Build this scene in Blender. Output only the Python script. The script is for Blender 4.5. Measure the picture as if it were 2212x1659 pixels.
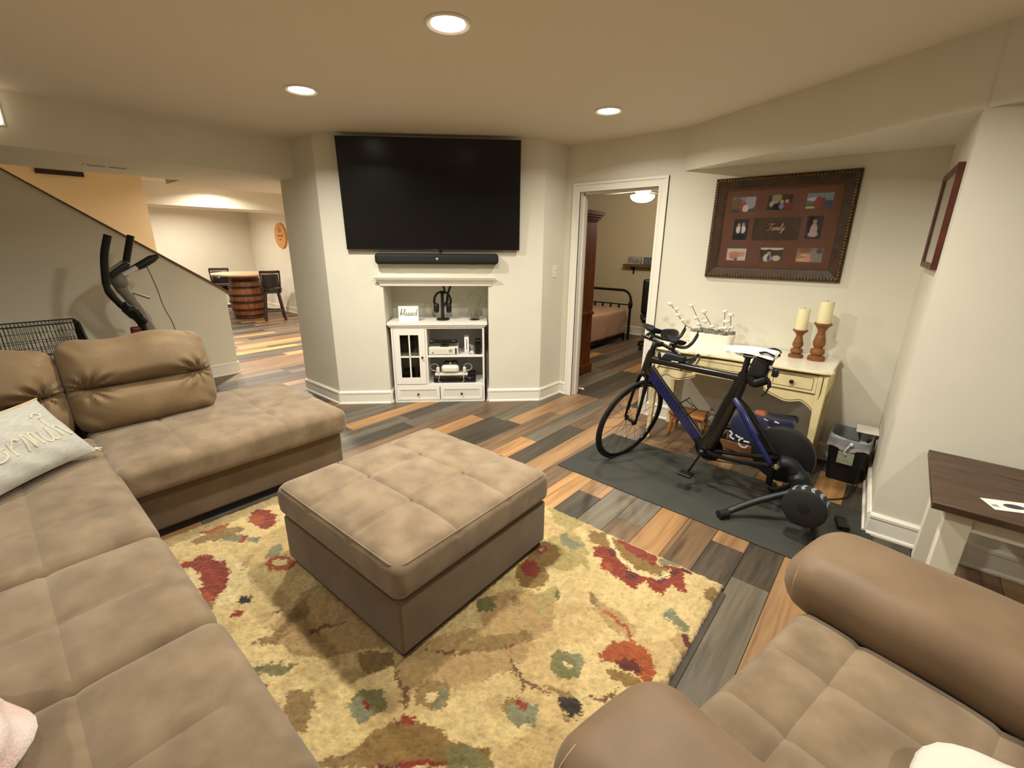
import bpy, bmesh, math, random
import numpy as np
from mathutils import Vector, Matrix
random.seed(7)
rng = np.random.default_rng(11)
for _o in list(bpy.data.objects):
    bpy.data.objects.remove(_o)
scene = bpy.context.scene
COL = scene.collection
PI = math.pi
H = 2.449            # ceiling height

# ------------------------------------------------------------------ camera
cam_d = bpy.data.cameras.new('camera')
cam = bpy.data.objects.new('camera', cam_d)
COL.objects.link(cam)
cam_d.sensor_fit = 'HORIZONTAL'
cam_d.sensor_width = 36.0
cam_d.lens = 36.0 * 971.0 / 2212.0
cam_d.clip_start = 0.02
_R = Vector((0.75997074, 0.64991206, 0.00766731))
_U = Vector((-0.19830226, 0.22061711, 0.95498917))
_F = Vector((-0.61896743, 0.72728427, -0.29654157))
cam.matrix_world = Matrix(((_R.x, _U.x, -_F.x, 0), (_R.y, _U.y, -_F.y, 0), (_R.z, _U.z, -_F.z, 1.555), (0, 0, 0, 1)))
scene.camera = cam

# ------------------------------------------------------------------ world / exposure
w = bpy.data.worlds.new('world')
scene.world = w
w.use_nodes = True
w.node_tree.nodes['Background'].inputs[0].default_value = (1.0, 0.86, 0.68, 1)
w.node_tree.nodes['Background'].inputs[1].default_value = 0.02
vs = scene.view_settings
vs.view_transform = 'Standard'
vs.look = 'None'
vs.gamma = 1.0
vs.use_curve_mapping = False
vs.exposure = 0.45
CAN_POWER = 20.0
CAN_COLOR = (1.0, 0.965, 0.84)

# ------------------------------------------------------------------ helpers
def lin(c):
    return tuple(((x / 255.0) / 12.92 if x / 255.0 <= 0.04045 else ((x / 255.0 + 0.055) / 1.055) ** 2.4) for x in c)

def tag(o, label=None, cat=None, group=None, kind=None):
    if label: o['label'] = label
    if cat: o['category'] = cat
    if group: o['group'] = group
    if kind: o['kind'] = kind
    return o

def thing(name, label, cat, loc=(0, 0, 0), rz=0.0, group=None):
    o = bpy.data.objects.new(name, None)
    o.empty_display_size = 0.1
    COL.objects.link(o)
    o.location = loc
    o.rotation_euler = (0, 0, rz)
    return tag(o, label, cat, group)

class MB:
    """collects geometry for one mesh object; T is applied to everything added"""
    def __init__(s):
        s.v = []; s.f = []; s.T = None
    def add(s, vs, fs):
        b = len(s.v)
        if s.T is not None:
            vs = [tuple(s.T @ Vector(p)) for p in vs]
        s.v += [tuple(p) for p in vs]
        s.f += [tuple(i + b for i in f) for f in fs]
        return s
    def box(s, x0, x1, y0, y1, z0, z1):
        v = [(x0, y0, z0), (x1, y0, z0), (x1, y1, z0), (x0, y1, z0), (x0, y0, z1), (x1, y0, z1), (x1, y1, z1), (x0, y1, z1)]
        return s.add(v, [(0, 3, 2, 1), (4, 5, 6, 7), (0, 1, 5, 4), (1, 2, 6, 5), (2, 3, 7, 6), (3, 0, 4, 7)])
    def bar(s, p, q, w, h, up=(0, 0, 1)):
        p = Vector(p); q = Vector(q); d = (q - p).normalized()
        u = Vector(up); sd = d.cross(u)
        if sd.length < 1e-4: sd = d.cross(Vector((1, 0, 0)))
        sd.normalize(); u = sd.cross(d).normalized()
        a = sd * w / 2; b = u * h / 2
        v = [p - a - b, p + a - b, p + a + b, p - a + b, q - a - b, q + a - b, q + a + b, q - a + b]
        return s.add(v, [(0, 1, 2, 3), (7, 6, 5, 4), (0, 4, 5, 1), (1, 5, 6, 2), (2, 6, 7, 3), (3, 7, 4, 0)])
    def tube(s, pts, r, n=8, closed=False, caps=True, flat=1.0, up=None):
        pts = [Vector(p) for p in pts]; m = len(pts)
        rs = list(r) if isinstance(r, (list, tuple)) else [r] * m
        if len(rs) != m:
            rs = [float(x) for x in np.interp(np.linspace(0, 1, m), np.linspace(0, 1, len(rs)), rs)]
        fr = []
        prev = None
        for i in range(m):
            if closed: d = pts[(i + 1) % m] - pts[i - 1]
            else: d = pts[min(i + 1, m - 1)] - pts[max(i - 1, 0)]
            if d.length < 1e-9: d = Vector((0, 0, 1))
            d.normalize()
            if up is not None:
                a = d.cross(Vector(up))
                if a.length < 1e-4: a = prev or d.orthogonal()
            elif prev is None: a = d.orthogonal()
            else: a = prev - d * prev.dot(d)
            a.normalize(); prev = a
            fr.append((a, d.cross(a)))
        v = []; f = []
        for i in range(m):
            a, b = fr[i]
            for k in range(n):
                t = 2 * PI * k / n
                v.append(pts[i] + a * (rs[i] * math.cos(t)) + b * (rs[i] * flat * math.sin(t)))
        for i in range(m if closed else m - 1):
            j = (i + 1) % m
            for k in range(n):
                l = (k + 1) % n
                f.append((i * n + k, i * n + l, j * n + l, j * n + k))
        if caps and not closed:
            f.append(tuple(range(n - 1, -1, -1)))
            f.append(tuple((m - 1) * n + k for k in range(n)))
        return s.add(v, f)
    def cyl(s, p, q, r, r2=None, n=20):
        return s.tube([p, q], [r, r if r2 is None else r2], n)
    def lathe(s, prof, c=(0, 0, 0), n=24, axis='z', caps=True):
        v = []; f = []
        for (r, z) in prof:
            for k in range(n):
                t = 2 * PI * k / n
                x, y = r * math.cos(t), r * math.sin(t)
                p = (x, y, z) if axis == 'z' else ((x, z, y) if axis == 'y' else (z, x, y))
                v.append((p[0] + c[0], p[1] + c[1], p[2] + c[2]))
        for i in range(len(prof) - 1):
            for k in range(n):
                l = (k + 1) % n
                q = (i * n + k, i * n + l, (i + 1) * n + l, (i + 1) * n + k)
                f.append(q if axis != 'y' else q[::-1])
        if caps:
            f.append(tuple(range(n - 1, -1, -1))); f.append(tuple((len(prof) - 1) * n + k for k in range(n)))
        return s.add(v, f)
    def prism(s, poly, z0, z1, fn=None):
        n = len(poly)
        v = [(x, y, z0) for x, y in poly] + [(x, y, z1) for x, y in poly]
        if fn: v = [fn(*p) for p in v]
        f = [tuple(range(n - 1, -1, -1)), tuple(range(n, 2 * n))]
        f += [(i, (i + 1) % n, n + (i + 1) % n, n + i) for i in range(n)]
        return s.add(v, f)
    def sphere(s, c, r, n=12, m=8, sc=(1, 1, 1)):
        prof = [(max(1e-4, math.sin(PI * i / m)), -math.cos(PI * i / m)) for i in range(m + 1)]
        v = []; f = []
        for (a, z) in prof:
            for k in range(n):
                t = 2 * PI * k / n
                v.append((c[0] + r * sc[0] * a * math.cos(t), c[1] + r * sc[1] * a * math.sin(t), c[2] + r * sc[2] * z))
        for i in range(m):
            for k in range(n):
                l = (k + 1) % n
                f.append((i * n + k, i * n + l, (i + 1) * n + l, (i + 1) * n + k))
        return s.add(v, f)
    def rbox(s, c, h, r, seg=3, div=(6, 6, 2), fn=None):
        """rounded box centre c, half sizes h, radius r; div = interior divisions; fn(p local)->p"""
        ax = []
        for i in range(3):
            hi = h[i]; ri = min(r, hi * 0.98)
            e = [math.tan(PI / 4 * (k / seg)) * ri for k in range(seg + 1)]   # 0..r
            inner = hi - ri
            lo = [-hi + (ri - x) for x in reversed(e)]
            mid = [-inner + 2 * inner * k / div[i] for k in range(1, div[i])]
            hi_ = [inner + x for x in e]
            ax.append(lo + mid + hi_)
        idx = {}; v = []
        def vert(i, j, k):
            key = (i, j, k)
            if key in idx: return idx[key]
            p = [ax[0][i], ax[1][j], ax[2][k]]
            q = []; d = []
            for t in range(3):
                ri = min(r, h[t] * 0.98); inn = h[t] - ri
                c_ = max(-inn, min(inn, p[t]))
                q.append(c_); d.append((p[t] - c_) / ri)
            L = math.sqrt(sum(x * x for x in d))
            if L > 1e-9:
                p = [q[t] + min(r, h[t] * 0.98) * d[t] / L for t in range(3)]
            if fn: p = list(fn(p[0], p[1], p[2]))
            idx[key] = len(v); v.append((p[0] + c[0], p[1] + c[1], p[2] + c[2]))
            return idx[key]
        nx, ny, nz = len(ax[0]) - 1, len(ax[1]) - 1, len(ax[2]) - 1
        f = []
        for i in range(nx):
            for j in range(ny):
                f.append((vert(i, j, 0), vert(i, j + 1, 0), vert(i + 1, j + 1, 0), vert(i + 1, j, 0)))
                f.append((vert(i, j, nz), vert(i + 1, j, nz), vert(i + 1, j + 1, nz), vert(i, j + 1, nz)))
        for i in range(nx):
            for k in range(nz):
                f.append((vert(i, 0, k), vert(i + 1, 0, k), vert(i + 1, 0, k + 1), vert(i, 0, k + 1)))
                f.append((vert(i, ny, k), vert(i, ny, k + 1), vert(i + 1, ny, k + 1), vert(i + 1, ny, k)))
        for j in range(ny):
            for k in range(nz):
                f.append((vert(0, j, k), vert(0, j, k + 1), vert(0, j + 1, k + 1), vert(0, j + 1, k)))
                f.append((vert(nx, j, k), vert(nx, j + 1, k), vert(nx, j + 1, k + 1), vert(nx, j, k + 1)))
        return s.add(v, f)
    def grid(s, fn, nu, nv, closed_u=False):
        v = [fn(i / (nu if closed_u else nu - 1), j / (nv - 1)) for j in range(nv) for i in range(nu)]
        f = []
        for j in range(nv - 1):
            for i in range(nu if closed_u else nu - 1):
                k = (i + 1) % nu
                f.append((j * nu + i, j * nu + k, (j + 1) * nu + k, (j + 1) * nu + i))
        return s.add(v, f)
    def build(s, name, m, parent=None, smooth=True, bevel=0.0, seg=2, world=False, ang=38):
        me = bpy.data.meshes.new(name)
        me.from_pydata(s.v, [], s.f)
        me.update()
        if smooth:
            me.polygons.foreach_set('use_smooth', [True] * len(me.polygons))
            me.set_sharp_from_angle(angle=math.radians(ang))
        if m: me.materials.append(m)
        o = bpy.data.objects.new(name, me)
        COL.objects.link(o)
        if parent is not None:
            o.parent = parent
            if world:
                L = Matrix.LocRotScale(parent.location, parent.rotation_euler, None)
                if parent.parent is not None:
                    P = parent.parent
                    L = Matrix.LocRotScale(P.location, P.rotation_euler, None) @ parent.matrix_parent_inverse @ L
                o.matrix_parent_inverse = L.inverted()
        if bevel > 0:
            b = o.modifiers.new('bevel', 'BEVEL'); b.width = bevel; b.segments = seg; b.limit_method = 'ANGLE'; b.angle_limit = math.radians(40)
        return o

def copy_tree(o, parent=None):
    c = o.copy(); COL.objects.link(c); c.parent = parent
    for ch in o.children: copy_tree(ch, c)
    return c

def arc(c, r, a0, a1, n, plane='xz'):
    out = []
    for i in range(n + 1):
        t = a0 + (a1 - a0) * i / n
        x, y = r * math.cos(t), r * math.sin(t)
        out.append((c[0] + x, c[1], c[2] + y) if plane == 'xz' else ((c[0] + x, c[1] + y, c[2]) if plane == 'xy' else (c[0], c[1] + x, c[2] + y)))
    return out

def smooth_path(pts, n=6):
    """Catmull-Rom through pts"""
    P = [Vector(p) for p in pts]; out = []
    for i in range(len(P) - 1):
        p0 = P[max(i - 1, 0)]; p1 = P[i]; p2 = P[i + 1]; p3 = P[min(i + 2, len(P) - 1)]
        for k in range(n):
            t = k / n
            out.append(0.5 * ((2 * p1) + (p2 - p0) * t + (2 * p0 - 5 * p1 + 4 * p2 - p3) * t * t + (3 * p1 - p0 - 3 * p2 + p3) * t ** 3))
    out.append(P[-1]); return out

# ------------------------------------------------------------------ materials
MATS = {}
def mat(name, col, rough=0.6, metal=0.0, var=0.0, scale=8.0, col2=None, bump=0.0, bscale=60.0, spec=0.5, sheen=0.0, emit=0.0, alpha=1.0, trans=0.0, coat=0.0, stretch=None, detail=4.0, ior=1.45):
    if name in MATS: return MATS[name]
    m = bpy.data.materials.new(name); m.use_nodes = True
    nt = m.node_tree; b = nt.nodes['Principled BSDF']
    c = lin(col)
    b.inputs['Base Color'].default_value = (*c, 1)
    b.inputs['Roughness'].default_value = rough
    b.inputs['Metallic'].default_value = metal
    b.inputs['Specular IOR Level'].default_value = spec
    b.inputs['IOR'].default_value = ior
    if sheen: b.inputs['Sheen Weight'].default_value = sheen; b.inputs['Sheen Roughness'].default_value = 0.5
    if coat: b.inputs['Coat Weight'].default_value = coat; b.inputs['Coat Roughness'].default_value = 0.12
    if emit: b.inputs['Emission Color'].default_value = (*c, 1); b.inputs['Emission Strength'].default_value = emit
    if alpha < 1: b.inputs['Alpha'].default_value = alpha
    if trans: b.inputs['Transmission Weight'].default_value = trans
    tc = nt.nodes.new('ShaderNodeTexCoord')
    src = tc.outputs['Object']
    if stretch:
        mp = nt.nodes.new('ShaderNodeMapping'); mp.inputs['Scale'].default_value = stretch
        nt.links.new(src, mp.inputs['Vector']); src = mp.outputs['Vector']
    if var or col2:
        n = nt.nodes.new('ShaderNodeTexNoise'); n.inputs['Scale'].default_value = scale; n.inputs['Detail'].default_value = detail
        nt.links.new(src, n.inputs['Vector'])
        r = nt.nodes.new('ShaderNodeValToRGB')
        r.color_ramp.elements[0].position = 0.33; r.color_ramp.elements[1].position = 0.67
        c2 = lin(col2) if col2 else tuple(min(1, x * (1 + var)) for x in c)
        c1 = c if col2 else tuple(x * (1 - var) for x in c)
        r.color_ramp.elements[0].color = (*c1, 1); r.color_ramp.elements[1].color = (*c2, 1)
        nt.links.new(n.outputs['Fac'], r.inputs['Fac']); nt.links.new(r.outputs['Color'], b.inputs['Base Color'])
    if bump:
        n2 = nt.nodes.new('ShaderNodeTexNoise'); n2.inputs['Scale'].default_value = bscale; n2.inputs['Detail'].default_value = 3
        nt.links.new(src, n2.inputs['Vector'])
        bp = nt.nodes.new('ShaderNodeBump'); bp.inputs['Strength'].default_value = bump; bp.inputs['Distance'].default_value = 0.004
        nt.links.new(n2.outputs['Fac'], bp.inputs['Height']); nt.links.new(bp.outputs['Normal'], b.inputs['Normal'])
    MATS[name] = m
    return m

def vcol_mat(name, rough=0.7, attr='Col', bump=0.0, bscale=80, sheen=0.0):
    m = bpy.data.materials.new(name); m.use_nodes = True
    nt = m.node_tree; b = nt.nodes['Principled BSDF']
    a = nt.nodes.new('ShaderNodeAttribute'); a.attribute_name = attr
    nt.links.new(a.outputs['Color'], b.inputs['Base Color'])
    b.inputs['Roughness'].default_value = rough
    if sheen: b.inputs['Sheen Weight'].default_value = sheen
    if bump:
        n2 = nt.nodes.new('ShaderNodeTexNoise'); n2.inputs['Scale'].default_value = bscale
        bp = nt.nodes.new('ShaderNodeBump'); bp.inputs['Strength'].default_value = bump; bp.inputs['Distance'].default_value = 0.004
        tc = nt.nodes.new('ShaderNodeTexCoord'); nt.links.new(tc.outputs['Object'], n2.inputs['Vector'])
        nt.links.new(n2.outputs['Fac'], bp.inputs['Height']); nt.links.new(bp.outputs['Normal'], b.inputs['Normal'])
    return m

WALL = mat('wall_paint', (222, 217, 201), 0.85, var=0.02, scale=3, bump=0.05, bscale=300)
CEIL = mat('ceiling_paint', (226, 216, 199), 0.9, bump=0.04, bscale=250)
TRIM = mat('trim_white', (236, 231, 219), 0.35)
WHITE = mat('cabinet_white', (238, 234, 226), 0.4)
SUEDE = mat('brown_suede', (112, 94, 73), 0.85, col2=(136, 116, 92), scale=9, detail=6, bump=0.25, bscale=500, sheen=0.25, spec=0.2)
SUEDE2 = mat('brown_suede_dark', (99, 82, 63), 0.9, col2=(110, 92, 71), scale=7, bump=0.2, bscale=500, sheen=0.2, spec=0.2)
LEATHER = mat('brown_bonded_leather', (110, 88, 66), 0.55, col2=(122, 99, 75), scale=6, bump=0.12, bscale=300, sheen=0.1, spec=0.35)
BLACK = mat('black_plastic', (14, 13, 13), 0.45)
BLACKGLOSS = mat('black_gloss', (9, 9, 10), 0.16, coat=0.4)
DARKMET = mat('dark_metal', (28, 26, 25), 0.4, metal=0.7)
CHROME = mat('chrome', (190, 188, 184), 0.18, metal=1.0)
RUBBER = mat('rubber_black', (16, 16, 16), 0.75, bump=0.15, bscale=400)
DKWOOD = mat('dark_wood', (52, 34, 20), 0.5, col2=(84, 56, 33), scale=5, stretch=(1, 1, 6), bump=0.1, bscale=30)
GLASS = mat('clear_glass', (250, 252, 250), 0.02, trans=1.0, ior=1.12)
RUGPOLY = [
 ('k',[(-1.281,0.868),(-1.255,0.806),(-1.278,0.735),(-1.343,0.666),(-1.442,0.609),(-1.558,0.574),(-1.674,0.569),(-1.767,0.597),(-1.814,0.656),(-1.801,0.737),(-1.725,0.82),(-1.606,0.884),(-1.473,0.915),(-1.357,0.908)]),
 ('k',[(-0.855,1.158),(-0.828,1.098),(-0.838,1.004),(-0.879,0.899),(-0.943,0.8),(-1.017,0.723),(-1.09,0.68),(-1.15,0.678),(-1.186,0.722),(-1.189,0.805),(-1.154,0.916),(-1.087,1.031),(-1.001,1.123),(-0.917,1.169)]),
 ('k',[(-1.408,0.734),(-1.37,0.689),(-1.368,0.632),(-1.4,0.572),(-1.46,0.521),(-1.538,0.485),(-1.621,0.471),(-1.696,0.485),(-1.746,0.524),(-1.758,0.584),(-1.727,0.652),(-1.659,0.712),(-1.568,0.749),(-1.479,0.757)]),
 ('k',[(-0.858,1.309),(-0.832,1.247),(-0.836,1.18),(-0.865,1.12),(-0.915,1.077),(-0.977,1.057),(-1.042,1.064),(-1.098,1.1),(-1.133,1.159),(-1.138,1.232),(-1.109,1.302),(-1.051,1.352),(-0.979,1.371),(-0.909,1.354)]),
 ('w',[(-2.083,0.54),(-2.011,0.499),(-1.978,0.45),(-1.987,0.401),(-2.035,0.36),(-2.113,0.333),(-2.212,0.325),(-2.313,0.339),(-2.399,0.375),(-2.448,0.427),(-2.446,0.484),(-2.391,0.533),(-2.295,0.561),(-2.184,0.563)]),
 ('l',[(-0.979,1.772),(-0.954,1.71),(-0.953,1.648),(-0.973,1.595),(-1.012,1.562),(-1.061,1.553),(-1.114,1.571),(-1.161,1.613),(-1.191,1.674),(-1.198,1.742),(-1.178,1.802),(-1.135,1.84),(-1.079,1.846),(-1.023,1.821)]),
 ('c',[(-1.086,0.514),(-1.072,0.492),(-1.079,0.459),(-1.105,0.422),(-1.145,0.388),(-1.192,0.362),(-1.237,0.349),(-1.273,0.353),(-1.29,0.373),(-1.286,0.406),(-1.26,0.446),(-1.217,0.483),(-1.166,0.51),(-1.12,0.521)]),
 ('c',[(-0.636,0.864),(-0.637,0.83),(-0.671,0.775),(-0.731,0.709),(-0.805,0.645),(-0.88,0.595),(-0.942,0.567),(-0.98,0.567),(-0.984,0.597),(-0.953,0.653),(-0.891,0.722),(-0.812,0.791),(-0.732,0.844),(-0.669,0.87)]),
 ('l',[(-1.377,1.971),(-1.267,2.033),(-1.128,1.967),(-1.13,1.85),(-1.248,1.862)]),
 ('o',[(-1.681,0.497),(-1.748,0.604),(-1.776,0.67),(-1.655,0.617),(-1.662,0.545),(-1.667,0.464)]),
 ('o',[(-1.7,0.406),(-1.658,0.487),(-1.648,0.558),(-1.612,0.468)]),
 ('g',[(-1.592,0.349),(-1.531,0.433),(-1.462,0.472),(-1.472,0.408),(-1.555,0.351)]),
 ('t',[(-1.599,0.328),(-1.589,0.326),(-1.582,0.319),(-1.579,0.309),(-1.579,0.299),(-1.584,0.289),(-1.592,0.283),(-1.602,0.281),(-1.611,0.283),(-1.618,0.29),(-1.622,0.299),(-1.621,0.31),(-1.616,0.32),(-1.608,0.326)]),
 ('o',[(-1.388,0.404),(-1.313,0.469),(-1.2,0.396),(-1.222,0.338),(-1.313,0.359)]),
 ('o',[(-1.842,0.327),(-1.772,0.33),(-1.708,0.301),(-1.789,0.286)]),
 ('o',[(-1.334,0.667),(-1.229,0.744),(-1.185,0.702),(-1.219,0.635),(-1.301,0.627)]),
 ('k',[(-2.239,0.555),(-2.271,0.621),(-2.205,0.585),(-2.159,0.537)]),
 ('w',[(-2.154,0.378),(-2.106,0.356),(-2.082,0.327),(-2.086,0.296),(-2.116,0.27),(-2.167,0.252),(-2.232,0.246),(-2.297,0.254),(-2.352,0.275),(-2.383,0.305),(-2.382,0.338),(-2.348,0.367),(-2.29,0.386),(-2.22,0.389)]),
 ('s',[(-2.379,0.282),(-2.332,0.344),(-2.261,0.344),(-2.266,0.282)]),
 ('s',[(-2.171,0.346),(-2.15,0.337),(-2.139,0.321),(-2.14,0.301),(-2.153,0.282),(-2.175,0.266),(-2.202,0.257),(-2.229,0.256),(-2.251,0.264),(-2.263,0.28),(-2.263,0.3),(-2.25,0.321),(-2.227,0.337),(-2.199,0.346)]),
 ('d',[(-2.516,0.282),(-2.461,0.33),(-2.476,0.362),(-2.416,0.343),(-2.464,0.283)]),
 ('r',[(-2.447,0.298),(-2.469,0.341),(-2.452,0.415),(-2.44,0.473),(-2.353,0.478),(-2.308,0.509),(-2.204,0.497),(-2.132,0.457),(-2.067,0.398),(-2.067,0.344),(-2.059,0.293),(-2.112,0.295),(-2.13,0.344),(-2.199,0.367),(-2.274,0.394),(-2.39,0.379),(-2.429,0.331)]),
 ('R',[(-2.166,0.369),(-2.083,0.403),(-2.052,0.339),(-2.023,0.296),(-2.104,0.288),(-2.112,0.33)]),
 ('o',[(-2.03,0.307),(-2.075,0.373),(-2.022,0.366),(-1.994,0.322)]),
 ('d',[(-2.33,0.292),(-2.274,0.302),(-2.254,0.284)]),
 ('r',[(-2.467,0.825),(-2.439,0.801),(-2.433,0.775),(-2.449,0.751),(-2.485,0.733),(-2.534,0.724),(-2.588,0.727),(-2.635,0.741),(-2.666,0.764),(-2.675,0.791),(-2.658,0.817),(-2.619,0.837),(-2.566,0.845),(-2.512,0.84)]),
 ('R',[(-2.53,0.788),(-2.509,0.775),(-2.5,0.759),(-2.503,0.742),(-2.519,0.729),(-2.544,0.72),(-2.574,0.719),(-2.602,0.725),(-2.624,0.738),(-2.635,0.754),(-2.632,0.772),(-2.616,0.786),(-2.59,0.794),(-2.559,0.795)]),
 ('R',[(-2.675,0.499),(-2.666,0.575),(-2.656,0.642),(-2.6,0.621),(-2.628,0.53)]),
 ('s',[(-2.504,0.542),(-2.533,0.612),(-2.472,0.649),(-2.417,0.618)]),
 ('s',[(-2.441,0.649),(-2.384,0.71),(-2.352,0.674),(-2.39,0.631)]),
 ('r',[(-2.418,0.607),(-2.465,0.639),(-2.454,0.666),(-2.399,0.623)]),
 ('o',[(-2.537,0.679),(-2.52,0.662),(-2.514,0.625),(-2.52,0.575),(-2.538,0.523),(-2.562,0.48),(-2.589,0.451),(-2.614,0.443),(-2.631,0.458),(-2.638,0.493),(-2.633,0.541),(-2.616,0.595),(-2.591,0.642),(-2.563,0.672)]),
 ('s',[(-2.192,0.641),(-2.256,0.718),(-2.246,0.756),(-2.144,0.707)]),
 ('R',[(-2.033,0.734),(-2.016,0.718),(-2.013,0.696),(-2.026,0.671),(-2.052,0.649),(-2.085,0.633),(-2.121,0.627),(-2.151,0.632),(-2.17,0.647),(-2.174,0.669),(-2.161,0.695),(-2.134,0.719),(-2.099,0.735),(-2.063,0.74)]),
 ('w',[(-2.068,0.713),(-2.059,0.705),(-2.058,0.693),(-2.065,0.68),(-2.079,0.668),(-2.097,0.66),(-2.115,0.656),(-2.13,0.659),(-2.14,0.667),(-2.141,0.678),(-2.134,0.692),(-2.12,0.704),(-2.101,0.713),(-2.083,0.716)]),
 ('x',[(-1.97,0.446),(-2.004,0.471),(-1.963,0.482),(-1.974,0.509),(-1.933,0.49),(-1.927,0.459)]),
 ('r',[(-1.904,0.4),(-1.929,0.426),(-1.902,0.442),(-1.878,0.423)]),
 ('b',[(-1.584,0.576),(-1.56,0.634),(-1.521,0.706),(-1.512,0.694),(-1.542,0.624),(-1.563,0.576)]),
 ('b',[(-1.812,0.514),(-1.783,0.56),(-1.777,0.538)]),
 ('r',[(-1.5,0.331),(-1.5,0.354),(-1.468,0.37),(-1.426,0.349),(-1.417,0.322),(-1.457,0.299),(-1.475,0.311),(-1.459,0.331)]),
 ('r',[(-1.398,0.307),(-1.393,0.343),(-1.361,0.361),(-1.304,0.346),(-1.267,0.299),(-1.342,0.293)]),
 ('b',[(-1.393,0.29),(-1.394,0.336),(-1.363,0.316)]),
 ('g',[(-1.088,0.617),(-1.068,0.601),(-1.061,0.578),(-1.066,0.554),(-1.083,0.532),(-1.109,0.517),(-1.139,0.512),(-1.167,0.517),(-1.188,0.532),(-1.197,0.554),(-1.193,0.58),(-1.175,0.603),(-1.147,0.619),(-1.116,0.624)]),
 ('s',[(-1.092,0.571),(-1.081,0.559),(-1.079,0.544),(-1.086,0.528),(-1.1,0.515),(-1.12,0.508),(-1.141,0.507),(-1.159,0.513),(-1.172,0.525),(-1.175,0.541),(-1.168,0.557),(-1.153,0.57),(-1.132,0.578),(-1.11,0.578)]),
 ('r',[(-1.116,0.572),(-1.112,0.568),(-1.11,0.562),(-1.112,0.557),(-1.117,0.553),(-1.124,0.55),(-1.131,0.551),(-1.138,0.553),(-1.143,0.558),(-1.144,0.563),(-1.142,0.569),(-1.138,0.573),(-1.131,0.575),(-1.123,0.575)]),
 ('o',[(-0.937,0.777),(-0.923,0.756),(-0.921,0.732),(-0.932,0.71),(-0.952,0.692),(-0.979,0.683),(-1.007,0.684),(-1.031,0.695),(-1.046,0.715),(-1.049,0.739),(-1.039,0.764),(-1.017,0.782),(-0.989,0.792),(-0.96,0.789)]),
 ('s',[(-1.002,0.762),(-0.968,0.787),(-0.934,0.774),(-0.924,0.717),(-0.939,0.704),(-0.962,0.739)]),
 ('w',[(-0.971,0.738),(-0.968,0.733),(-0.968,0.726),(-0.971,0.72),(-0.977,0.715),(-0.985,0.712),(-0.992,0.712),(-0.998,0.714),(-1.002,0.719),(-1.002,0.726),(-0.998,0.732),(-0.992,0.737),(-0.984,0.74),(-0.977,0.74)]),
 ('o',[(-0.701,0.921),(-0.695,0.907),(-0.698,0.89),(-0.709,0.873),(-0.725,0.859),(-0.743,0.851),(-0.76,0.851),(-0.773,0.858),(-0.779,0.872),(-0.777,0.889),(-0.766,0.907),(-0.75,0.921),(-0.731,0.929),(-0.713,0.929)]),
 ('s',[(-0.753,0.865),(-0.732,0.883),(-0.676,0.942),(-0.648,0.893),(-0.672,0.849),(-0.727,0.835)]),
 ('r',[(-0.701,0.927),(-0.698,0.92),(-0.7,0.911),(-0.704,0.903),(-0.712,0.897),(-0.721,0.893),(-0.729,0.893),(-0.735,0.897),(-0.738,0.904),(-0.737,0.913),(-0.732,0.921),(-0.725,0.928),(-0.716,0.931),(-0.707,0.931)]),
 ('g',[(-0.638,1.172),(-0.632,1.143),(-0.638,1.115),(-0.654,1.092),(-0.677,1.079),(-0.703,1.077),(-0.728,1.089),(-0.747,1.111),(-0.755,1.141),(-0.75,1.171),(-0.734,1.196),(-0.709,1.21),(-0.68,1.21),(-0.655,1.196)]),
 ('s',[(-0.736,1.185),(-0.682,1.218),(-0.639,1.188),(-0.647,1.13),(-0.679,1.18)]),
 ('w',[(-0.678,1.152),(-0.675,1.145),(-0.676,1.137),(-0.68,1.13),(-0.685,1.125),(-0.692,1.123),(-0.699,1.124),(-0.704,1.129),(-0.707,1.136),(-0.706,1.144),(-0.703,1.151),(-0.697,1.156),(-0.69,1.158),(-0.683,1.157)]),
 ('t',[(-0.53,0.846),(-0.52,0.869),(-0.489,0.849),(-0.521,0.821)]),
 ('O',[(-1.037,0.518),(-1.005,0.585),(-0.921,0.653),(-0.854,0.676),(-0.815,0.671),(-0.701,0.734),(-0.665,0.696),(-1.049,0.365),(-1.032,0.448)]),
 ('o',[(-1.083,0.368),(-1.022,0.474),(-0.943,0.457),(-1.07,0.347)]),
 ('g',[(-0.821,0.647),(-0.723,0.715),(-0.665,0.696),(-0.772,0.604)]),
 ('r',[(-0.996,0.582),(-1.011,0.631),(-0.952,0.645),(-0.952,0.62)]),
 ('r',[(-0.94,0.471),(-0.872,0.542),(-0.823,0.592),(-0.776,0.616),(-0.772,0.604),(-0.943,0.457)]),
 ('d',[(-0.873,0.525),(-0.874,0.52),(-0.88,0.511),(-0.892,0.499),(-0.906,0.487),(-0.92,0.477),(-0.931,0.471),(-0.938,0.47),(-0.937,0.474),(-0.931,0.484),(-0.919,0.496),(-0.905,0.508),(-0.89,0.518),(-0.879,0.524)]),
 ('b',[(-1.093,0.683),(-1.078,0.696),(-1.006,0.646),(-1.018,0.636)]),
 ('b',[(-1.157,0.688),(-1.176,0.71),(-1.083,0.68),(-1.089,0.668)]),
 ('o',[(-1.172,1.176),(-1.127,1.235),(-1.087,1.161),(-1.116,1.118),(-1.162,1.131)]),
 ('G',[(-1.094,1.19),(-1.085,1.173),(-1.084,1.154),(-1.092,1.137),(-1.107,1.124),(-1.126,1.118),(-1.146,1.12),(-1.162,1.131),(-1.172,1.147),(-1.173,1.166),(-1.166,1.185),(-1.15,1.198),(-1.13,1.204),(-1.11,1.201)]),
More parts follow.
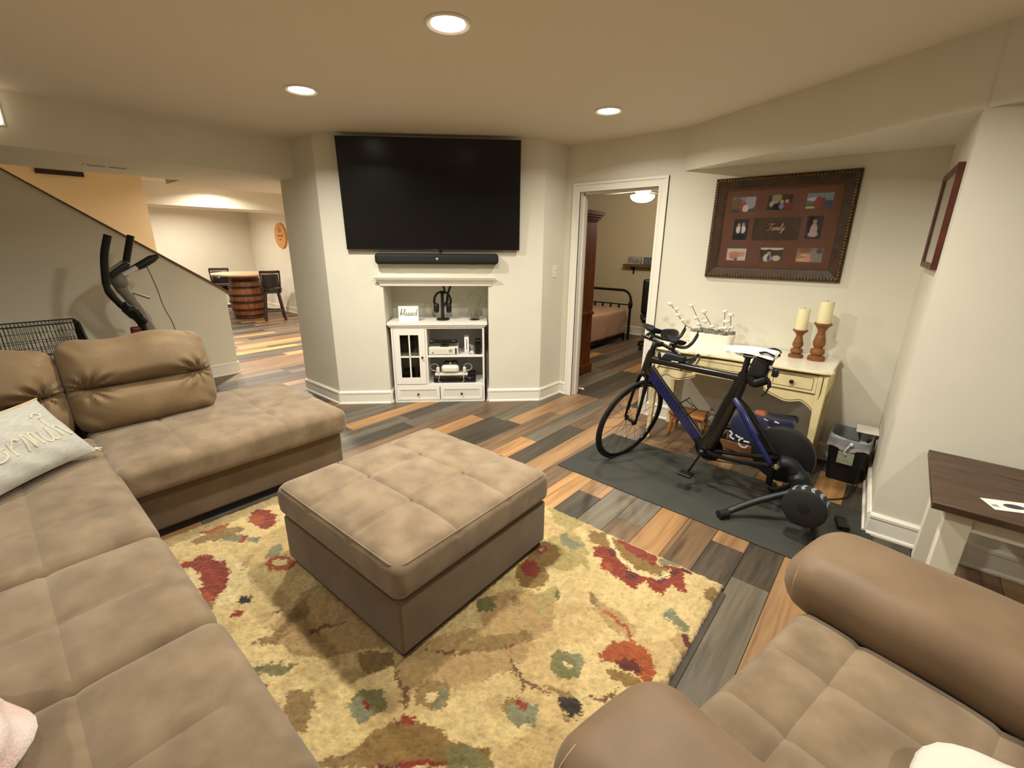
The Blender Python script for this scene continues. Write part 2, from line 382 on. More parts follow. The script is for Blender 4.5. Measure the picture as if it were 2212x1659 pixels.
 ('O',[(-1.03,1.499),(-1.01,1.458),(-1.006,1.416),(-1.019,1.381),(-1.045,1.359),(-1.08,1.353),(-1.118,1.364),(-1.152,1.392),(-1.175,1.433),(-1.182,1.477),(-1.17,1.516),(-1.141,1.54),(-1.103,1.545),(-1.063,1.53)]),
 ('O',[(-1.076,1.663),(-1.059,1.624),(-1.058,1.583),(-1.073,1.547),(-1.101,1.522),(-1.137,1.514),(-1.174,1.523),(-1.206,1.55),(-1.225,1.588),(-1.228,1.631),(-1.213,1.671),(-1.183,1.697),(-1.145,1.704),(-1.106,1.692)]),
 ('r',[(-1.086,1.502),(-1.074,1.478),(-1.071,1.454),(-1.078,1.434),(-1.093,1.421),(-1.113,1.418),(-1.135,1.425),(-1.155,1.442),(-1.168,1.465),(-1.172,1.49),(-1.165,1.512),(-1.149,1.526),(-1.128,1.528),(-1.105,1.52)]),
 ('r',[(-1.142,1.644),(-1.136,1.631),(-1.136,1.615),(-1.142,1.601),(-1.154,1.591),(-1.168,1.587),(-1.182,1.59),(-1.193,1.6),(-1.2,1.614),(-1.2,1.629),(-1.193,1.644),(-1.182,1.654),(-1.168,1.658),(-1.153,1.654)]),
 ('w',[(-1.163,1.632),(-1.16,1.627),(-1.16,1.622),(-1.162,1.618),(-1.165,1.615),(-1.169,1.614),(-1.174,1.615),(-1.177,1.619),(-1.179,1.623),(-1.18,1.628),(-1.178,1.633),(-1.175,1.635),(-1.171,1.636),(-1.166,1.635)]),
 ('l',[(-1.0,1.364),(-0.961,1.456),(-0.904,1.429),(-0.903,1.356),(-0.958,1.326)]),
 ('l',[(-0.974,1.313),(-0.911,1.314),(-0.865,1.286),(-0.918,1.273)]),
 ('G',[(-0.945,1.451),(-0.912,1.441),(-0.895,1.381),(-0.944,1.413)]),
 ('o',[(-1.018,1.281),(-1.011,1.269),(-1.009,1.256),(-1.012,1.245),(-1.02,1.237),(-1.032,1.236),(-1.044,1.24),(-1.055,1.249),(-1.063,1.261),(-1.065,1.275),(-1.062,1.286),(-1.053,1.294),(-1.041,1.295),(-1.029,1.291)]),
 ('s',[(-1.159,1.77),(-1.154,1.84),(-1.102,1.793),(-1.027,1.805),(-1.033,1.724),(-1.111,1.732)]),
 ('l',[(-1.071,1.716),(-0.978,1.748),(-0.905,1.673),(-0.984,1.649)]),
 ('o',[(-1.054,0.924),(-1.042,1.015),(-0.885,1.182),(-0.852,1.156),(-0.929,1.032),(-1.022,0.918)]),
 ('b',[(-1.161,0.825),(-1.086,0.879),(-0.996,0.969),(-1.022,0.918),(-1.106,0.85)]),
 ('r',[(-0.968,0.992),(-0.916,1.072),(-0.865,1.127),(-0.91,1.065)]),
 ('b',[(-0.881,1.018),(-0.868,1.03),(-0.784,0.999),(-0.687,1.011),(-0.671,1.002),(-0.767,0.977),(-0.82,0.993)]),
 ('b',[(-0.782,0.982),(-0.774,0.988),(-0.737,0.945),(-0.743,0.94)]),
 ('b',[(-0.564,1.077),(-0.507,1.155),(-0.501,1.196),(-0.49,1.158),(-0.53,1.097)]),
 ('o',[(-0.577,1.056),(-0.582,1.049),(-0.598,1.04),(-0.622,1.031),(-0.649,1.025),(-0.675,1.021),(-0.694,1.022),(-0.701,1.027),(-0.697,1.034),(-0.68,1.043),(-0.655,1.052),(-0.627,1.059),(-0.602,1.062),(-0.584,1.061)]),
 ('O',[(-1.063,1.936),(-0.984,1.977),(-0.925,1.921),(-0.824,1.858),(-0.722,1.832),(-0.622,1.875),(-0.575,1.874),(-0.66,1.8),(-0.783,1.802),(-0.943,1.853),(-1.03,1.856)]),
 ('r',[(-0.974,1.826),(-0.938,1.868),(-0.86,1.876),(-0.765,1.817),(-0.666,1.815),(-0.586,1.873),(-0.562,1.958),(-0.479,1.836),(-0.515,1.805),(-0.554,1.822),(-0.562,1.733),(-0.604,1.728),(-0.654,1.763),(-0.678,1.69),(-0.722,1.684),(-0.81,1.711),(-0.853,1.696),(-0.896,1.772),(-0.941,1.756)]),
 ('d',[(-0.84,1.849),(-0.842,1.837),(-0.849,1.828),(-0.862,1.824),(-0.877,1.826),(-0.892,1.833),(-0.904,1.844),(-0.91,1.857),(-0.909,1.87),(-0.901,1.879),(-0.887,1.883),(-0.872,1.881),(-0.857,1.874),(-0.846,1.862)]),
 ('d',[(-0.695,1.761),(-0.696,1.744),(-0.703,1.731),(-0.714,1.725),(-0.728,1.726),(-0.741,1.734),(-0.752,1.749),(-0.757,1.766),(-0.757,1.784),(-0.75,1.797),(-0.738,1.804),(-0.724,1.802),(-0.711,1.793),(-0.7,1.778)]),
 ('d',[(-0.566,1.938),(-0.563,1.925),(-0.564,1.912),(-0.569,1.901),(-0.577,1.894),(-0.586,1.893),(-0.594,1.898),(-0.6,1.908),(-0.603,1.92),(-0.602,1.934),(-0.597,1.945),(-0.589,1.952),(-0.58,1.952),(-0.572,1.947)]),
 ('R',[(-0.818,1.749),(-0.813,1.734),(-0.812,1.72),(-0.816,1.708),(-0.823,1.701),(-0.833,1.701),(-0.844,1.707),(-0.853,1.718),(-0.858,1.733),(-0.859,1.748),(-0.856,1.76),(-0.848,1.766),(-0.838,1.767),(-0.827,1.76)]),
 ('d',[(-0.587,1.842),(-0.584,1.827),(-0.586,1.811),(-0.593,1.797),(-0.604,1.788),(-0.615,1.786),(-0.626,1.79),(-0.634,1.801),(-0.638,1.816),(-0.636,1.833),(-0.629,1.847),(-0.618,1.856),(-0.606,1.859),(-0.595,1.853)]),
 ('O',[(-0.941,1.96),(-0.878,1.962),(-0.805,1.924),(-0.707,1.904),(-0.618,1.923),(-0.596,1.898),(-0.678,1.84),(-0.773,1.833),(-0.887,1.902)]),
 ('r',[(-0.925,1.974),(-0.846,1.979),(-0.758,1.989),(-0.682,1.959),(-0.666,1.895),(-0.731,1.902),(-0.823,1.908),(-0.883,1.946)]),
 ('r',[(-0.671,1.935),(-0.587,1.963),(-0.562,1.958),(-0.614,1.913)]),
 ('s',[(-0.682,1.959),(-0.603,2.004),(-0.57,1.978),(-0.648,1.937)]),
 ('d',[(-0.573,1.975),(-0.502,1.98),(-0.513,1.949),(-0.557,1.945)]),
 ('w',[(-0.992,1.981),(-0.969,1.991),(-0.906,1.911),(-0.816,1.842),(-0.727,1.815),(-0.63,1.839),(-0.592,1.888),(-0.581,1.865),(-0.63,1.813),(-0.723,1.783),(-0.82,1.815),(-0.917,1.886)]),
 ('k',[(-0.831,1.53),(-0.777,1.521),(-0.631,1.506),(-0.536,1.461),(-0.561,1.409),(-0.647,1.411),(-0.743,1.443)]),
 ('o',[(-0.823,1.537),(-0.769,1.508),(-0.72,1.463),(-0.786,1.476)]),
 ('R',[(-0.736,1.483),(-0.683,1.478),(-0.614,1.471),(-0.555,1.429),(-0.534,1.403),(-0.546,1.387),(-0.584,1.434),(-0.636,1.452)]),
 ('O',[(-0.57,1.235),(-0.519,1.266),(-0.456,1.271),(-0.418,1.267),(-0.48,1.209),(-0.53,1.214)]),
 ('R',[(-0.614,1.25),(-0.623,1.312),(-0.6,1.364),(-0.549,1.405),(-0.493,1.41),(-0.45,1.387),(-0.418,1.341),(-0.419,1.29),(-0.447,1.271),(-0.488,1.28),(-0.544,1.278),(-0.58,1.253)]),
 ('d',[(-0.56,1.27),(-0.534,1.314),(-0.497,1.338),(-0.455,1.309),(-0.48,1.283),(-0.522,1.272)]),
 ('t',[(-0.503,1.617),(-0.506,1.691),(-0.47,1.663),(-0.468,1.608)]),
 ('s',[(-0.483,1.618),(-0.457,1.657),(-0.405,1.637),(-0.389,1.604),(-0.42,1.586)]),
 ('k',[(-0.438,1.531),(-0.408,1.578),(-0.372,1.558),(-0.366,1.492),(-0.413,1.493)]),
 ('d',[(-0.407,1.566),(-0.383,1.588),(-0.348,1.558),(-0.347,1.514),(-0.374,1.528)]),
 ('o',[(-0.38,1.48),(-0.346,1.537),(-0.341,1.473)]),
 ('O',[(-0.433,1.888),(-0.411,1.935),(-0.365,1.909),(-0.362,1.845),(-0.403,1.846)]),
 ('o',[(-0.382,1.347),(-0.37,1.408),(-0.343,1.406),(-0.355,1.346)]),
 ('x',[(-0.645,1.013),(-0.633,1.034),(-0.605,1.036),(-0.585,1.065),(-0.551,1.04),(-0.556,1.004),(-0.541,0.99),(-0.579,0.983),(-0.613,0.986)]),
 ('O',[(-0.637,0.997),(-0.596,0.98),(-0.555,0.974),(-0.578,0.954)]),
 ('t',[(-1.348,1.5),(-1.347,1.499),(-1.347,1.497),(-1.347,1.496),(-1.348,1.495),(-1.349,1.495),(-1.35,1.496),(-1.352,1.497),(-1.352,1.498),(-1.353,1.5),(-1.353,1.501),(-1.352,1.501),(-1.351,1.502),(-1.349,1.501)]),
]
# ================================================================== STRUCTURE
def struct(name, mb, m, parent=None, **k):
    o = mb.build(name, m, parent, **k)
    if parent is None: o['kind'] = 'structure'
    return o

# ---- floor: slab + single planks running along Y
PW = 0.1685
sub = mat('subfloor', (34, 26, 20), 0.9)
fl = struct('floor', MB().box(-13.2, 4.0, -3.2, 8.6, -0.12, -0.0135), sub, smooth=False)
def wood_plank(name, c1, c2, c3):
    m = bpy.data.materials.new(name); m.use_nodes = True
    nt = m.node_tree; b = nt.nodes['Principled BSDF']
    oi = nt.nodes.new('ShaderNodeObjectInfo'); tc = nt.nodes.new('ShaderNodeTexCoord')
    geo = nt.nodes.new('ShaderNodeNewGeometry')
    add = nt.nodes.new('ShaderNodeVectorMath'); add.operation = 'ADD'
    cx = nt.nodes.new('ShaderNodeCombineXYZ')
    ml = nt.nodes.new('ShaderNodeMath'); ml.operation = 'MULTIPLY'; ml.inputs[1].default_value = 37.0
    nt.links.new(oi.outputs['Random'], ml.inputs[0]); nt.links.new(ml.outputs[0], cx.inputs[2])
    nt.links.new(geo.outputs['Position'], add.inputs[0]); nt.links.new(cx.outputs[0], add.inputs[1])
    mp = nt.nodes.new('ShaderNodeMapping'); mp.inputs['Scale'].default_value = (26, 1.6, 1)
    nt.links.new(add.outputs[0], mp.inputs['Vector'])
    n = nt.nodes.new('ShaderNodeTexNoise'); n.inputs['Scale'].default_value = 1.0; n.inputs['Detail'].default_value = 7; n.inputs['Roughness'].default_value = 0.65; n.inputs['Distortion'].default_value = 0.6
    nt.links.new(mp.outputs[0], n.inputs['Vector'])
    r = nt.nodes.new('ShaderNodeValToRGB')
    e = r.color_ramp.elements
    e[0].position = 0.3; e[0].color = (*lin(c1), 1); e[1].position = 0.72; e[1].color = (*lin(c3), 1)
    k = e.new(0.5); k.color = (*lin(c2), 1)
    nt.links.new(n.outputs['Fac'], r.inputs['Fac'])
    # broad tone streaks
    mp2 = nt.nodes.new('ShaderNodeMapping'); mp2.inputs['Scale'].default_value = (7, 0.9, 1)
    nt.links.new(add.outputs[0], mp2.inputs['Vector'])
    n2 = nt.nodes.new('ShaderNodeTexNoise'); n2.inputs['Scale'].default_value = 1.0; n2.inputs['Detail'].default_value = 2
    nt.links.new(mp2.outputs[0], n2.inputs['Vector'])
    r2 = nt.nodes.new('ShaderNodeValToRGB'); r2.color_ramp.elements[0].position = 0.3; r2.color_ramp.elements[1].position = 0.75
    r2.color_ramp.elements[0].color = (0.62, 0.62, 0.62, 1); r2.color_ramp.elements[1].color = (1.2, 1.17, 1.1, 1)
    nt.links.new(n2.outputs['Fac'], r2.inputs['Fac'])
    mx = nt.nodes.new('ShaderNodeMix'); mx.data_type = 'RGBA'; mx.blend_type = 'MULTIPLY'; mx.inputs[0].default_value = 1.0
    nt.links.new(r.outputs['Color'], mx.inputs[6]); nt.links.new(r2.outputs['Color'], mx.inputs[7])
    nt.links.new(mx.outputs[2], b.inputs['Base Color'])
    b.inputs['Roughness'].default_value = 0.42
    b.inputs['Specular IOR Level'].default_value = 0.45
    bp = nt.nodes.new('ShaderNodeBump'); bp.inputs['Strength'].default_value = 0.18; bp.inputs['Distance'].default_value = 0.002
    nt.links.new(n.outputs['Fac'], bp.inputs['Height']); nt.links.new(bp.outputs['Normal'], b.inputs['Normal'])
    return m
PK = {
 'o': wood_plank('plank_orange', (134, 96, 60), (168, 126, 82), (182, 142, 96)),
 't': wood_plank('plank_tan', (112, 84, 60), (148, 114, 80), (166, 130, 94)),
 'b': wood_plank('plank_brown', (80, 61, 46), (112, 88, 67), (130, 104, 80)),
 'g': wood_plank('plank_gray', (78, 71, 61), (102, 93, 80), (118, 108, 92)),
 'd': wood_plank('plank_dark', (52, 46, 40), (70, 62, 53), (90, 78, 65)),
}
XB = -1.373
fixed = {  # column index -> list of (y0, y1, colour) seen in the photograph
 13: [(0.75, 1.857, 'd'), (1.857, 3.05, 'o')], 12: [(1.2, 2.35, 'g'), (2.35, 3.5, 'd')], 11: [(1.1, 2.26, 'd'), (2.26, 3.4, 'g')],
 10: [(1.3, 2.5, 'b'), (2.5, 3.6, 'b')], 9: [(1.75, 2.81, 'o'), (2.81, 3.9, 'b')], 8: [(1.7, 2.9, 'd'), (2.9, 3.95, 'g')], 7: [(1.75, 2.93, 'd'), (2.93, 4.02, 't')],
 6: [(2.2, 3.37, 'b'), (3.37, 4.03, 't')], 5: [(1.55, 2.73, 'o'), (2.73, 3.93, 'g')], 4: [(2.05, 3.21, 'd'), (3.21, 4.02, 'b')],
 3: [(2.1, 3.3, 't'), (3.3, 4.02, 'o')], 2: [(1.9, 3.05, 'b'), (3.05, 3.95, 't')], 1: [(1.95, 3.15, 'o'), (3.15, 3.95, 'b')],
 0: [(1.1, 2.31, 'd'), (2.31, 3.4, 't')], -1: [(1.5, 2.7, 'g'), (2.7, 3.9, 'b')], -2: [(1.0, 2.19, 'b'), (2.19, 3.35, 'g')],
 -3: [(1.5, 2.7, 'o'), (2.7, 3.9, 't')], -4: [(1.4, 2.55, 'b'), (2.55, 3.7, 'g')], -5: [(1.15, 2.34, 'd'), (2.34, 3.5, 't')],
 -6: [(0.95, 2.11, 'g'), (2.11, 3.3, 'd')], -7: [(1.3, 2.5, 't'), (2.5, 3.7, 'o')], -8: [(1.2, 2.4, 'b'), (2.4, 3.6, 'd')],
}
def plank_rows():
    out = []
    for i in range(-30, 71):
        x0 = XB - PW * i
        if x0 < -13.1 or x0 > 3.9: continue
        r = random.Random(1000 + i)
        seq = list(fixed.get(i, []))
        if not seq:
            y = 1.0 + r.uniform(-1.1, 0.0); seq = [(y, y + 1.2, r.choice('obgdtbgd'))]
        y = seq[0][0]
        while y > -3.1:
            seq.insert(0, (y - 1.2, y, r.choice('obgdtbgd'))); y -= 1.2
        y = seq[-1][1]
        while y < 8.4:
            seq.append((y, y + 1.2, r.choice('obgdtbgdd'))); y += 1.2
        for (a, b, c) in seq:
            a = max(a, -3.15); b = min(b, 8.5)
            if b - a > 0.05: out.append((x0, a, b, c))
    return out
def in_view(x, y):
    d = Vector((x, y, 0)) - Vector((0, 0, 1.555)); dep = d.dot(_F)
    if dep < 0.2: return False
    u, v = 971 * d.dot(_R) / dep, -971 * d.dot(_U) / dep
    return abs(u) < 1150 and -900 < v < 900
def seen(x0, a, b):
    for y in (a + 0.1, (a + b) / 2, b - 0.1):
        x = x0 + PW / 2
        if not in_view(x, y): continue
        if x < -2.75 and y < 1.5 and x > -6.0: continue      # under the sectional or behind it
        if -2.7 < x < -0.45 and y < 1.95: continue            # under the rug
        if y > 3.93 and (x > -0.9 * 1.0 or x < -3.6): continue
        if x < -4.1 and y > 2.2 and x > -4.8: continue
        if x < -6.1 and y < 1.5: continue
        return True
    return False
pk_rows = plank_rows()
near = [p for p in pk_rows if seen(*p[:3])]
near.sort(key=lambda p: (p[0] + 0.08) ** 2 + ((p[1] + p[2]) / 2) ** 2)
near = near[:290]
nearset = set((round(p[0], 4), round(p[1], 4)) for p in near)
def bevel_plank(mb, x0, a, b):
    g = 0.0009; z0, z1, ch = -0.0134, 0.0, 0.0016
    x0 += g; x1 = x0 + PW - 2 * g; a += g; b -= g
    v = [(x0, a, z0), (x1, a, z0), (x1, b, z0), (x0, b, z0), (x0, a, z1 - ch), (x1, a, z1 - ch), (x1, b, z1 - ch), (x0, b, z1 - ch),
         (x0 + ch, a + ch, z1), (x1 - ch, a + ch, z1), (x1 - ch, b - ch, z1), (x0 + ch, b - ch, z1)]
    f = [(0, 1, 5, 4), (1, 2, 6, 5), (2, 3, 7, 6), (3, 0, 4, 7), (4, 5, 9, 8), (5, 6, 10, 9), (6, 7, 11, 10), (7, 4, 8, 11), (8, 9, 10, 11)]
    mb.add(v, f)
for (x0, a, b, c) in near:
    mb = MB(); bevel_plank(mb, x0, a, b); mb.build('plank', PK[c], fl, smooth=False)
rest = {k: MB() for k in PK}
for p in pk_rows:
    if (round(p[0], 4), round(p[1], 4)) in nearset: continue
    bevel_plank(rest[p[3]], *p[:3])
restall = MB(); mi = []
for k in PK:
    n0 = len(restall.f); restall.add(rest[k].v, rest[k].f); mi += [list(PK).index(k)] * (len(restall.f) - n0)
ro = restall.build('far_planks', None, fl, smooth=False)
for k in PK: ro.data.materials.append(PK[k])
ro.data.polygons.foreach_set('material_index', mi)
ro['kind'] = 'stuff'

# ---- ceiling
struct('ceiling', MB().box(-13.2, 4.0, -3.2, 8.6, H, H + 0.12), CEIL, smooth=False)

# ---- walls
Y1 = 3.934                     # wall with the bedroom door
DX0, DX1, DZ = -2.500, -1.735, 2.027
m = MB()
m.box(-2.67, DX0 - 0.02, Y1, Y1 + 0.12, 0, H); m.box(DX1 + 0.02, 0.07, Y1, Y1 + 0.12, 0, H); m.box(DX0 - 0.02, DX1 + 0.02, Y1, Y1 + 0.12, DZ + 0.02, H)
struct('wall_desk_side', m, WALL, smooth=False)
# right return and right wall, with the slanted soffit above the alcove
struct('wall_alcove_return', MB().prism([(0.115, 3.0), (0.30, 3.0), (0.30, 4.05), (0.065, 4.05), (0.065, 3.934)], 0, H), WALL, smooth=False)
struct('wall_right', MB().box(0.30, 2.62, 3.0, 3.12, 0, H), WALL, smooth=False)
struct('wall_right_end', MB().box(2.5, 2.62, -2.6, 3.0, 0, H), WALL, smooth=False)
struct('wall_back', MB().box(-7.3, 2.62, -2.62, -2.5, 0, H), WALL, smooth=False)
ZS = 2.133
struct('wall_soffit_right', MB().prism([(-1.535, 3.933), (0.113, 3.008), (1.44, 2.262), (2.499, 1.667), (2.499, 3.02), (0.29, 3.02), (0.06, 3.933)], ZS, H + 0.001), WALL, smooth=False)
# chimney-like TV column: 45 degree face with niche
s2 = math.sqrt(0.5)
TV0 = Vector((-4.097, 2.144, 0))
def TVP(t, n, z):           # along the face, out of the face, up
    return (TV0.x + t * s2 + n * s2, TV0.y + t * s2 - n * s2, z)
TVL = 2.022
NT0, NT1, NZ, ND = 0.505, 1.500, 1.176, 0.44
def tvbox(mb, t0, t1, n0, n1, z0, z1):
    v = [TVP(t0, n1, z0), TVP(t1, n1, z0), TVP(t1, n0, z0), TVP(t0, n0, z0), TVP(t0, n1, z1), TVP(t1, n1, z1), TVP(t1, n0, z1), TVP(t0, n0, z1)]
    mb.add(v, [(0, 3, 2, 1), (4, 5, 6, 7), (0, 1, 5, 4), (1, 2, 6, 5), (2, 3, 7, 6), (3, 0, 4, 7)])
m = MB()
def tvpt(t, n): return TVP(t, n, 0)[:2]
cornL = (-4.097, 2.144); cornR = (-4.097 + TVL * s2, 2.144 + TVL * s2)
XR = cornR[0]
left_poly = [cornL, tvpt(NT0, 0), tvpt(NT0, -ND), (-4.80, 2.9), (-4.80, 2.144)]
m.prism(left_poly, 0, H)
right_poly = [tvpt(NT1, 0), cornR, (XR, 4.05), (-3.3, 4.05), tvpt(NT1, -ND)]
m.prism(right_poly, 0, H)
tvbox(m, NT0 - 0.001, NT1 + 0.001, -ND, 0, NZ, H)
tvbox(m, NT0 - 0.1, NT1 + 0.1, -ND - 0.08, -ND, 0, H)
struct('wall_tv', m, WALL, smooth=False)
struct('wall_hall_right', MB().box(-4.80, -4.68, 2.8, 4.67, 0, H), WALL, smooth=False)
# left beam over the passage
struct('wall_beam_left', MB().box(-5.6, -4.5, -2.5, 1.53, 2.13, H + .001).box(-6.07, -4.5, 1.53, 2.146, 2.13, H + .001).box(-6.07, -4.8, 2.146, 4.67, 2.13, H + .001), WALL, smooth=False)
# half wall along the stairs with sloping top
SL = (2.139 - 0.983) / (0.357 - 1.92)
def hz(y): return 0.983 + SL * (y - 1.92)
y_top = 1.92 + (H - 0.983) / SL
struct('wall_stair_half', MB().add([(-6.09, 1.905, 0), (-6.09, -2.5, 0), (-6.09, -2.5, H), (-6.09, y_top, H), (-6.09, 1.905, hz(1.905)),
      (-6.21, 1.905, 0), (-6.21, -2.5, 0), (-6.21, -2.5, H), (-6.21, y_top, H), (-6.21, 1.905, hz(1.905))],
      [(0, 4, 3, 2, 1), (5, 6, 7, 8, 9), (0, 5, 9, 4), (4, 9, 8, 3), (3, 8, 7, 2), (2, 7, 6, 1), (1, 6, 5, 0)]), WALL, smooth=False)
cp = MB(); e = 0.03
cp.add([(-6.065, 1.96, hz(1.96)), (-6.235, 1.96, hz(1.96)), (-6.235, y_top, H), (-6.065, y_top, H),
        (-6.065, 1.96, hz(1.96) + e), (-6.235, 1.96, hz(1.96) + e), (-6.235, y_top - e, H + e), (-6.065, y_top - e, H + e)],
       [(0, 1, 2, 3), (7, 6, 5, 4), (0, 4, 5, 1), (1, 5, 6, 2), (2, 6, 7, 3), (3, 7, 4, 0)])
struct('trim_1', cp, mat('stair_cap_wood', (122, 82, 44), 0.45, col2=(92, 60, 30), scale=6, stretch=(8, 1, 8)), smooth=False)
# stair treads behind the half wall
st = MB()
for k in range(8):
    st.box(-7.08, -6.215, 1.62 - 0.28 * (k + 1), 1.62 - 0.28 * k, 0, 0.19 * (k + 1))
struct('floor_stairs', st, mat('stair_carpet', (150, 126, 96), 0.95, bump=0.3, bscale=300), smooth=False)
struct('wall_stair_far', MB().box(-7.22, -7.1, -2.5, 1.55, 0, H), mat('stairwell_warm_lit', (218, 196, 156), 0.85, bump=0.05, bscale=300), smooth=False)  # ordinary wall paint, with the warm stair light put into its colour
# far room
struct('wall_far_room_right', MB().box(-12.6, -4.68, 4.67, 4.79, 0, H), WALL, smooth=False)
struct('wall_far_room_back', MB().box(-12.6, -12.48, -0.6, 4.67, 0, H), WALL, smooth=False)
struct('wall_far_room_left', MB().box(-12.6, -7.22, -0.72, -0.6, 0, H), WALL, smooth=False)
struct('wall_far_room_soffit', MB().box(-10.0, -9.2, -0.6, 4.669, 2.116, H + .001), WALL, smooth=False)
# bedroom beyond the door
BY = 7.62
BW = mat('bedroom_paint', (205, 194, 165), 0.85, bump=0.05, bscale=300)
struct('wall_bedroom_back', MB().box(-6.2, 1.5, BY, BY + .12, 0, H), BW, smooth=False)
struct('wall_bedroom_left', MB().box(-6.3, -6.2, 4.80, BY, 0, H), BW, smooth=False)
struct('wall_bedroom_right', MB().box(1.4, 1.5, 4.05, BY, 0, H), BW, smooth=False)
struct('wall_bedroom_front', MB().box(-6.3, -2.7, 4.80, 4.86, 0, H) if False else MB().box(0.3, 1.4, 4.0, 4.05, 0, H), BW, smooth=False)

# ---- door casing (door_1) : jambs, head and stepped casing both faces
dr = MB(); 
dr.box(DX0 - 0.02, DX0, Y1 - 0.001, Y1 + 0.121, 0, DZ); dr.box(DX1, DX1 + 0.02, Y1 - 0.001, Y1 + 0.121, 0, DZ); dr.box(DX0 - 0.02, DX1 + 0.02, Y1 - 0.001, Y1 + 0.121, DZ, DZ + 0.02)
dr.box(DX0, DX0 + 0.012, Y1 + 0.05, Y1 + 0.085, 0, DZ); dr.box(DX1 - 0.012, DX1, Y1 + 0.05, Y1 + 0.085, 0, DZ); dr.box(DX0, DX1, Y1 + 0.05, Y1 + 0.085, DZ - 0.012, DZ)
door = struct('door_1', dr, TRIM, smooth=False)
def casing(y, s):
    CW = 0.085
    out = []
    for (a, b, t) in ((0.006, CW, 0.014), (0.006, 0.03, 0.018), (CW - 0.022, CW, 0.022)):
        mm = MB()
        ya, yb = sorted((y, y + s * t))
        mm.box(DX0 - b, DX0 - a, ya, yb, 0, DZ + b); mm.box(DX1 + a, DX1 + b, ya, yb, 0, DZ + b)
        mm.box(DX0 - a, DX1 + a, ya, yb, DZ + a, DZ + b)
        out.append(mm)
    mm = MB()
    for o_ in out: mm.add(o_.v, o_.f)
    return mm
casing(Y1, -1).build('casing', TRIM, door, smooth=False)
casing(Y1 + 0.12, 1).build('casing', TRIM, door, smooth=False)

# ---- baseboards: profile run along a wall line
def baseboard(name, segs, hgt=0.132):
    mm = MB()
    for (p, q, nrm) in segs:
        p = Vector((p[0], p[1], 0)); q = Vector((q[0], q[1], 0)); n = Vector((nrm[0], nrm[1], 0)).normalized()
        prof = [(0, 0), (0.024, 0), (0.024, 0.010), (0.019, 0.018), (0.014, 0.020), (0.014, hgt - 0.034), (0.018, hgt - 0.026), (0.018, hgt - 0.012), (0.008, hgt), (0, hgt)]
        v = [tuple(e_ + n * a + Vector((0, 0, b))) for e_ in (p, q) for (a, b) in prof]
        k = len(prof)
        fs = [(i, (i + 1) % k, k + (i + 1) % k, k + i) for i in range(k)] + [tuple(range(k - 1, -1, -1)), tuple(range(k, 2 * k))]
        mm.add(v, fs)
    o = struct(name, mm, TRIM, smooth=False)
    me = o.data; bm = bmesh.new(); bm.from_mesh(me); bmesh.ops.recalc_face_normals(bm, faces=bm.faces); bm.to_mesh(me); bm.free()
    return o
nTV = (s2, -s2)
baseboard('baseboard_tv', [(tvpt(0, 0), tvpt(NT0, 0), nTV), (tvpt(NT1, 0), tvpt(TVL, 0), nTV), (cornR, (XR, Y1), (1, 0)), ((-4.80, 2.144), cornL, (0, -1)),
    (tvpt(NT0, 0), tvpt(NT0, -ND), (s2, s2)), (tvpt(NT1, 0), tvpt(NT1, -ND), (-s2, -s2))])
baseboard('baseboard_desk', [((DX1 + 0.085, Y1), (0.066, Y1), (0, -1)), ((XR, Y1), (DX0 - 0.085, Y1), (0, -1))])
baseboard('baseboard_right', [((0.066, 3.934), (0.115, 3.0), (-1, -0.05)), ((0.113, 3.0), (2.5, 3.0), (0, -1)), ((2.5, 3.0), (2.5, -2.5), (-1, 0))])
baseboard('baseboard_left', [((-6.09, 1.905), (-6.09, -2.5), (1, 0)), ((-6.21, 1.905), (-6.09, 1.905), (0, 1))], 0.15)
baseboard('baseboard_far_room', [((-12.48, 4.67), (-4.8, 4.67), (0, -1)), ((-12.48, -0.6), (-12.48, 4.67), (1, 0)), ((-7.22, 1.55), (-7.1, 1.55), (0, 1))])
baseboard('baseboard_bedroom', [((-6.2, BY), (1.4, BY), (0, -1))], 0.15)

# ---- mantel crown above the niche (trim_2)
mm = MB()
c0, c1 = NT0 - 0.012, NT1 + 0.012
prof = [(0.0, 1.172), (0.012, 1.172), (0.016, 1.190), (0.030, 1.215), (0.042, 1.222), (0.044, 1.232), (0.056, 1.236), (0.058, 1.248), (0.064, 1.250), (0.064, 1.262), (0.0, 1.262)]
vv = []
for sgn, t in ((-1, c0), (1, c1)):
    for (a, z) in prof: vv.append(TVP(t + sgn * a, a, z))
k = len(prof)
mm.add(vv, [(i, (i + 1) % k, k + (i + 1) % k, k + i) for i in range(k)] + [tuple(range(k - 1, -1, -1)), tuple(range(k, 2 * k))])
o = struct('trim_2', mm, TRIM, smooth=False)
bm = bmesh.new(); bm.from_mesh(o.data); bmesh.ops.recalc_face_normals(bm, faces=bm.faces); bm.to_mesh(o.data); bm.free()

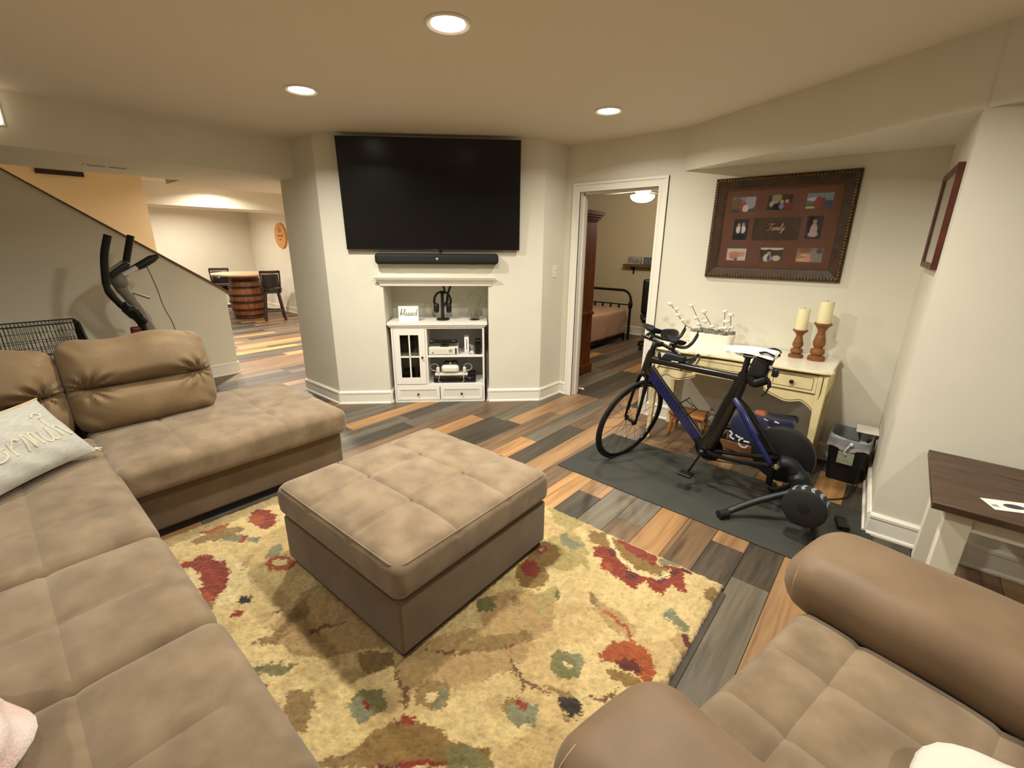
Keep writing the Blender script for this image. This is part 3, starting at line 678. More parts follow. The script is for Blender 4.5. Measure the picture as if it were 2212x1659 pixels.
# ================================================================== LIGHT FITTINGS
BULB = mat('bulb_lens', (255, 244, 226), 0.5, emit=22.0)
def recessed(x, y, label, power=CAN_POWER, col=CAN_COLOR, z=H):
    t = thing('recessed_light', label, 'ceiling light', (x, y, z), 0, 'recessed ceiling lights')
    r = MB(); r.lathe([(0.074, -0.0005), (0.098, -0.0005), (0.098, -0.006), (0.090, -0.010), (0.074, -0.006)], n=32, caps=False)
    r.build('trim_ring', TRIM, t)
    l = MB(); l.lathe([(0.0745, -0.003), (0.055, -0.007), (0.02, -0.0085), (0.0005, -0.009)], n=32, caps=False)
    l.build('lens', BULB, t)
    ld = bpy.data.lights.new('can_lamp', 'AREA'); ld.shape = 'DISK'; ld.size = 0.14; ld.energy = power; ld.color = col; ld.spread = math.radians(155)
    lo = bpy.data.objects.new('can_lamp', ld); COL.objects.link(lo); lo.parent = t; lo.location = (0, 0, -0.014)
    return t
recessed(-1.688, 1.547, 'large bright recessed ceiling light nearest the top edge, above the ottoman', 26)
recessed(-3.035, 1.558, 'recessed ceiling light left of the television, above the chaise', 28)
recessed(-1.799, 3.127, 'recessed ceiling light nearest the bedroom door', 10.5)
for (x, y, l, p) in ((-0.58, 1.98, 'in front of the armchair', 27), (-2.6, -0.1, 'over the corner of the sectional', 6), (-1.69, -1.4, 'added as unseen fill behind the sofa', 14), (1.2, 0.6, 'beyond the right edge, over the armchair back', 15)):  # the one behind the sofa is an added fill lamp
    recessed(x, y, 'recessed ceiling light outside the picture, ' + l, p)
for (x, y, p, l) in ((-8.72, 2.9, 24, 'before the far room beam'), (-7.0, 2.7, 150, 'over the passage floor'), (-11.2, 3.1, 36, 'over the barrel table'), (-11.2, 1.0, 36, 'over the hidden left of the far room')):
    recessed(x, y, 'recessed ceiling light hidden ' + l, p, (1.0, 0.90, 0.76))
recessed(-6.65, -0.2, 'recessed ceiling light hidden over the stairs', 1.5, (1.0, 0.87, 0.64))
# ================================================================== RUG
def make_rug():
    t = thing('area_rug', 'cream shag rug with red, olive and sage flowers under the ottoman', 'rug', (-1.6, 0.8, 0))
    MB().box(-2.74, -0.345, 0.205, 1.955, 0.0005, 0.006).build('rug_under_sheet', mat('rug_under_sheet', (70, 64, 58), 0.95), t, world=True, smooth=False)  # thin dark grey sheet under the pile, showing past its right edge
    x0, x1, y0, y1, st = -2.76, -0.368, 0.195, 1.992, 0.0056
    nx = int((x1 - x0) / st) + 1; ny = int((y1 - y0) / st) + 1
    gx, gy = np.meshgrid(np.linspace(x0, x1, nx), np.linspace(y0, y1, ny))
    P = np.stack([gx.ravel(), gy.ravel()], 1)
    def vnoise(p, s, seed):
        g = np.random.default_rng(seed).random((256, 256))
        q = p * s + 50; i = np.floor(q).astype(int); f = q - i; f = f * f * (3 - 2 * f)
        a = g[i[:, 0] % 256, i[:, 1] % 256]; b = g[(i[:, 0] + 1) % 256, i[:, 1] % 256]
        c = g[i[:, 0] % 256, (i[:, 1] + 1) % 256]; d = g[(i[:, 0] + 1) % 256, (i[:, 1] + 1) % 256]
        return (a * (1 - f[:, 0]) + b * f[:, 0]) * (1 - f[:, 1]) + (c * (1 - f[:, 0]) + d * f[:, 0]) * f[:, 1]
    Q = P + 0.022 * (np.stack([vnoise(P, 45, 1), vnoise(P, 45, 2)], 1) - 0.5) + 0.012 * (rng.random(P.shape) - 0.5)
    pal = {'c': (222, 196, 142), 'w': (230, 208, 158), 'k': (184, 152, 104), 'o': (146, 118, 70), 'O': (140, 108, 52), 'g': (122, 116, 72), 'G': (110, 104, 56), 'l': (178, 160, 104),
           's': (132, 130, 100), 't': (128, 134, 112), 'r': (140, 47, 18), 'R': (166, 78, 28), 'd': (98, 30, 20), 'x': (44, 30, 24), 'b': (120, 84, 48)}
    col = np.tile(np.array(lin(pal['c'])), (len(P), 1))
    tn = vnoise(P, 5, 3) * 0.6 + vnoise(P, 14, 4) * 0.4
    k = np.clip((tn - 0.52) * 7, 0, 1)[:, None]
    col = col * (1 - k * 0.6) + np.array(lin((196, 164, 112))) * k * 0.6
    for c, poly in RUGPOLY:
        V = np.array(poly); ins = np.zeros(len(Q), bool); n = len(V)
        lo, hi = V.min(0) - 0.03, V.max(0) + 0.03
        sel = np.where((Q[:, 0] > lo[0]) & (Q[:, 0] < hi[0]) & (Q[:, 1] > lo[1]) & (Q[:, 1] < hi[1]))[0]
        q = Q[sel]; r = np.zeros(len(sel), bool)
        for i in range(n):
            a, b = V[i], V[(i + 1) % n]
            cond = (a[1] > q[:, 1]) != (b[1] > q[:, 1])
            with np.errstate(divide='ignore', invalid='ignore'):
                xi = (b[0] - a[0]) * (q[:, 1] - a[1]) / (b[1] - a[1] + 1e-12) + a[0]
            r ^= cond & (q[:, 0] < xi)
        col[sel[r]] = lin(pal[c])
    tuft = vnoise(P, 60, 5) * 0.5 + rng.random(len(P)) * 0.5
    col = col * (0.40 + 0.36 * tuft)[:, None] * np.array([1.0, 0.97, 0.86])
    z = 0.026 + 0.012 * (tuft - 0.5) + 0.006 * (vnoise(P, 25, 6) - 0.5)
    ex = np.minimum.reduce([P[:, 0] - x0, x1 - P[:, 0], P[:, 1] - y0, y1 - P[:, 1]])
    z = np.where(ex < 0.001, 0.007, np.where(ex < 0.012, z * 0.8, z))
    jit = 0.0035 * (rng.random((len(P), 2)) - 0.5); 
    V = np.concatenate([P + jit + 0.004 * (np.stack([vnoise(P, 30, 8), vnoise(P, 30, 9)], 1) - .5), z[:, None]], 1)
    me = bpy.data.meshes.new('pile')
    I = np.arange(nx * ny).reshape(ny, nx)
    F = np.stack([I[:-1, :-1].ravel(), I[:-1, 1:].ravel(), I[1:, 1:].ravel(), I[1:, :-1].ravel()], 1)
    me.vertices.add(len(V)); me.vertices.foreach_set('co', V.ravel())
    me.loops.add(F.size); me.loops.foreach_set('vertex_index', F.ravel())
    me.polygons.add(len(F)); me.polygons.foreach_set('loop_start', np.arange(0, F.size, 4)); me.polygons.foreach_set('loop_total', np.full(len(F), 4))
    me.update(calc_edges=True)
    a = me.color_attributes.new('Col', 'FLOAT_COLOR', 'POINT')
    a.data.foreach_set('color', np.concatenate([col, np.ones((len(col), 1))], 1).ravel().astype(np.float32))
    me.materials.append(vcol_mat('rug_pile', 0.95, sheen=0.3))
    o = bpy.data.objects.new('pile', me); COL.objects.link(o); o.parent = t
    o.matrix_parent_inverse = Matrix.Translation(t.location).inverted(); o['kind'] = 'stuff'
make_rug()

# ================================================================== UPHOLSTERY helpers
def seam_fn(lines, depth=0.012, w=0.012, puff=0.0, hx=1, hy=1, hz_=1, wob=0.0, sd=0):
    rr = random.Random(sd); ph = [rr.uniform(0, 6) for _ in range(4)]
    def fn(x, y, z):
        if z > 0:
            k = z / hz_
            z += puff * k * (1 - (x / hx) ** 4) * (1 - (y / hy) ** 4)
            for (ax, c, lo, hi) in lines:
                d, s_ = (x - c, y) if ax == 'x' else (y - c, x)
                if lo <= s_ <= hi:
                    z -= k * depth * (math.exp(-(d / w) ** 2) + 0.35 * math.exp(-(d / (w * 4)) ** 2))
            if wob:
                z += k * wob * (math.sin(7 * x + ph[0]) * math.sin(6 * y + ph[1]) + 0.5 * math.sin(17 * x + 5 * y + ph[2]))
        return x, y, z
    return fn
STITCH = mat('stitching', (176, 152, 122), 0.8)
def piping(mb, x0, x1, y0, y1, z, r, rc=0.05, n=5):
    pts = []
    for (cx, cy, a) in ((x1 - rc, y0 + rc, -PI / 2), (x1 - rc, y1 - rc, 0), (x0 + rc, y1 - rc, PI / 2), (x0 + rc, y0 + rc, PI)):
        for k in range(n + 1):
            t = a + PI / 2 * k / n
            pts.append((cx + rc * math.cos(t), cy + rc * math.sin(t), z))
    # densify the straight runs
    out = []
    for i in range(len(pts)):
        a, b = Vector(pts[i]), Vector(pts[(i + 1) % len(pts)])
        m_ = max(1, int((b - a).length / 0.1))
        out += [a.lerp(b, k / m_) for k in range(m_)]
    mb.tube(out, r, 6, closed=True)

# ---- ottoman
ot = thing('storage_ottoman', 'square tan suede storage ottoman with tufted top on the rug', 'ottoman', (-1.625, 1.195, 0.031), math.radians(1.3))
MB().box(-0.435, 0.435, -0.445, 0.445, 0.0, 0.03).build('plinth', mat('ottoman_plinth', (38, 24, 16), 0.5), ot, smooth=False)
MB().rbox((0, 0, 0.145), (0.452, 0.462, 0.117), 0.012, 2, (4, 4, 2), lambda x, y, z: (x, y, z)).build('body', SUEDE2, ot)
L = [('x', -0.16, -0.48, 0.48), ('x', 0.16, -0.48, 0.48), ('y', -0.16, -0.47, 0.47), ('y', 0.16, -0.47, 0.47)]
def ott(x, y, z):
    f = seam_fn(L, 0.012, 0.010, 0.028, 0.466, 0.476, 0.088)
    x, y, z = f(x, y, z)
    s_ = 1 + 0.012 * (1 - (min(abs(z), 0.08) / 0.08) ** 2)
    return x * s_, y * s_, z
lid = MB().rbox((0, 0, 0.352), (0.464, 0.474, 0.082), 0.045, 4, (60, 60, 3), ott).build('lid', SUEDE, ot)
pm = MB(); piping(pm, -0.452, 0.452, -0.462, 0.462, 0.423, 0.0035, 0.05); pm.build('piping', SUEDE, lid)
for (a, b) in ((-.16, -.16), (.16, -.16), (-.16, .16), (.16, .16)): MB().sphere((a, b, 0.449), 0.006, 8, 6, (1, 1, .5)).build('tuft', SUEDE2, lid)

# ---- sectional: chaise on the left, row of seats in front
sf = thing('sectional_sofa', 'brown suede sectional sofa with chaise along the left', 'sofa', (-2.2, 0.0, 0))
W_ = dict(world=True)
legm = mat('sofa_feet', (22, 16, 12), 0.6)
MB().box(-3.72, -2.84, -0.7, 1.43, 0.0, 0.048).box(-2.84, -0.78, -0.8, 0.18, 0.0, 0.048).build('plinth', legm, sf, smooth=False, **W_)
MB().rbox((-3.295, 0.345, 0.174), (0.480, 1.105, 0.128), 0.022, 3, (4, 8, 2)).build('chaise_base', SUEDE2, sf, **W_)
L = [('y', -0.28, -0.5, 0.5), ('y', 0.22, -0.5, 0.5), ('x', 0.13, -0.65, 0.7)]
MB().rbox((-3.245, 0.845, 0.388), (0.525, 0.62, 0.088), 0.055, 4, (44, 56, 3), seam_fn(L, 0.008, 0.010, 0.018, 0.53, 0.62, 0.088, 0.003, 3)).build('chaise_cushion', SUEDE, sf, **W_)
MB().rbox((-1.78, -0.31, 0.174), (1.04, 0.565, 0.128), 0.02, 2, (8, 4, 2)).build('seat_base', SUEDE2, sf, **W_)
for i, (a, b) in enumerate(((-3.42, -2.04), (-2.04, -1.385), (-1.385, -0.72))):
    cx = (a + b) / 2; hx = (b - a) / 2 - 0.003
    L = [('x', 0.02 if i else 0.35, -0.6, 0.37), ('y', 0.13, -0.8, 0.8)]
    hh = 0.096 if i < 2 else 0.105
    MB().rbox((cx, -0.19, 0.285 + hh), (hx, 0.452, hh), 0.055, 5, (36 if i else 64, 44, 3), seam_fn(L, 0.008, 0.009, 0.015, hx, 0.45, hh, 0.003, 20 + i)).build('seat_cushion', SUEDE, sf, **W_)
    if i: MB().rbox((cx, -0.70, 0.72), (hx, 0.14, 0.27), 0.11, 4, (12, 4, 8)).build('back_cushion', LEATHER, sf, **W_)
MB().rbox((-1.75, -0.92, 0.42), (1.02, 0.08, 0.35), 0.03, 2, (4, 2, 4)).build('back_frame', SUEDE2, sf, **W_)
MB().rbox((-3.835, 0.08, 0.42), (0.065, 0.92, 0.34), 0.03, 2, (2, 8, 4)).build('back_frame', SUEDE2, sf, **W_)

def puffy(name, cy, hy, tilt, cx, z0, hgt, sd):
    """pillow back: two stacked rolls pinched along a sagging seam, gathered at both ends, facing +X"""
    rr = random.Random(sd); ph = [rr.uniform(0, 6) for _ in range(8)]
    hz2 = hgt / 2; hx = 0.17
    def sst(a, b, t): t = max(0, min(1, (t - a) / (b - a))); return t * t * (3 - 2 * t)
    def fn(x, y, z):
        v = max(-1, min(1, z / hz2)); u = max(-1, min(1, y / hy))
        v0 = -0.06 + 0.10 * abs(u) ** 2 + 0.03 * math.sin(3 * u + ph[0])
        F = (1 - abs(u) ** 4) ** 0.5 * (1 - abs(v) ** 4) ** 0.5
        P = 1 - sst(0.62, 1.0, abs(u + 0.05))
        pin = math.exp(-((v - v0) / 0.15) ** 2) * 0.55 + math.exp(-((v - v0) / 0.035) ** 2) * 0.22
        g = 0.34 + 0.74 * F
        if x > 0:
            gx = x * (g - P * pin * 0.75)
            # puckers radiating from the seam ends
            for s_ in (-1, 1):
                du, dv = (u - s_ * 0.74), (v - v0) * 1.1
                r_ = math.hypot(du, dv); a = math.atan2(dv, du * s_)
                gx += 0.013 * math.sin(11 * a + ph[1] + s_) * math.exp(-((r_ - 0.22) / 0.16) ** 2) * F
            # soft lumps and corner folds
            gx += 0.010 * F * (math.sin(4.2 * u + ph[2]) * math.sin(3.1 * v + ph[3]) + 0.5 * math.sin(8 * u - 5 * v + ph[4]))
            e = sst(0.55, 0.95, abs(u)) * sst(0.35, 0.9, abs(v))
            gx += 0.012 * e * math.sin(16 * u + 13 * v + ph[5])
            gx += 0.03 * F * (v > v0) * (1 - v)          # the upper roll hangs over the lower one
        else:
            gx = x * (0.3 + 0.5 * F)
        zz = z * (1 - 0.05 * abs(u) ** 4) + 0.012 * math.sin(5 * u + ph[6]) * (v > 0.6)
        yy = y * (1 - 0.07 * abs(v) ** 3)
        c, s_ = math.cos(tilt), math.sin(tilt)
        return gx * c - zz * s_, yy, gx * s_ + zz * c
    o = MB().rbox((cx, cy, z0 + hz2), (hx, hy, hz2), 0.07, 4, (5, 64, 56), fn).build(name, PILLOWL, sf, **W_)
    return o
PILLOWL = mat('cushion_leather', (114, 93, 67), 0.62, col2=(128, 105, 75), scale=6, bump=0.25, bscale=40, sheen=0.1, spec=0.35)
b1 = puffy('back_cushion', 0.560, 0.370, 0.24, -3.56, 0.445, 0.56, 3)
b2 = puffy('back_cushion', -0.165, 0.372, 0.24, -3.57, 0.43, 0.56, 5)

# ---- embroidered throw pillow on the left seat
def pillow(name, label, m, loc, rot, w, h, th, seed=0, corners=1.0, parts=True):
    t = bpy.data.objects.new(name, None); COL.objects.link(t); t.location = loc; t.rotation_euler = rot
    tag(t, label, 'pillow')
    rr = random.Random(seed); ph = [rr.uniform(0, 6) for _ in range(5)]
    def side(sg):
        def fn(u, v):
            x = (u - .5) * 2; y = (v - .5) * 2
            pin = 1 - 0.07 * (1 - x * x) * abs(y) ** 2; pin2 = 1 - 0.07 * (1 - y * y) * abs(x) ** 2
            k = max(0, (1 - abs(x) ** 2.6)) ** 0.55 * max(0, (1 - abs(y) ** 2.6)) ** 0.55
            zz = sg * th * k * (1 + 0.08 * math.sin(5 * x + ph[0]) * math.sin(4 * y + ph[1])) + 0.005 * k * math.sin(13 * x + 8 * y + ph[2])
            return (x * w / 2 * pin2, y * h / 2 * pin, zz)
        return fn
    mb = MB(); mb.grid(side(1), 34, 26)
    n0 = len(mb.v); mb.grid(side(-1), 34, 26)
    mb.f = mb.f[:33 * 25] + [f[::-1] for f in mb.f[33 * 25:]]
    o = mb.build('cover', m, t)
    return t, side(1)
LINEN = mat('pale_linen', (172, 170, 161), 0.9, col2=(190, 187, 177), scale=30, stretch=(1, 6, 1), bump=0.5, bscale=160)
pt, psf = pillow('throw_pillow', 'pale linen throw pillow with raised cream rope lettering', LINEN, (-2.985, -0.085, 0.585), (0, 0, 0), 0.56, 0.36, 0.075, 4)
# orient: local x = along the pillow, local y = up the leaning face, local z = outwards
ex = Vector((-0.65, 0.76, 0.0)).normalized()
ey = Vector((-0.22, -0.12, 0.29)); ey = (ey - ex * ey.dot(ex)).normalized(); ez = ex.cross(ey)
pt.location = Vector((-3.03, 0.20, 0.495)) - ex * 0.28 + ey * 0.18 + ez * 0.045
pt.rotation_euler = Matrix((ex, ey, ez)).transposed().to_euler()
def rope(curves, m, sf_, w, h, r, parent, name, off=0.001):
    mb = MB()
    for cv in curves:
        pts = []
        for p in smooth_path([(a, b, 0) for a, b in cv], 5):
            q = sf_(p.x / w + .5, p.y / h + .5)
            pts.append((p.x, p.y, q[2] + off))
        mb.tube(pts, r, 6)
    return mb.build(name, m, parent)
# looped cursive letters across the middle of the pillow
LET = [[(-.235, -.07), (-.225, .0), (-.205, .0), (-.205, -.07), (-.19, -.005), (-.17, .0), (-.165, -.07)],
       [(-.10, -.005), (-.135, -.015), (-.14, -.06), (-.11, -.07), (-.085, -.05), (-.09, -.01), (-.105, -.002), (-.07, -.02)],
       [(-.055, -.07), (-.05, -.005), (-.05, -.03), (-.03, .0), (-.015, -.01)],
       [(.0, -.07), (.01, .0), (.025, .0), (.03, -.065), (.045, .0), (.06, .0), (.065, -.065)],
       [(.085, .0), (.09, -.06), (.115, -.06), (.12, .005), (.12, -.06), (.14, -.065)],
       [(.155, .055), (.16, -.06), (.16, -.01), (.185, .0), (.195, -.03), (.20, -.065), (.22, -.06)],
       [(.13, .075), (.15, .09), (.17, .075), (.155, .06)]]
rope(LET, mat('rope_trim', (204, 196, 174), 0.85), psf, 0.56, 0.36, 0.0045, pt, 'lettering')
tb = MB()
for k in range(9):
    tb.tube([(0.272, -0.168, 0), (0.295 + 0.008 * math.cos(k * 2.1), -0.182 + 0.010 * math.sin(k * 2.1), 0.006 * math.cos(k * 1.3))], [0.003, 0.002], 5)
tb.sphere((0.279, -0.172, 0), 0.008)
tb.build('tassel', mat('tassel_cotton', (228, 214, 196), 0.9), pt)
bd = MB(); bd.tube([psf(i / 30 , 1.0)[:2] + (0.004,) for i in range(31)], 0.0045, 6); bd.build('top_binding', mat('gold_binding', (206, 176, 124), 0.8), pt)
p2, _ = pillow('throw_pillow', 'light blue throw pillow behind the linen one at the left edge', mat('blue_cotton', (176, 200, 204), 0.9, bump=0.3, bscale=200), (-2.90, -0.36, 0.64), (0, 0, 0), 0.42, 0.40, 0.07, 9)
p2.rotation_euler = Matrix((Vector((-0.6, 0.8, 0)).normalized(), Vector((-.25, -.1876, .95)).normalized(), Vector((-0.6, 0.8, 0)).normalized().cross(Vector((-.25, -.1876, .95)).normalized()))).transposed().to_euler()

# ---- soft blankets at the bottom corners
def blanket(name, label, m, c, r, seed, sc=(1, 1, .6)):
    rr = random.Random(seed); ph = [rr.uniform(0, 6) for _ in range(6)]
    mb = MB()
    def fn(u, v):
        t = 2 * PI * u; p = PI * v
        k = 1 + 0.10 * math.sin(3 * t + ph[0]) * math.sin(p) + 0.06 * math.sin(7 * t + 4 * p + ph[1]) * math.sin(p) + 0.05 * math.sin(9 * p + ph[2]) * math.sin(p)
        x, y, z = math.sin(p) * math.cos(t), math.sin(p) * math.sin(t), -math.cos(p)
        z = max(z, -0.55)
        return (c[0] + r * sc[0] * k * x, c[1] + r * sc[1] * k * y, c[2] + r * sc[2] * k * z)
    mb.grid(fn, 64, 40, closed_u=True)
    o = mb.build(name, m)
    return tag(o, label, 'blanket')
blanket('throw_blanket', 'fluffy pink and white blanket heaped in the bottom left corner', mat('pink_fleece', (205, 160, 152), 0.95, col2=(222, 206, 198), scale=7, bump=0.9, bscale=140, sheen=0.5), (-1.22, -0.395, 0.565), 0.31, 3, (1, .8, .42))

# ================================================================== ARMCHAIR
ar = math.radians(-104.5)
ch = thing('armchair', 'large brown suede armchair with puffy arms at the lower right', 'armchair', (-0.13, 1.15, 0), ar)
# local x: towards the near arm, local y: towards the back
MB().box(-0.56, 0.56, 0.06, 0.86, 0.0, 0.06).build('plinth', legm, ch, smooth=False)
MB().rbox((0, 0.46, 0.19), (0.62, 0.42, 0.135), 0.03, 2, (6, 4, 2)).build('base', SUEDE2, ch)
L = [('x', -0.105, -0.5, 0.5), ('x', 0.125, -0.5, 0.5), ('y', -0.21, -0.4, 0.4), ('y', 0.08, -0.4, 0.4)]
MB().rbox((0, 0.375, 0.392), (0.345, 0.375, 0.082), 0.045, 4, (44, 44, 3), seam_fn(L, 0.009, 0.011, 0.014, 0.34, 0.38, 0.08, 0.003, 8)).build('seat_cushion', SUEDE, ch)
MB().rbox((0, 0.80, 0.56), (0.62, 0.13, 0.40), 0.09, 3, (10, 3, 8)).build('backrest', LEATHER, ch)
def arm(sg):
    o = []
    MB().rbox((sg * 0.50, 0.40, 0.27), (0.135, 0.40, 0.22), 0.04, 3, (3, 6, 4)).build('arm_panel', SUEDE2, ch)
    def fn(x, y, z):
        v = y / 0.44
        k = 1 - 0.05 * max(0, -v) ** 8
        w = math.sin(23 * y + sg) * 0.003
        return x * k + w * (abs(x) > 0.1), y + 0.012 * (1 - (x / 0.2) ** 2) * (-1 if v < -0.85 else 0), z * k + 0.012 * math.cos(PI * v / 2)
    p = MB().rbox((sg * 0.495, 0.365, 0.525), (0.19, 0.44, 0.105), 0.10, 6, (6, 26, 3), fn).build('arm_pad', LEATHER, ch)
    # stitched welt round the front roll
    st_ = MB(); pts = []; a_, b_, r_ = (0.19 - 0.0165 + 0.0012) * .979, (0.105 - 0.0165 + 0.0012) * .979, 0.083
    for (cx, cz, t0) in ((a_ - r_, -(b_ - r_), -PI / 2), (a_ - r_, b_ - r_, 0), (-(a_ - r_), b_ - r_, PI / 2), (-(a_ - r_), -(b_ - r_), PI)):
        for k in range(9):
            t = t0 + PI / 2 * k / 8
            pts.append((sg * 0.495 + cx + r_ * math.cos(t), -0.031, 0.5275 + cz + r_ * math.sin(t)))
    pts.append(pts[0])
    st_.tube(pts[:-1], 0.0022, 6, closed=True); st_.build('welt', STITCH, p)
arm(1); arm(-1)
blanket('throw_blanket', 'white quilted throw bunched on the armchair seat at the right edge', mat('white_throw', (206, 200, 186), 0.95, bump=0.8, bscale=60, sheen=0.4), (0.40, 0.88, 0.515), 0.26, 12, (1, 1, .5))
# ================================================================== TV WALL
def tvmat4(t, n, z):
    """matrix: local x along the wall, local y into the wall, local z up"""
    p = TVP(t, n, z)
    return Matrix(((s2, -s2, 0, p[0]), (s2, s2, 0, p[1]), (0, 0, 1, p[2]), (0, 0, 0, 1)))
TVROT = PI / 4
def tvthing(name, label, cat, t, n, z, group=None):
    return thing(name, label, cat, TVP(t, n, z), TVROT, group)

tv = tvthing('television', 'large black flat television mounted above the niche', 'television', 1.005, 0.055, 1.50)
tilt = math.radians(3.6)
def tl(mb): mb.T = Matrix.Rotation(tilt, 4, 'X'); return mb
tl(MB()).box(-0.785, 0.785, 0.0, 0.028, 0, 0.915).build('panel', BLACK, tv, bevel=0.003)
scr = bpy.data.materials.new('tv_screen'); scr.use_nodes = True
b_ = scr.node_tree.nodes['Principled BSDF']; b_.inputs['Base Color'].default_value = (0.006, 0.005, 0.0055, 1); b_.inputs['Roughness'].default_value = 0.22; b_.inputs['Specular IOR Level'].default_value = 0.35
tl(MB()).box(-0.779, 0.779, -0.0015, 0.0, 0.010, 0.909).build('screen', scr, tv, smooth=False)
tl(MB()).box(-0.035, 0.035, -0.0025, 0.0, 0.002, 0.008).build('logo_bar', mat('tv_logo', (80, 80, 82), 0.3, metal=0.6), tv, smooth=False)
MB().box(-0.25, 0.25, 0.02, 0.054, 0.25, 0.65).build('wall_mount', DARKMET, tv, smooth=False)
MB().tube(smooth_path([(0.045, 0.04, 0.06), (0.045, 0.045, 0.0), (0.047, 0.05, -0.05)]), 0.004, 6).tube(smooth_path([(0.062, 0.04, 0.06), (0.06, 0.045, 0.0), (0.06, 0.05, -0.05)]), 0.004, 6).build('cable', BLACK, tv)

sb = tvthing('soundbar', 'long black soundbar on the wall under the television', 'speaker', 1.03, 0.055, 1.372)
MB().rbox((0, 0.0, 0.05), (0.563, 0.05, 0.049), 0.03, 4, (10, 2, 2)).build('body', mat('soundbar_cloth', (22, 21, 21), 0.7, bump=0.3, bscale=700), sb)
MB().box(-0.009, 0.009, -0.053, -0.0495, 0.043, 0.061).build('badge', mat('badge_white', (214, 206, 186), 0.5), sb, smooth=False)
MB().box(-0.0045, 0.0045, -0.0536, -0.053, 0.051, 0.053).box(-0.0045, -0.0025, -0.0536, -0.053, 0.046, 0.057).box(0.0005, 0.0025, -0.0536, -0.053, 0.046, 0.053).build('badge_letters', BLACK, sb, smooth=False)
for x in (-0.37, 0.33):
    MB().box(x - 0.03, x + 0.03, -0.03, 0.05, -0.004, 0.004).build('wall_bracket', CHROME, sb, smooth=False)

# ---- media cabinet
cb = tvthing('media_cabinet', 'white media cabinet with glass door and two drawers in the niche', 'cabinet', 1.0, -0.005, 0.0)
y1 = 0.40
def cbx(name, *b, parent=None, m=WHITE, bevel=0.0015): 
    mb = MB()
    for q in b: mb.box(*q)
    return mb.build(name, m, parent or cb, bevel=bevel)
cbx('top', (-0.485, 0.485, -0.022, y1, 0.795, 0.822))
cbx('top_moulding', (-0.470, 0.470, -0.012, y1, 0.778, 0.795))
cbx('side_panel', (-0.455, -0.437, 0, y1, 0.0, 0.778)); cbx('side_panel', (0.437, 0.455, 0, y1, 0.0, 0.778))
cbx('face_rail', (-0.437, 0.437, 0, 0.018, 0.758, 0.778)); cbx('face_rail', (-0.437, 0.437, 0, 0.018, 0.160, 0.190)); cbx('toe_rail', (-0.437, 0.437, -0.006, 0.018, 0.0, 0.022))
cbx('divider', (-0.128, -0.110, 0.002, y1, 0.190, 0.758))
cbx('back_panel', (-0.437, 0.437, y1 - 0.008, y1, 0.022, 0.778), m=mat('cabinet_back', (200, 198, 196), 0.6))
cbx('shelf', (-0.110, 0.437, 0.012, y1 - 0.01, 0.467, 0.485)); cbx('shelf', (-0.437, -0.128, 0.03, y1 - 0.01, 0.467, 0.485))
cbx('bottom_panel', (-0.437, 0.437, 0.018, y1 - 0.01, 0.175, 0.190))
dd = cbx('door', (-0.434, -0.374, -0.006, 0.014, 0.194, 0.755), (-0.192, -0.130, -0.006, 0.014, 0.194, 0.755), (-0.374, -0.192, -0.006, 0.014, 0.194, 0.262), (-0.374, -0.192, -0.006, 0.014, 0.697, 0.755))
cbx('muntin', (-0.290, -0.276, -0.004, 0.010, 0.262, 0.697), parent=dd, bevel=0); cbx('muntin', (-0.374, -0.192, -0.004, 0.010, 0.470, 0.485), parent=dd, bevel=0)
pane_m = mat('pane_glass', (225, 228, 222), 0.04, trans=1.0, ior=1.2)
for (a, b) in ((-0.374, -0.290), (-0.276, -0.192)):
    for (c, d) in ((0.262, 0.470), (0.485, 0.697)):
        cbx('pane', (a, b, 0.002, 0.005, c, d), parent=dd, m=pane_m, bevel=0)
knm = mat('knob_bronze', (62, 50, 40), 0.35, metal=0.8)
def knob(x, z, parent, y=-0.006, r=0.011):
    MB().lathe([(0.004, 0.0), (0.004, -0.012), (r, -0.016), (r, -0.022), (r * 0.6, -0.026)], (x, y, z), 14, axis='y').build('knob', knm, parent)
knob(-0.160, 0.475, dd)
for (a, b) in ((-0.434, -0.004), (0.004, 0.434)):
    q = cbx('drawer', (a, b, -0.004, 0.02, 0.026, 0.157))
    cbx('drawer_panel', (a + 0.035, b - 0.035, -0.0045, -0.003, 0.051, 0.132), parent=q, m=mat('drawer_recess', (224, 219, 208), 0.45), bevel=0)
    cbx('drawer_rim', (a, b, -0.010, -0.004, 0.026, 0.050), (a, b, -0.010, -0.004, 0.133, 0.157), (a, a + 0.034, -0.010, -0.004, 0.05, 0.133), (b - 0.034, b, -0.010, -0.004, 0.05, 0.133), parent=q, bevel=0.001)
    knob((a + b) / 2, 0.092, q)

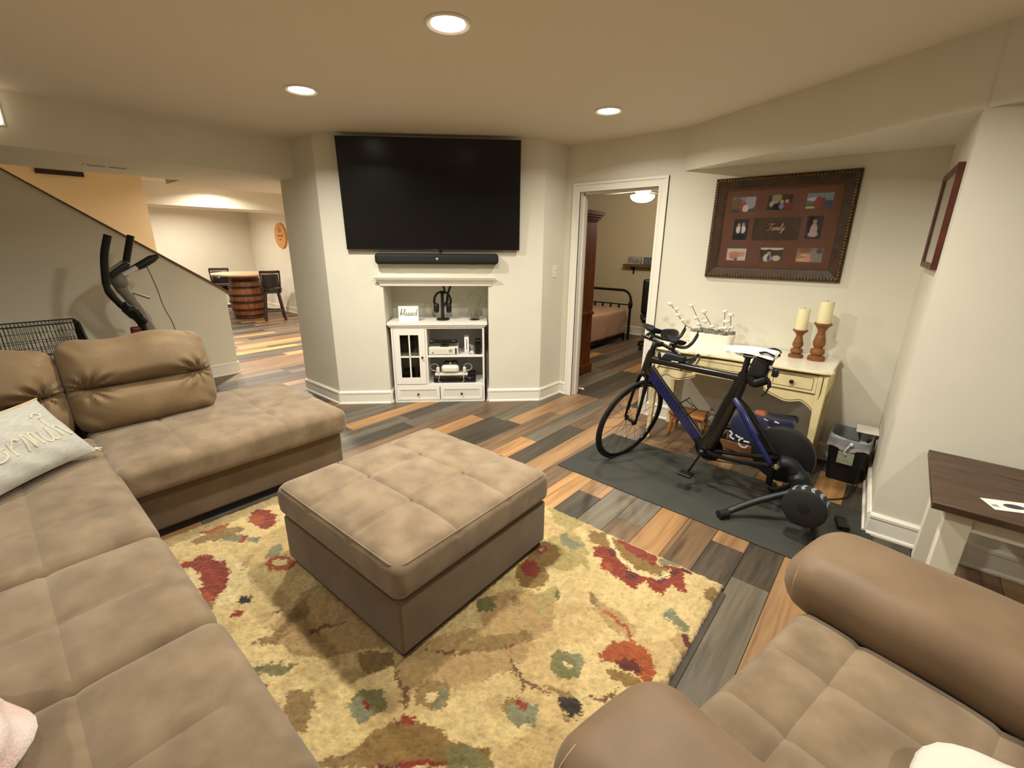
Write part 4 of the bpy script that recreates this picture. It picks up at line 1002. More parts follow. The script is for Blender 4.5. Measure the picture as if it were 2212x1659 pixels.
# ---- hand lettering (polyline strokes per letter; unit = x height)
STRK = {
 'b': ([[(0, .25), (.35, 1.0), (.55, 2.0), (.4, 2.2), (.25, 1.6), (.2, .2), (.5, 0), (.8, .4), (.6, .85), (.35, .6), (.9, .7), (1.05, .8)]], 1.05),
 'l': ([[(0, .6), (.4, 1.3), (.5, 2.0), (.35, 2.2), (.2, 1.5), (.22, .2), (.45, .0), (.7, .35)]], .65),
 'e': ([[(0, .35), (.4, .55), (.45, .9), (.2, .9), (.1, .4), (.3, 0), (.6, .15), (.8, .4)]], .72),
 's': ([[(0, .3), (.35, .95), (.42, .5), (.5, .1), (.25, 0), (.1, .12), (.5, .1), (.8, .4)]], .72),
 'd': ([[(.6, .85), (.25, .9), (.05, .4), (.25, 0), (.6, .4), (.85, 2.2), (.75, .9), (.75, .2), (.95, 0), (1.15, .3)]], 1.1),
 'F': ([[(-.3, 1.8), (.1, 2.15), (.8, 2.0), (1.5, 2.2)], [(.8, 2.0), (.6, 1.0), (.45, .25), (.05, -.05), (-.3, .15)], [(.25, 1.05), (.95, 1.15)]], 1.15),
 'a': ([[(.6, .85), (.25, .9), (.05, .4), (.25, 0), (.6, .4), (.68, .9), (.62, .2), (.8, 0), (1.0, .35)]], .92),
 'm': ([[(0, .4), (.15, .9), (.15, 0), (.2, .5), (.45, .95), (.5, .3), (.5, 0), (.55, .5), (.8, .95), (.88, .3), (1.0, 0), (1.2, .35)]], 1.15),
 'i': ([[(0, .35), (.2, .9), (.18, .2), (.32, 0), (.5, .35)], [(.24, 1.3), (.28, 1.36)]], .46),
 'y': ([[(0, .5), (.15, .9), (.2, .25), (.45, .1), (.7, .9), (.6, 0), (.4, -.9), (.1, -.95), (.15, -.5), (.9, .4)]], .95),
}
def script(word, xh, r, m, parent, origin, name='lettering', slant=0.15, adv=1.0):
    """strokes drawn in local x/z, slightly proud in -y"""
    mb = MB(); x = 0; ln = []
    for chh in word:
        st, a = STRK[chh]
        for s_ in st: ln.append([((px_ + x + py_ * slant) * xh, py_ * xh) for px_, py_ in s_])
        x += a * adv
    wdt = x * xh
    for s_ in ln:
        pts = [(p.x - wdt / 2 + origin[0], origin[1], p.z + origin[2]) for p in smooth_path([(a, 0, b) for a, b in s_], 4)]
        mb.tube(pts, r, 5, flat=0.5, up=(0, 1, 0))
    return mb.build(name, m, parent)
bs = tvthing('block_sign', 'small white block sign reading blessed on the media cabinet', 'sign', 0.715, -0.08, 0.822)
bs.rotation_euler = (math.radians(-6), 0, TVROT + 0.03)
MB().box(-0.098, 0.098, 0, 0.03, 0, 0.148).build('block', mat('sign_white', (240, 238, 230), 0.5), bs, bevel=0.002)
MB().box(-0.0985, 0.0985, 0.003, 0.0305, -0.0003, 0.1485).build('block_edge', mat('sign_edge', (88, 66, 46), 0.7), bs, smooth=False)
script('blessed', 0.030, 0.0021, mat('ink_grey', (70, 68, 66), 0.7), bs, (0.0, -0.0012, 0.055))

hs = tvthing('headphone_stand', 'black headphone stand with forked top on the media cabinet', 'stand', 1.045, -0.16, 0.822)
MB().lathe([(0.066, 0), (0.066, 0.012), (0.058, 0.022), (0.02, 0.026)], n=28).build('base', BLACKGLOSS, hs)
MB().bar((0, 0, 0.02), (0, 0, 0.27), 0.03, 0.022, (0, 1, 0)).build('post', BLACK, hs)
MB().tube(smooth_path([(0.0, 0, 0.24), (0.025, 0, 0.285), (0.01, 0, 0.345)]), 0.009, 8).build('prong', BLACK, hs)
MB().tube(smooth_path([(0.045, 0, 0.20), (0.06, 0, 0.27), (0.09, 0, 0.35)]), 0.011, 8).build('prong', BLACK, hs)
MB().tube(smooth_path([(0.012, 0, 0.14), (0.05, 0, 0.19), (0.05, 0, 0.22)]), 0.013, 8).build('arm', BLACK, hs)
hp = tvthing('headphones', 'black over-ear headphones hanging on the stand in the niche', 'headphones', 1.045, -0.175, 0.885)
MB().tube([(0.083 * math.cos(a), 0, 0.125 + 0.09 * math.sin(a)) for a in [PI * (-0.12 + 1.24 * k / 24) for k in range(25)]], 0.008, 8, flat=1.6).build('headband', BLACK, hp)
for sg in (-1, 1):
    MB().rbox((sg * 0.062, -0.012, 0.055), (0.026, 0.034, 0.048), 0.024, 4, (2, 2, 3)).build('ear_cup', BLACK, hp)
vs_ = tvthing('glass_vase', 'clear glass urn-shaped vase at the right of the niche', 'vase', 1.362, -0.16, 0.822)
MB().lathe([(0.052, 0), (0.056, 0.01), (0.05, 0.06), (0.034, 0.105), (0.036, 0.13), (0.066, 0.19), (0.07, 0.21), (0.058, 0.245), (0.03, 0.27), (0.03, 0.285), (0.046, 0.302),
            (0.043, 0.302), (0.027, 0.285), (0.027, 0.268), (0.054, 0.243), (0.066, 0.21), (0.062, 0.19), (0.032, 0.13), (0.03, 0.105), (0.046, 0.06), (0.05, 0.014), (0.001, 0.012)], n=32, caps=True).build('vase_body', GLASS, vs_)

# ---- things in the cabinet
GW = mat('console_white', (222, 216, 202), 0.35)
gc = tvthing('game_console', 'wide white game console lying on the upper cabinet shelf', 'console', 1.045, -0.03, 0.485)
def conc(x, y, z): 
    k = 1 - 0.06 * math.cos(PI * x / 0.31)
    return x, y, z * k
MB().rbox((0, 0.13, 0.042), (0.148, 0.125, 0.038), 0.010, 2, (10, 4, 2), conc).build('shell', GW, gc)
MB().lathe([(0.018, 0), (0.018, -0.003), (0.014, -0.004)], (0.072, 0.0055, 0.045), 20, axis='y').build('power_button', mat('ring_silver', (196, 190, 178), 0.3, metal=0.5), gc)
MB().rbox((0.125, 0.0035, 0.042), (0.007, 0.003, 0.030), 0.002, 1, (1, 1, 1)).build('port_door', BLACK, gc)
MB().box(-0.115, -0.098, 0.002, 0.006, 0.020, 0.027).build('eject_button', BLACK, gc, smooth=False)
ms = tvthing('motion_sensor', 'black motion sensor bar standing on the white game console', 'sensor', 1.045, -0.10, 0.5645)
MB().rbox((0, 0.0, 0.044), (0.14, 0.028, 0.019), 0.012, 2, (4, 2, 2)).build('bar', BLACKGLOSS, ms)
MB().rbox((0.01, -0.005, 0.008), (0.04, 0.03, 0.008), 0.006, 2, (2, 2, 1)).box(-0.005, 0.022, -0.01, 0.01, 0.012, 0.03).build('foot', BLACK, ms)
vc = tvthing('slim_console', 'slim white console standing upright in a grey cradle on the upper shelf', 'console', 1.278, -0.03, 0.485)
MB().box(-0.022, 0.022, 0.02, 0.19, 0.016, 0.175).build('shell', mat('pure_white', (246, 246, 246), 0.3), vc, bevel=0.003)
MB().box(-0.002, 0.004, 0.018, 0.021, 0.05, 0.16).build('disc_slot', BLACK, vc, smooth=False)
MB().add([(-0.026, 0.005, 0), (0.026, 0.005, 0), (0.026, 0.2, 0), (-0.026, 0.2, 0), (-0.022, 0.015, 0.04), (0.022, 0.015, 0.04), (0.022, 0.195, 0.016), (-0.022, 0.195, 0.016)],
        [(0, 3, 2, 1), (4, 5, 6, 7), (0, 1, 5, 4), (1, 2, 6, 5), (2, 3, 7, 6), (3, 0, 4, 7)]).build('cradle', mat('cradle_grey', (196, 194, 192), 0.4), vc, smooth=False)
bx_ = tvthing('speaker_box', 'small black upright box at the right end of the upper shelf', 'speaker', 1.392, -0.05, 0.485)
MB().rbox((0, 0.05, 0.075), (0.03, 0.05, 0.075), 0.010, 2, (2, 2, 3)).build('case', BLACK, bx_)
MB().rbox((0, 0.012, 0.12), (0.024, 0.012, 0.018), 0.004, 1, (1, 1, 1)).build('display', BLACKGLOSS, bx_)
for i, (a, b, z) in enumerate(((1.328, -0.05, 0.485), (1.335, -0.16, 0.485))):
    r_ = tvthing('game_controller', ['white hand controller lying beside the slim console', 'white hand controller behind the first, at the back of the shelf'][i], 'controller', a, b, z, 'white controllers on the upper shelf')
    r_.rotation_euler[2] += 0.5 * i
    MB().rbox((0, 0.03, 0.016 + 0.02 * i), (0.02, 0.045, 0.016 + 0.02 * i), 0.012, 3, (2, 3, 2)).build('grip', GW, r_)
    MB().lathe([(0.006, 0), (0.006, -0.004), (0.002, -0.005)], (0, -0.0155, 0.02), 12, axis='y').build('stick', mat('stick_grey', (150, 148, 146), 0.5), r_)
    MB().tube(smooth_path([(0, 0.07, 0.02), (-0.03, 0.09, 0.06), (-0.06, 0.10, 0.05), (-0.08, 0.08, 0.02)]), 0.003, 6).build('cord', BLACK, r_)
dv = tvthing('disc_player', 'flat black disc player on the cabinet floor', 'player', 1.15, -0.04, 0.190)
MB().rbox((0, 0.13, 0.034), (0.215, 0.13, 0.030), 0.006, 2, (4, 3, 1)).build('case', BLACKGLOSS, dv)
MB().box(0.14, 0.165, -0.0012, 0.001, 0.046, 0.05).build('logo', mat('logo_silver', (170, 170, 170), 0.4), dv, smooth=False)
MB().box(0.155, 0.213, 0.03, 0.12, 0.0645, 0.10).build('receiver', BLACK, dv, bevel=0.002)
dk = tvthing('charging_dock', 'white charging dock resting on the black disc player', 'dock', 1.115, -0.05, 0.2545)
MB().rbox((0, 0.07, 0.016), (0.168, 0.055, 0.015), 0.010, 3, (6, 2, 1)).build('tray', GW, dk)
vr = tvthing('vr_headset', 'white virtual reality headset sitting in the charging dock', 'headset', 1.105, -0.052, 0.2865)
MB().rbox((0, 0.035, 0.044), (0.09, 0.038, 0.042), 0.034, 5, (3, 2, 2)).build('visor', mat('headset_white', (232, 226, 212), 0.4), vr)
MB().tube([(0.082 * math.cos(a), 0.03 - 0.0 * math.sin(a), 0.036 + 0.036 * math.sin(a)) for a in [PI * (1.05 + 0.9 * k / 16) for k in range(17)]], 0.006, 6).build('gasket', mat('gasket_blue', (92, 96, 170), 0.5), vr)
MB().tube(smooth_path([(-0.07, 0.06, 0.07), (-0.05, 0.09, 0.105), (0.0, 0.1, 0.10), (0.06, 0.09, 0.11), (0.075, 0.06, 0.07)]), 0.010, 8, flat=0.5).build('strap', BLACK, vr)
MB().box(-0.009, 0.009, 0.03, 0.1, 0.083, 0.103).build('strap_tab', mat('strap_tab', (190, 186, 176), 0.6), vr, bevel=0.003)
for i, sg in enumerate((-1, 1)):
    c_ = tvthing('vr_controller', ['white ringed headset controller at the left of the dock', 'white ringed headset controller at the right of the dock'][i], 'controller', 1.115 + sg * 0.135, -0.05, 0.286, 'headset controllers in the dock')
    MB().rbox((0, 0.03, 0.033), (0.017, 0.02, 0.032), 0.015, 4, (2, 2, 2)).build('grip', GW, c_)
    MB().tube([(sg * 0.035 + 0.042 * math.cos(2 * PI * k / 24), 0.035, 0.060 + 0.036 * math.sin(2 * PI * k / 24)) for k in range(24)], 0.0042, 6, closed=True).build('tracking_ring', mat('ring_grey', (180, 178, 172), 0.45), c_)
    MB().tube(smooth_path([(0, 0.005, 0.01), (sg * -0.012, -0.015, -0.03), (sg * -0.006, -0.02, -0.07), (sg * -0.03, -0.01, -0.09)]), 0.0022, 6).build('cord', GW, c_)
for i, (a, z, w, h, c) in enumerate(((0.66, 0.485, 0.13, 0.17, (30, 22, 20)), (0.80, 0.485, 0.07, 0.09, (150, 128, 92)), (0.66, 0.19, 0.12, 0.10, (24, 20, 20)), (0.80, 0.19, 0.08, 0.12, (70, 22, 20)))):
    q = tvthing('game_case_stack', ['dark stack of cases behind the upper left pane', 'tan box behind the upper right pane', 'dark lump of gear behind the lower left pane', 'dark red case behind the lower right pane'][i], 'box', a, -0.16, z)
    for k in range(3): MB().box(-w / 2 + 0.004 * k, w / 2 - 0.003 * k, 0.0, 0.14, h / 3 * k + 0.0003, h / 3 * (k + 1) - 0.0003).build('case', mat('case_%d' % i, c, 0.6), q, bevel=0.001)

# ---- light switch by the bedroom door
sw = thing('light_switch', 'white wall switch plate left of the bedroom door', 'switch', (XR, 3.775, 1.30), PI / 2)
MB().box(-0.036, 0.036, -0.006, 0, -0.058, 0.058).build('plate', TRIM, sw, bevel=0.003)
MB().box(-0.016, 0.016, -0.009, -0.006, -0.033, 0.033).build('paddle', WHITE, sw, bevel=0.002)
MB().box(-0.003, 0.003, -0.012, -0.008, 0.004, 0.018).build('dimmer', mat('switch_grey', (150, 146, 138), 0.5), sw, smooth=False)

# ================================================================== PICTURES
pf = thing('picture_frame', 'large dark carved frame of eight family photos above the desk', 'picture frame', (-0.803, Y1, 1.682))
FW, FH = 0.458, 0.366
def frame_ring(o, i, ya, yb, za=None):
    """four mitred rails between half sizes o and i; front faces at -ya (outer) and -yb (inner)"""
    mb = MB()
    C = [(-1, -1), (1, -1), (1, 1), (-1, 1)]
    for k in range(4):
        a, b = C[k], C[(k + 1) % 4]
        q = [(a[0] * o[0], a[1] * o[1]), (b[0] * o[0], b[1] * o[1]), (b[0] * i[0], b[1] * i[1]), (a[0] * i[0], a[1] * i[1])]
        v = [(p[0], 0, p[1]) for p in q] + [(q[0][0], -ya, q[0][1]), (q[1][0], -ya, q[1][1]), (q[2][0], -yb, q[2][1]), (q[3][0], -yb, q[3][1])]
        mb.add(v, [(0, 1, 2, 3), (7, 6, 5, 4), (0, 4, 5, 1), (2, 6, 7, 3), (1, 5, 6, 2), (3, 7, 4, 0)])
    return mb
FRW = mat('frame_wood', (46, 27, 15), 0.4, col2=(70, 44, 24), scale=18, bump=0.15, bscale=60)
frame_ring((FW, FH), (FW - 0.012, FH - 0.012), 0.02, 0.034).build('rail', FRW, pf, smooth=False)
frame_ring((FW - 0.026, FH - 0.026), (FW - 0.078, FH - 0.078), 0.030, 0.022).build('rail', FRW, pf, smooth=False)
# carved outer band and beaded inner edge
CARV = mat('carved_bronze', (104, 80, 36), 0.4, metal=0.35, var=0.4, scale=60)
cv = MB(); frame_ring((FW - 0.010, FH - 0.010), (FW - 0.028, FH - 0.028), 0.036, 0.032)
n1, n2 = 44, 35
for k in range(n1):
    x = -FW + 0.02 + (2 * FW - 0.04) * (k + .5) / n1
    for sg in (-1, 1): cv.sphere((x, -0.033, sg * (FH - 0.019)), 0.0105, 6, 4, (0.95, .6, 0.8))
for k in range(n2):
    z = -FH + 0.02 + (2 * FH - 0.04) * (k + .5) / n2
    for sg in (-1, 1): cv.sphere((sg * (FW - 0.019), -0.033, z), 0.0105, 6, 4, (0.8, .6, 0.95))
o = cv.build('carved_band', CARV, pf); o['kind'] = 'stuff'
cv = MB()
n1, n2 = 90, 70
for k in range(n1):
    x = -FW + 0.08 + (2 * FW - 0.16) * (k + .5) / n1
    for sg in (-1, 1): cv.sphere((x, -0.021, sg * (FH - 0.082)), 0.0034, 5, 4)
for k in range(n2):
    z = -FH + 0.08 + (2 * FH - 0.16) * (k + .5) / n2
    for sg in (-1, 1): cv.sphere((sg * (FW - 0.082), -0.021, z), 0.0034, 5, 4)
o = cv.build('beading', CARV, pf); o['kind'] = 'stuff'
MB().box(-FW + 0.07, FW - 0.07, -0.012, -0.002, -FH + 0.07, FH - 0.07).build('mat_board', mat('mat_rust', (120, 80, 64), 0.8, var=0.05, scale=40), pf, smooth=False)
def photo(x0, x1, z0, z1, bg, blobs):
    """flat print: colour blobs on a small vertex-coloured sheet"""
    nx, nz = 40, 28
    me = bpy.data.meshes.new('photo')
    v = []; col = []
    for j in range(nz):
        for i in range(nx):
            u, w_ = i / (nx - 1), j / (nz - 1)
            v.append((x0 + (x1 - x0) * u - (-0.803), -0.0128, z0 + (z1 - z0) * w_ - 1.682))
            c = np.array(lin(bg[0])) * (1 - w_) + np.array(lin(bg[1])) * w_
            for (bx, bz, rx, rz, cc) in blobs:
                d = ((u - bx) / rx) ** 2 + ((w_ - bz) / rz) ** 2
                k = max(0, min(1, (1.25 - d) * 2.2)); c = c * (1 - k) + np.array(lin(cc)) * k
            col.append((*c, 1))
    f = [(j * nx + i, j * nx + i + 1, (j + 1) * nx + i + 1, (j + 1) * nx + i) for j in range(nz - 1) for i in range(nx - 1)]
    me.from_pydata(v, [], f); a = me.color_attributes.new('Col', 'FLOAT_COLOR', 'POINT')
    a.data.foreach_set('color', np.array(col, np.float32).ravel())
    me.materials.append(PHOTO_M); o = bpy.data.objects.new('photo', me); COL.objects.link(o); o.parent = pf
PHOTO_M = vcol_mat('photo_print', 0.35)
sk = (202, 160, 130)
photo(-1.124, -0.963, 1.805, 1.909, ((60, 60, 50), (150, 150, 160)), [(.8, .7, .25, .5, (170, 172, 184)), (.2, .6, .2, .4, (110, 100, 60)), (.5, .55, .1, .16, (150, 80, 70)), (.45, .3, .14, .3, (160, 70, 80)), (.6, .22, .13, .25, (225, 220, 205))])
photo(-0.880, -0.722, 1.810, 1.913, ((40, 44, 60), (70, 60, 40)), [(.35, .8, .2, .3, (150, 150, 130)), (.8, .85, .25, .2, (60, 40, 20)), (.2, .4, .12, .2, (190, 180, 170)), (.35, .5, .08, .13, (190, 160, 120)), (.38, .2, .18, .25, (20, 22, 34)), (.58, .52, .07, .12, sk), (.58, .25, .1, .2, (120, 130, 170)), (.78, .55, .07, .12, sk), (.85, .25, .18, .22, (120, 50, 34))])
photo(-0.635, -0.479, 1.811, 1.910, ((60, 70, 70), (150, 165, 170)), [(.5, .85, .6, .2, (120, 140, 150)), (.3, .62, .3, .12, (190, 198, 196)), (.15, .05, .2, .1, (200, 180, 100)), (.45, .4, .14, .4, (150, 60, 50)), (.62, .42, .12, .3, (140, 50, 48)), (.85, .3, .2, .2, (60, 76, 84))])
photo(-1.092, -0.989, 1.603, 1.753, ((34, 40, 56), (44, 50, 62)), [(.35, .5, .16, .18, (235, 232, 225)), (.68, .5, .16, .18, (235, 232, 225)), (.35, .72, .09, .08, sk), (.66, .74, .09, .08, sk), (.52, .45, .05, .2, (20, 20, 28)), (.5, .15, .3, .14, (26, 26, 34))])
photo(-0.610, -0.512, 1.609, 1.761, ((44, 44, 48), (50, 52, 58)), [(.3, .6, .22, .4, (14, 14, 18)), (.5, .75, .13, .1, (190, 140, 120)), (.5, .4, .22, .26, (198, 160, 160)), (.5, .2, .3, .12, (190, 170, 176))])
photo(-1.114, -0.976, 1.449, 1.538, ((228, 222, 214), (232, 228, 222)), [(.45, .5, .35, .25, (206, 142, 116)), (.8, .55, .14, .2, (206, 160, 140)), (.5, .12, .08, .12, (30, 26, 28)), (.35, .3, .2, .2, (200, 130, 104))])
photo(-0.877, -0.727, 1.447, 1.546, ((90, 70, 56), (60, 44, 40)), [(.5, .95, .6, .12, (226, 218, 200)), (.4, .75, .16, .14, (50, 48, 84)), (.4, .62, .09, .1, sk), (.35, .25, .18, .3, (226, 222, 216)), (.42, .25, .07, .25, (84, 74, 130)), (.75, .25, .18, .2, (222, 214, 206))])
photo(-0.636, -0.478, 1.450, 1.546, ((206, 150, 120), (150, 120, 96)), [(.8, .4, .25, .6, (150, 146, 138)), (.86, .8, .12, .2, (80, 84, 90)), (.3, .15, .3, .1, (222, 190, 150)), (.35, .5, .2, .08, (226, 180, 150)), (.45, .2, .1, .4, (222, 160, 140)), (.3, .85, .25, .2, (130, 96, 70))])
pq = MB().box(-0.955 + 0.803, -0.644 + 0.803, -0.0135, -0.012, 1.596 - 1.682, 1.762 - 1.682).build('plaque', mat('plaque_bronze', (62, 46, 30), 0.5, col2=(84, 58, 40), scale=25, bump=0.3, bscale=80), pf, smooth=False)
frame_ring((0.156, 0.084), (0.150, 0.078), 0.016, 0.016).build('plaque_rim', CARV, pq, smooth=False).location = (0.0035, 0, -0.003)
script('Family', 0.021, 0.0016, mat('ink_cream', (222, 190, 170), 0.5), pq, (0.004, -0.0145, -0.012), slant=0.3)
MB().box(-FW + 0.076, FW - 0.076, -0.0195, -0.0185, -FH + 0.076, FH - 0.076).build('glazing', mat('frame_glass', (255, 255, 255), 0.02, trans=1.0, ior=1.12), pf, smooth=False)

# small frame on the alcove return wall
aw = math.atan2(-0.934, 0.05)       # direction from the inner corner to the outer edge
sp_ = thing('picture_frame', 'narrow dark red wooden frame on the alcove side wall', 'picture frame', (0.0905, 3.42, 1.695), aw)
FWs, FHs = 0.30, 0.245
frame_ring((FWs, FHs), (FWs - 0.028, FHs - 0.028), 0.024, 0.018).build('rail', mat('frame_redwood', (70, 30, 20), 0.4, col2=(92, 44, 28), scale=14), sp_, smooth=False)
MB().box(-FWs + 0.02, FWs - 0.02, -0.010, -0.001, -FHs + 0.02, FHs - 0.02).build('print', mat('print_grey', (196, 190, 176), 0.6, var=0.1, scale=9), sp_, smooth=False)
MB().box(-FWs + 0.09, FWs - 0.09, -0.0105, -0.010, -FHs + 0.10, FHs - 0.08).build('print_image', mat('print_image', (150, 144, 128), 0.6, col2=(176, 170, 154), scale=12), sp_, smooth=False)
MB().box(-FWs + 0.028, FWs - 0.028, -0.014, -0.013, -FHs + 0.028, FHs - 0.028).build('glazing', MATS['frame_glass'], sp_, smooth=False)
# ================================================================== DESK AND WHAT STANDS ON IT
CREAM = mat('cream_paint', (224, 206, 158), 0.45, var=0.05, scale=14)
CREAMT = mat('cream_top', (232, 224, 204), 0.28, var=0.02, scale=6)
GLAZE = mat('umber_glaze', (74, 52, 28), 0.6)
dx0, dx1, dy0, dy1, dzt = -1.455, -0.222, 3.402, 3.915, 0.792
dcx, dcy = (dx0 + dx1) / 2, (dy0 + dy1) / 2
ds = thing('writing_desk', 'cream French style writing desk with scalloped apron against the wall', 'desk', (dcx, dcy, 0))
def notch(off):
    """desk top outline with nipped corners and a gently waved front"""
    a, b, c, d = dx0 - off, dx1 + off, dy0 - off, dy1
    q = []
    n = 28
    for k in range(n + 1):
        x = a + 0.05 + (b - a - 0.10) * k / n
        t = (k / n - .5) * 2
        q.append((x, c + 0.012 * math.cos(t * PI * 1.5) * (1 - abs(t) ** 6) - 0.006))
    q += [(b - 0.03, c + 0.004), (b - 0.006, c + 0.014), (b - 0.012, c + 0.034), (b + 0.002, c + 0.050), (b - 0.014, c + 0.066), (b - 0.012, c + 0.10), (b - 0.012, d - 0.10), (b - 0.014, d - 0.05), (b, d - 0.035), (b - 0.006, d - 0.012), (b - 0.03, d)]
    q += [(a + 0.03, d), (a + 0.006, d - 0.012), (a, d - 0.035), (a + 0.014, d - 0.05), (a + 0.012, d - 0.10), (a + 0.012, c + 0.10), (a + 0.014, c + 0.066), (a - 0.002, c + 0.050), (a + 0.012, c + 0.034), (a + 0.006, c + 0.014), (a + 0.03, c + 0.004)]
    return q
MB().prism(notch(-0.004), dzt - 0.004, dzt).build('top_panel', CREAMT, ds, world=True, smooth=False)
MB().prism(notch(0.0), dzt - 0.022, dzt - 0.004).build('top_edge', CREAM, ds, world=True, bevel=0.005)
MB().prism(notch(-0.012), dzt - 0.028, dzt - 0.022).build('glaze_line', GLAZE, ds, world=True, smooth=False)
fx0, fx1 = dx0 + 0.032, dx1 - 0.028       # carcase
fy = dy0 + 0.02
zt = dzt - 0.028
MB().box(fx0, fx0 + 0.016, fy + 0.02, dy1 - 0.01, 0.60, zt).box(fx1 - 0.016, fx1, fy + 0.02, dy1 - 0.01, 0.60, zt).box(fx0, fx1, dy1 - 0.026, dy1 - 0.01, 0.60, zt).build('case_panel', CREAM, ds, world=True, smooth=False)
for (x, y, fr) in ((fx0 + 0.024, fy + 0.022, 1), (fx1 - 0.024, fy + 0.022, 1), (fx0 + 0.024, dy1 - 0.035, 0), (fx1 - 0.024, dy1 - 0.035, 0)):
    sg = -1 if x < dcx else 1
    lg = MB()
    prof = [(0.0, 0.018), (0.02, 0.021), (0.035, 0.017), (0.05, 0.0135), (0.075, 0.017), (0.10, 0.0155), (0.3, 0.019), (0.5, 0.024), (0.6, 0.027), (zt, 0.027)]
    vv = []; ff = []
    for i, (z, r) in enumerate(prof):
        xo = x + sg * 0.006 * max(0, (0.3 - z) / 0.3) ; yo = y - fr * 0.006 * max(0, (0.3 - z) / 0.3)
        vv += [(xo - r, yo - r, z), (xo + r, yo - r, z), (xo + r, yo + r, z), (xo - r, yo + r, z)]
        if i: ff += [((i - 1) * 4 + k, (i - 1) * 4 + (k + 1) % 4, i * 4 + (k + 1) % 4, i * 4 + k) for k in range(4)]
    ff += [(3, 2, 1, 0), tuple(len(vv) - 4 + k for k in range(4))]
    lo = lg.add(vv, ff).build('leg', CREAM, ds, world=True, bevel=0.004)
    if fr:
        MB().tube([(x, y - 0.028, zt - 0.01), (x, y - 0.028, 0.64), (x + sg * -0.008, y - 0.0275, 0.60)], [0.003, 0.003, 0.001], 5).build('glaze_line', GLAZE, lo, world=True)
# drawers: left, centre (shallower), right
def drawer(a, b, z0, z1, kn):
    d = MB().box(a, b, fy, fy + 0.02, z0, z1).build('drawer', CREAM, ds, world=True, bevel=0.003)
    g = MB(); i = 0.022
    for (p, q) in (((a + i, z0 + i), (b - i, z0 + i)), ((b - i, z0 + i), (b - i, z1 - i)), ((b - i, z1 - i), (a + i, z1 - i)), ((a + i, z1 - i), (a + i, z0 + i))):
        g.bar((p[0], fy - 0.0006, p[1]), (q[0], fy - 0.0006, q[1]), 0.0028, 0.002, (0, 1, 0))
    g.build('glaze_line', GLAZE, d, world=True, smooth=False)
    g = MB()
    for (p, q) in (((a, z0), (b, z0)), ((b, z0), (b, z1)), ((b, z1), (a, z1)), ((a, z1), (a, z0))):
        g.bar((p[0], fy + 0.004, p[1]), (q[0], fy + 0.004, q[1]), 0.003, 0.004, (0, 1, 0))
    g.build('glaze_line', GLAZE, d, world=True, smooth=False)
    for x in kn:
        MB().lathe([(0.005, 0), (0.005, -0.010), (0.013, -0.014), (0.014, -0.020), (0.008, -0.025)], (x, fy, (z0 + z1) / 2), 16, axis='y').build('knob', knm, d, world=True)
XA, XBk, XCk, XD = fx0 + 0.052, -1.10, -0.585, fx1 - 0.052
drawer(XA, XBk - 0.008, 0.632, 0.756, [(XA + XBk) / 2]); drawer(XCk + 0.008, XD, 0.632, 0.756, [(XCk + XD) / 2])
drawer(XBk + 0.008, XCk - 0.008, 0.668, 0.756, [])
MB().box(fx0 + 0.05, fx1 - 0.05, fy + 0.012, fy + 0.03, 0.756, zt).box(XBk - 0.008, XBk + 0.008, fy + 0.006, fy + 0.03, 0.64, zt).box(XCk - 0.008, XCk + 0.008, fy + 0.006, fy + 0.03, 0.64, zt).box(fx0 + 0.05, fx1 - 0.05, fy + 0.014, fy + 0.028, 0.620, 0.634).build('rail', CREAM, ds, world=True, smooth=False)
def scallop(x0, x1, flip):
    n = 30; q = []; low = []
    for k in range(n + 1):
        t = k / n; tt = 1 - t if flip else t
        # tt=0 at the kneehole, 1 at the leg
        z = 0.596 - 0.012 * math.sin(min(1, tt / 0.25) * PI) - (0.034 if tt > 0.25 else 0.034 * (tt / 0.25) ** 2) - 0.018 * max(0, math.sin((tt - 0.25) / 0.45 * PI)) * (0.25 < tt < 0.7) - 0.060 * max(0, (tt - 0.72) / 0.28) ** 1.6
        low.append((x0 + (x1 - x0) * t, z))
    poly = low + [(x1, 0.625), (x0, 0.625)]
    v = [(p[0], fy + 0.012, p[1]) for p in poly] + [(p[0], fy + 0.028, p[1]) for p in poly]
    m_ = len(poly)
    ap = MB().add(v, [tuple(range(m_)), tuple(range(2 * m_ - 1, m_ - 1, -1))] + [(i, m_ + i, m_ + (i + 1) % m_, (i + 1) % m_) for i in range(m_)]).build('apron', CREAM, ds, world=True, smooth=False)
    bm = bmesh.new(); bm.from_mesh(ap.data); bmesh.ops.recalc_face_normals(bm, faces=bm.faces); bm.to_mesh(ap.data); bm.free()
    MB().tube([(p[0], fy + 0.0115, p[1] + 0.012) for p in low], 0.0022, 5).build('glaze_line', GLAZE, ap, world=True)
scallop(fx0 + 0.045, XBk + 0.02, True); scallop(XCk - 0.02, fx1 - 0.045, False)
MB().box(XBk + 0.0, XCk, fy + 0.01, fy + 0.028, 0.648, 0.664).build('rail', CREAM, ds, world=True, bevel=0.003)

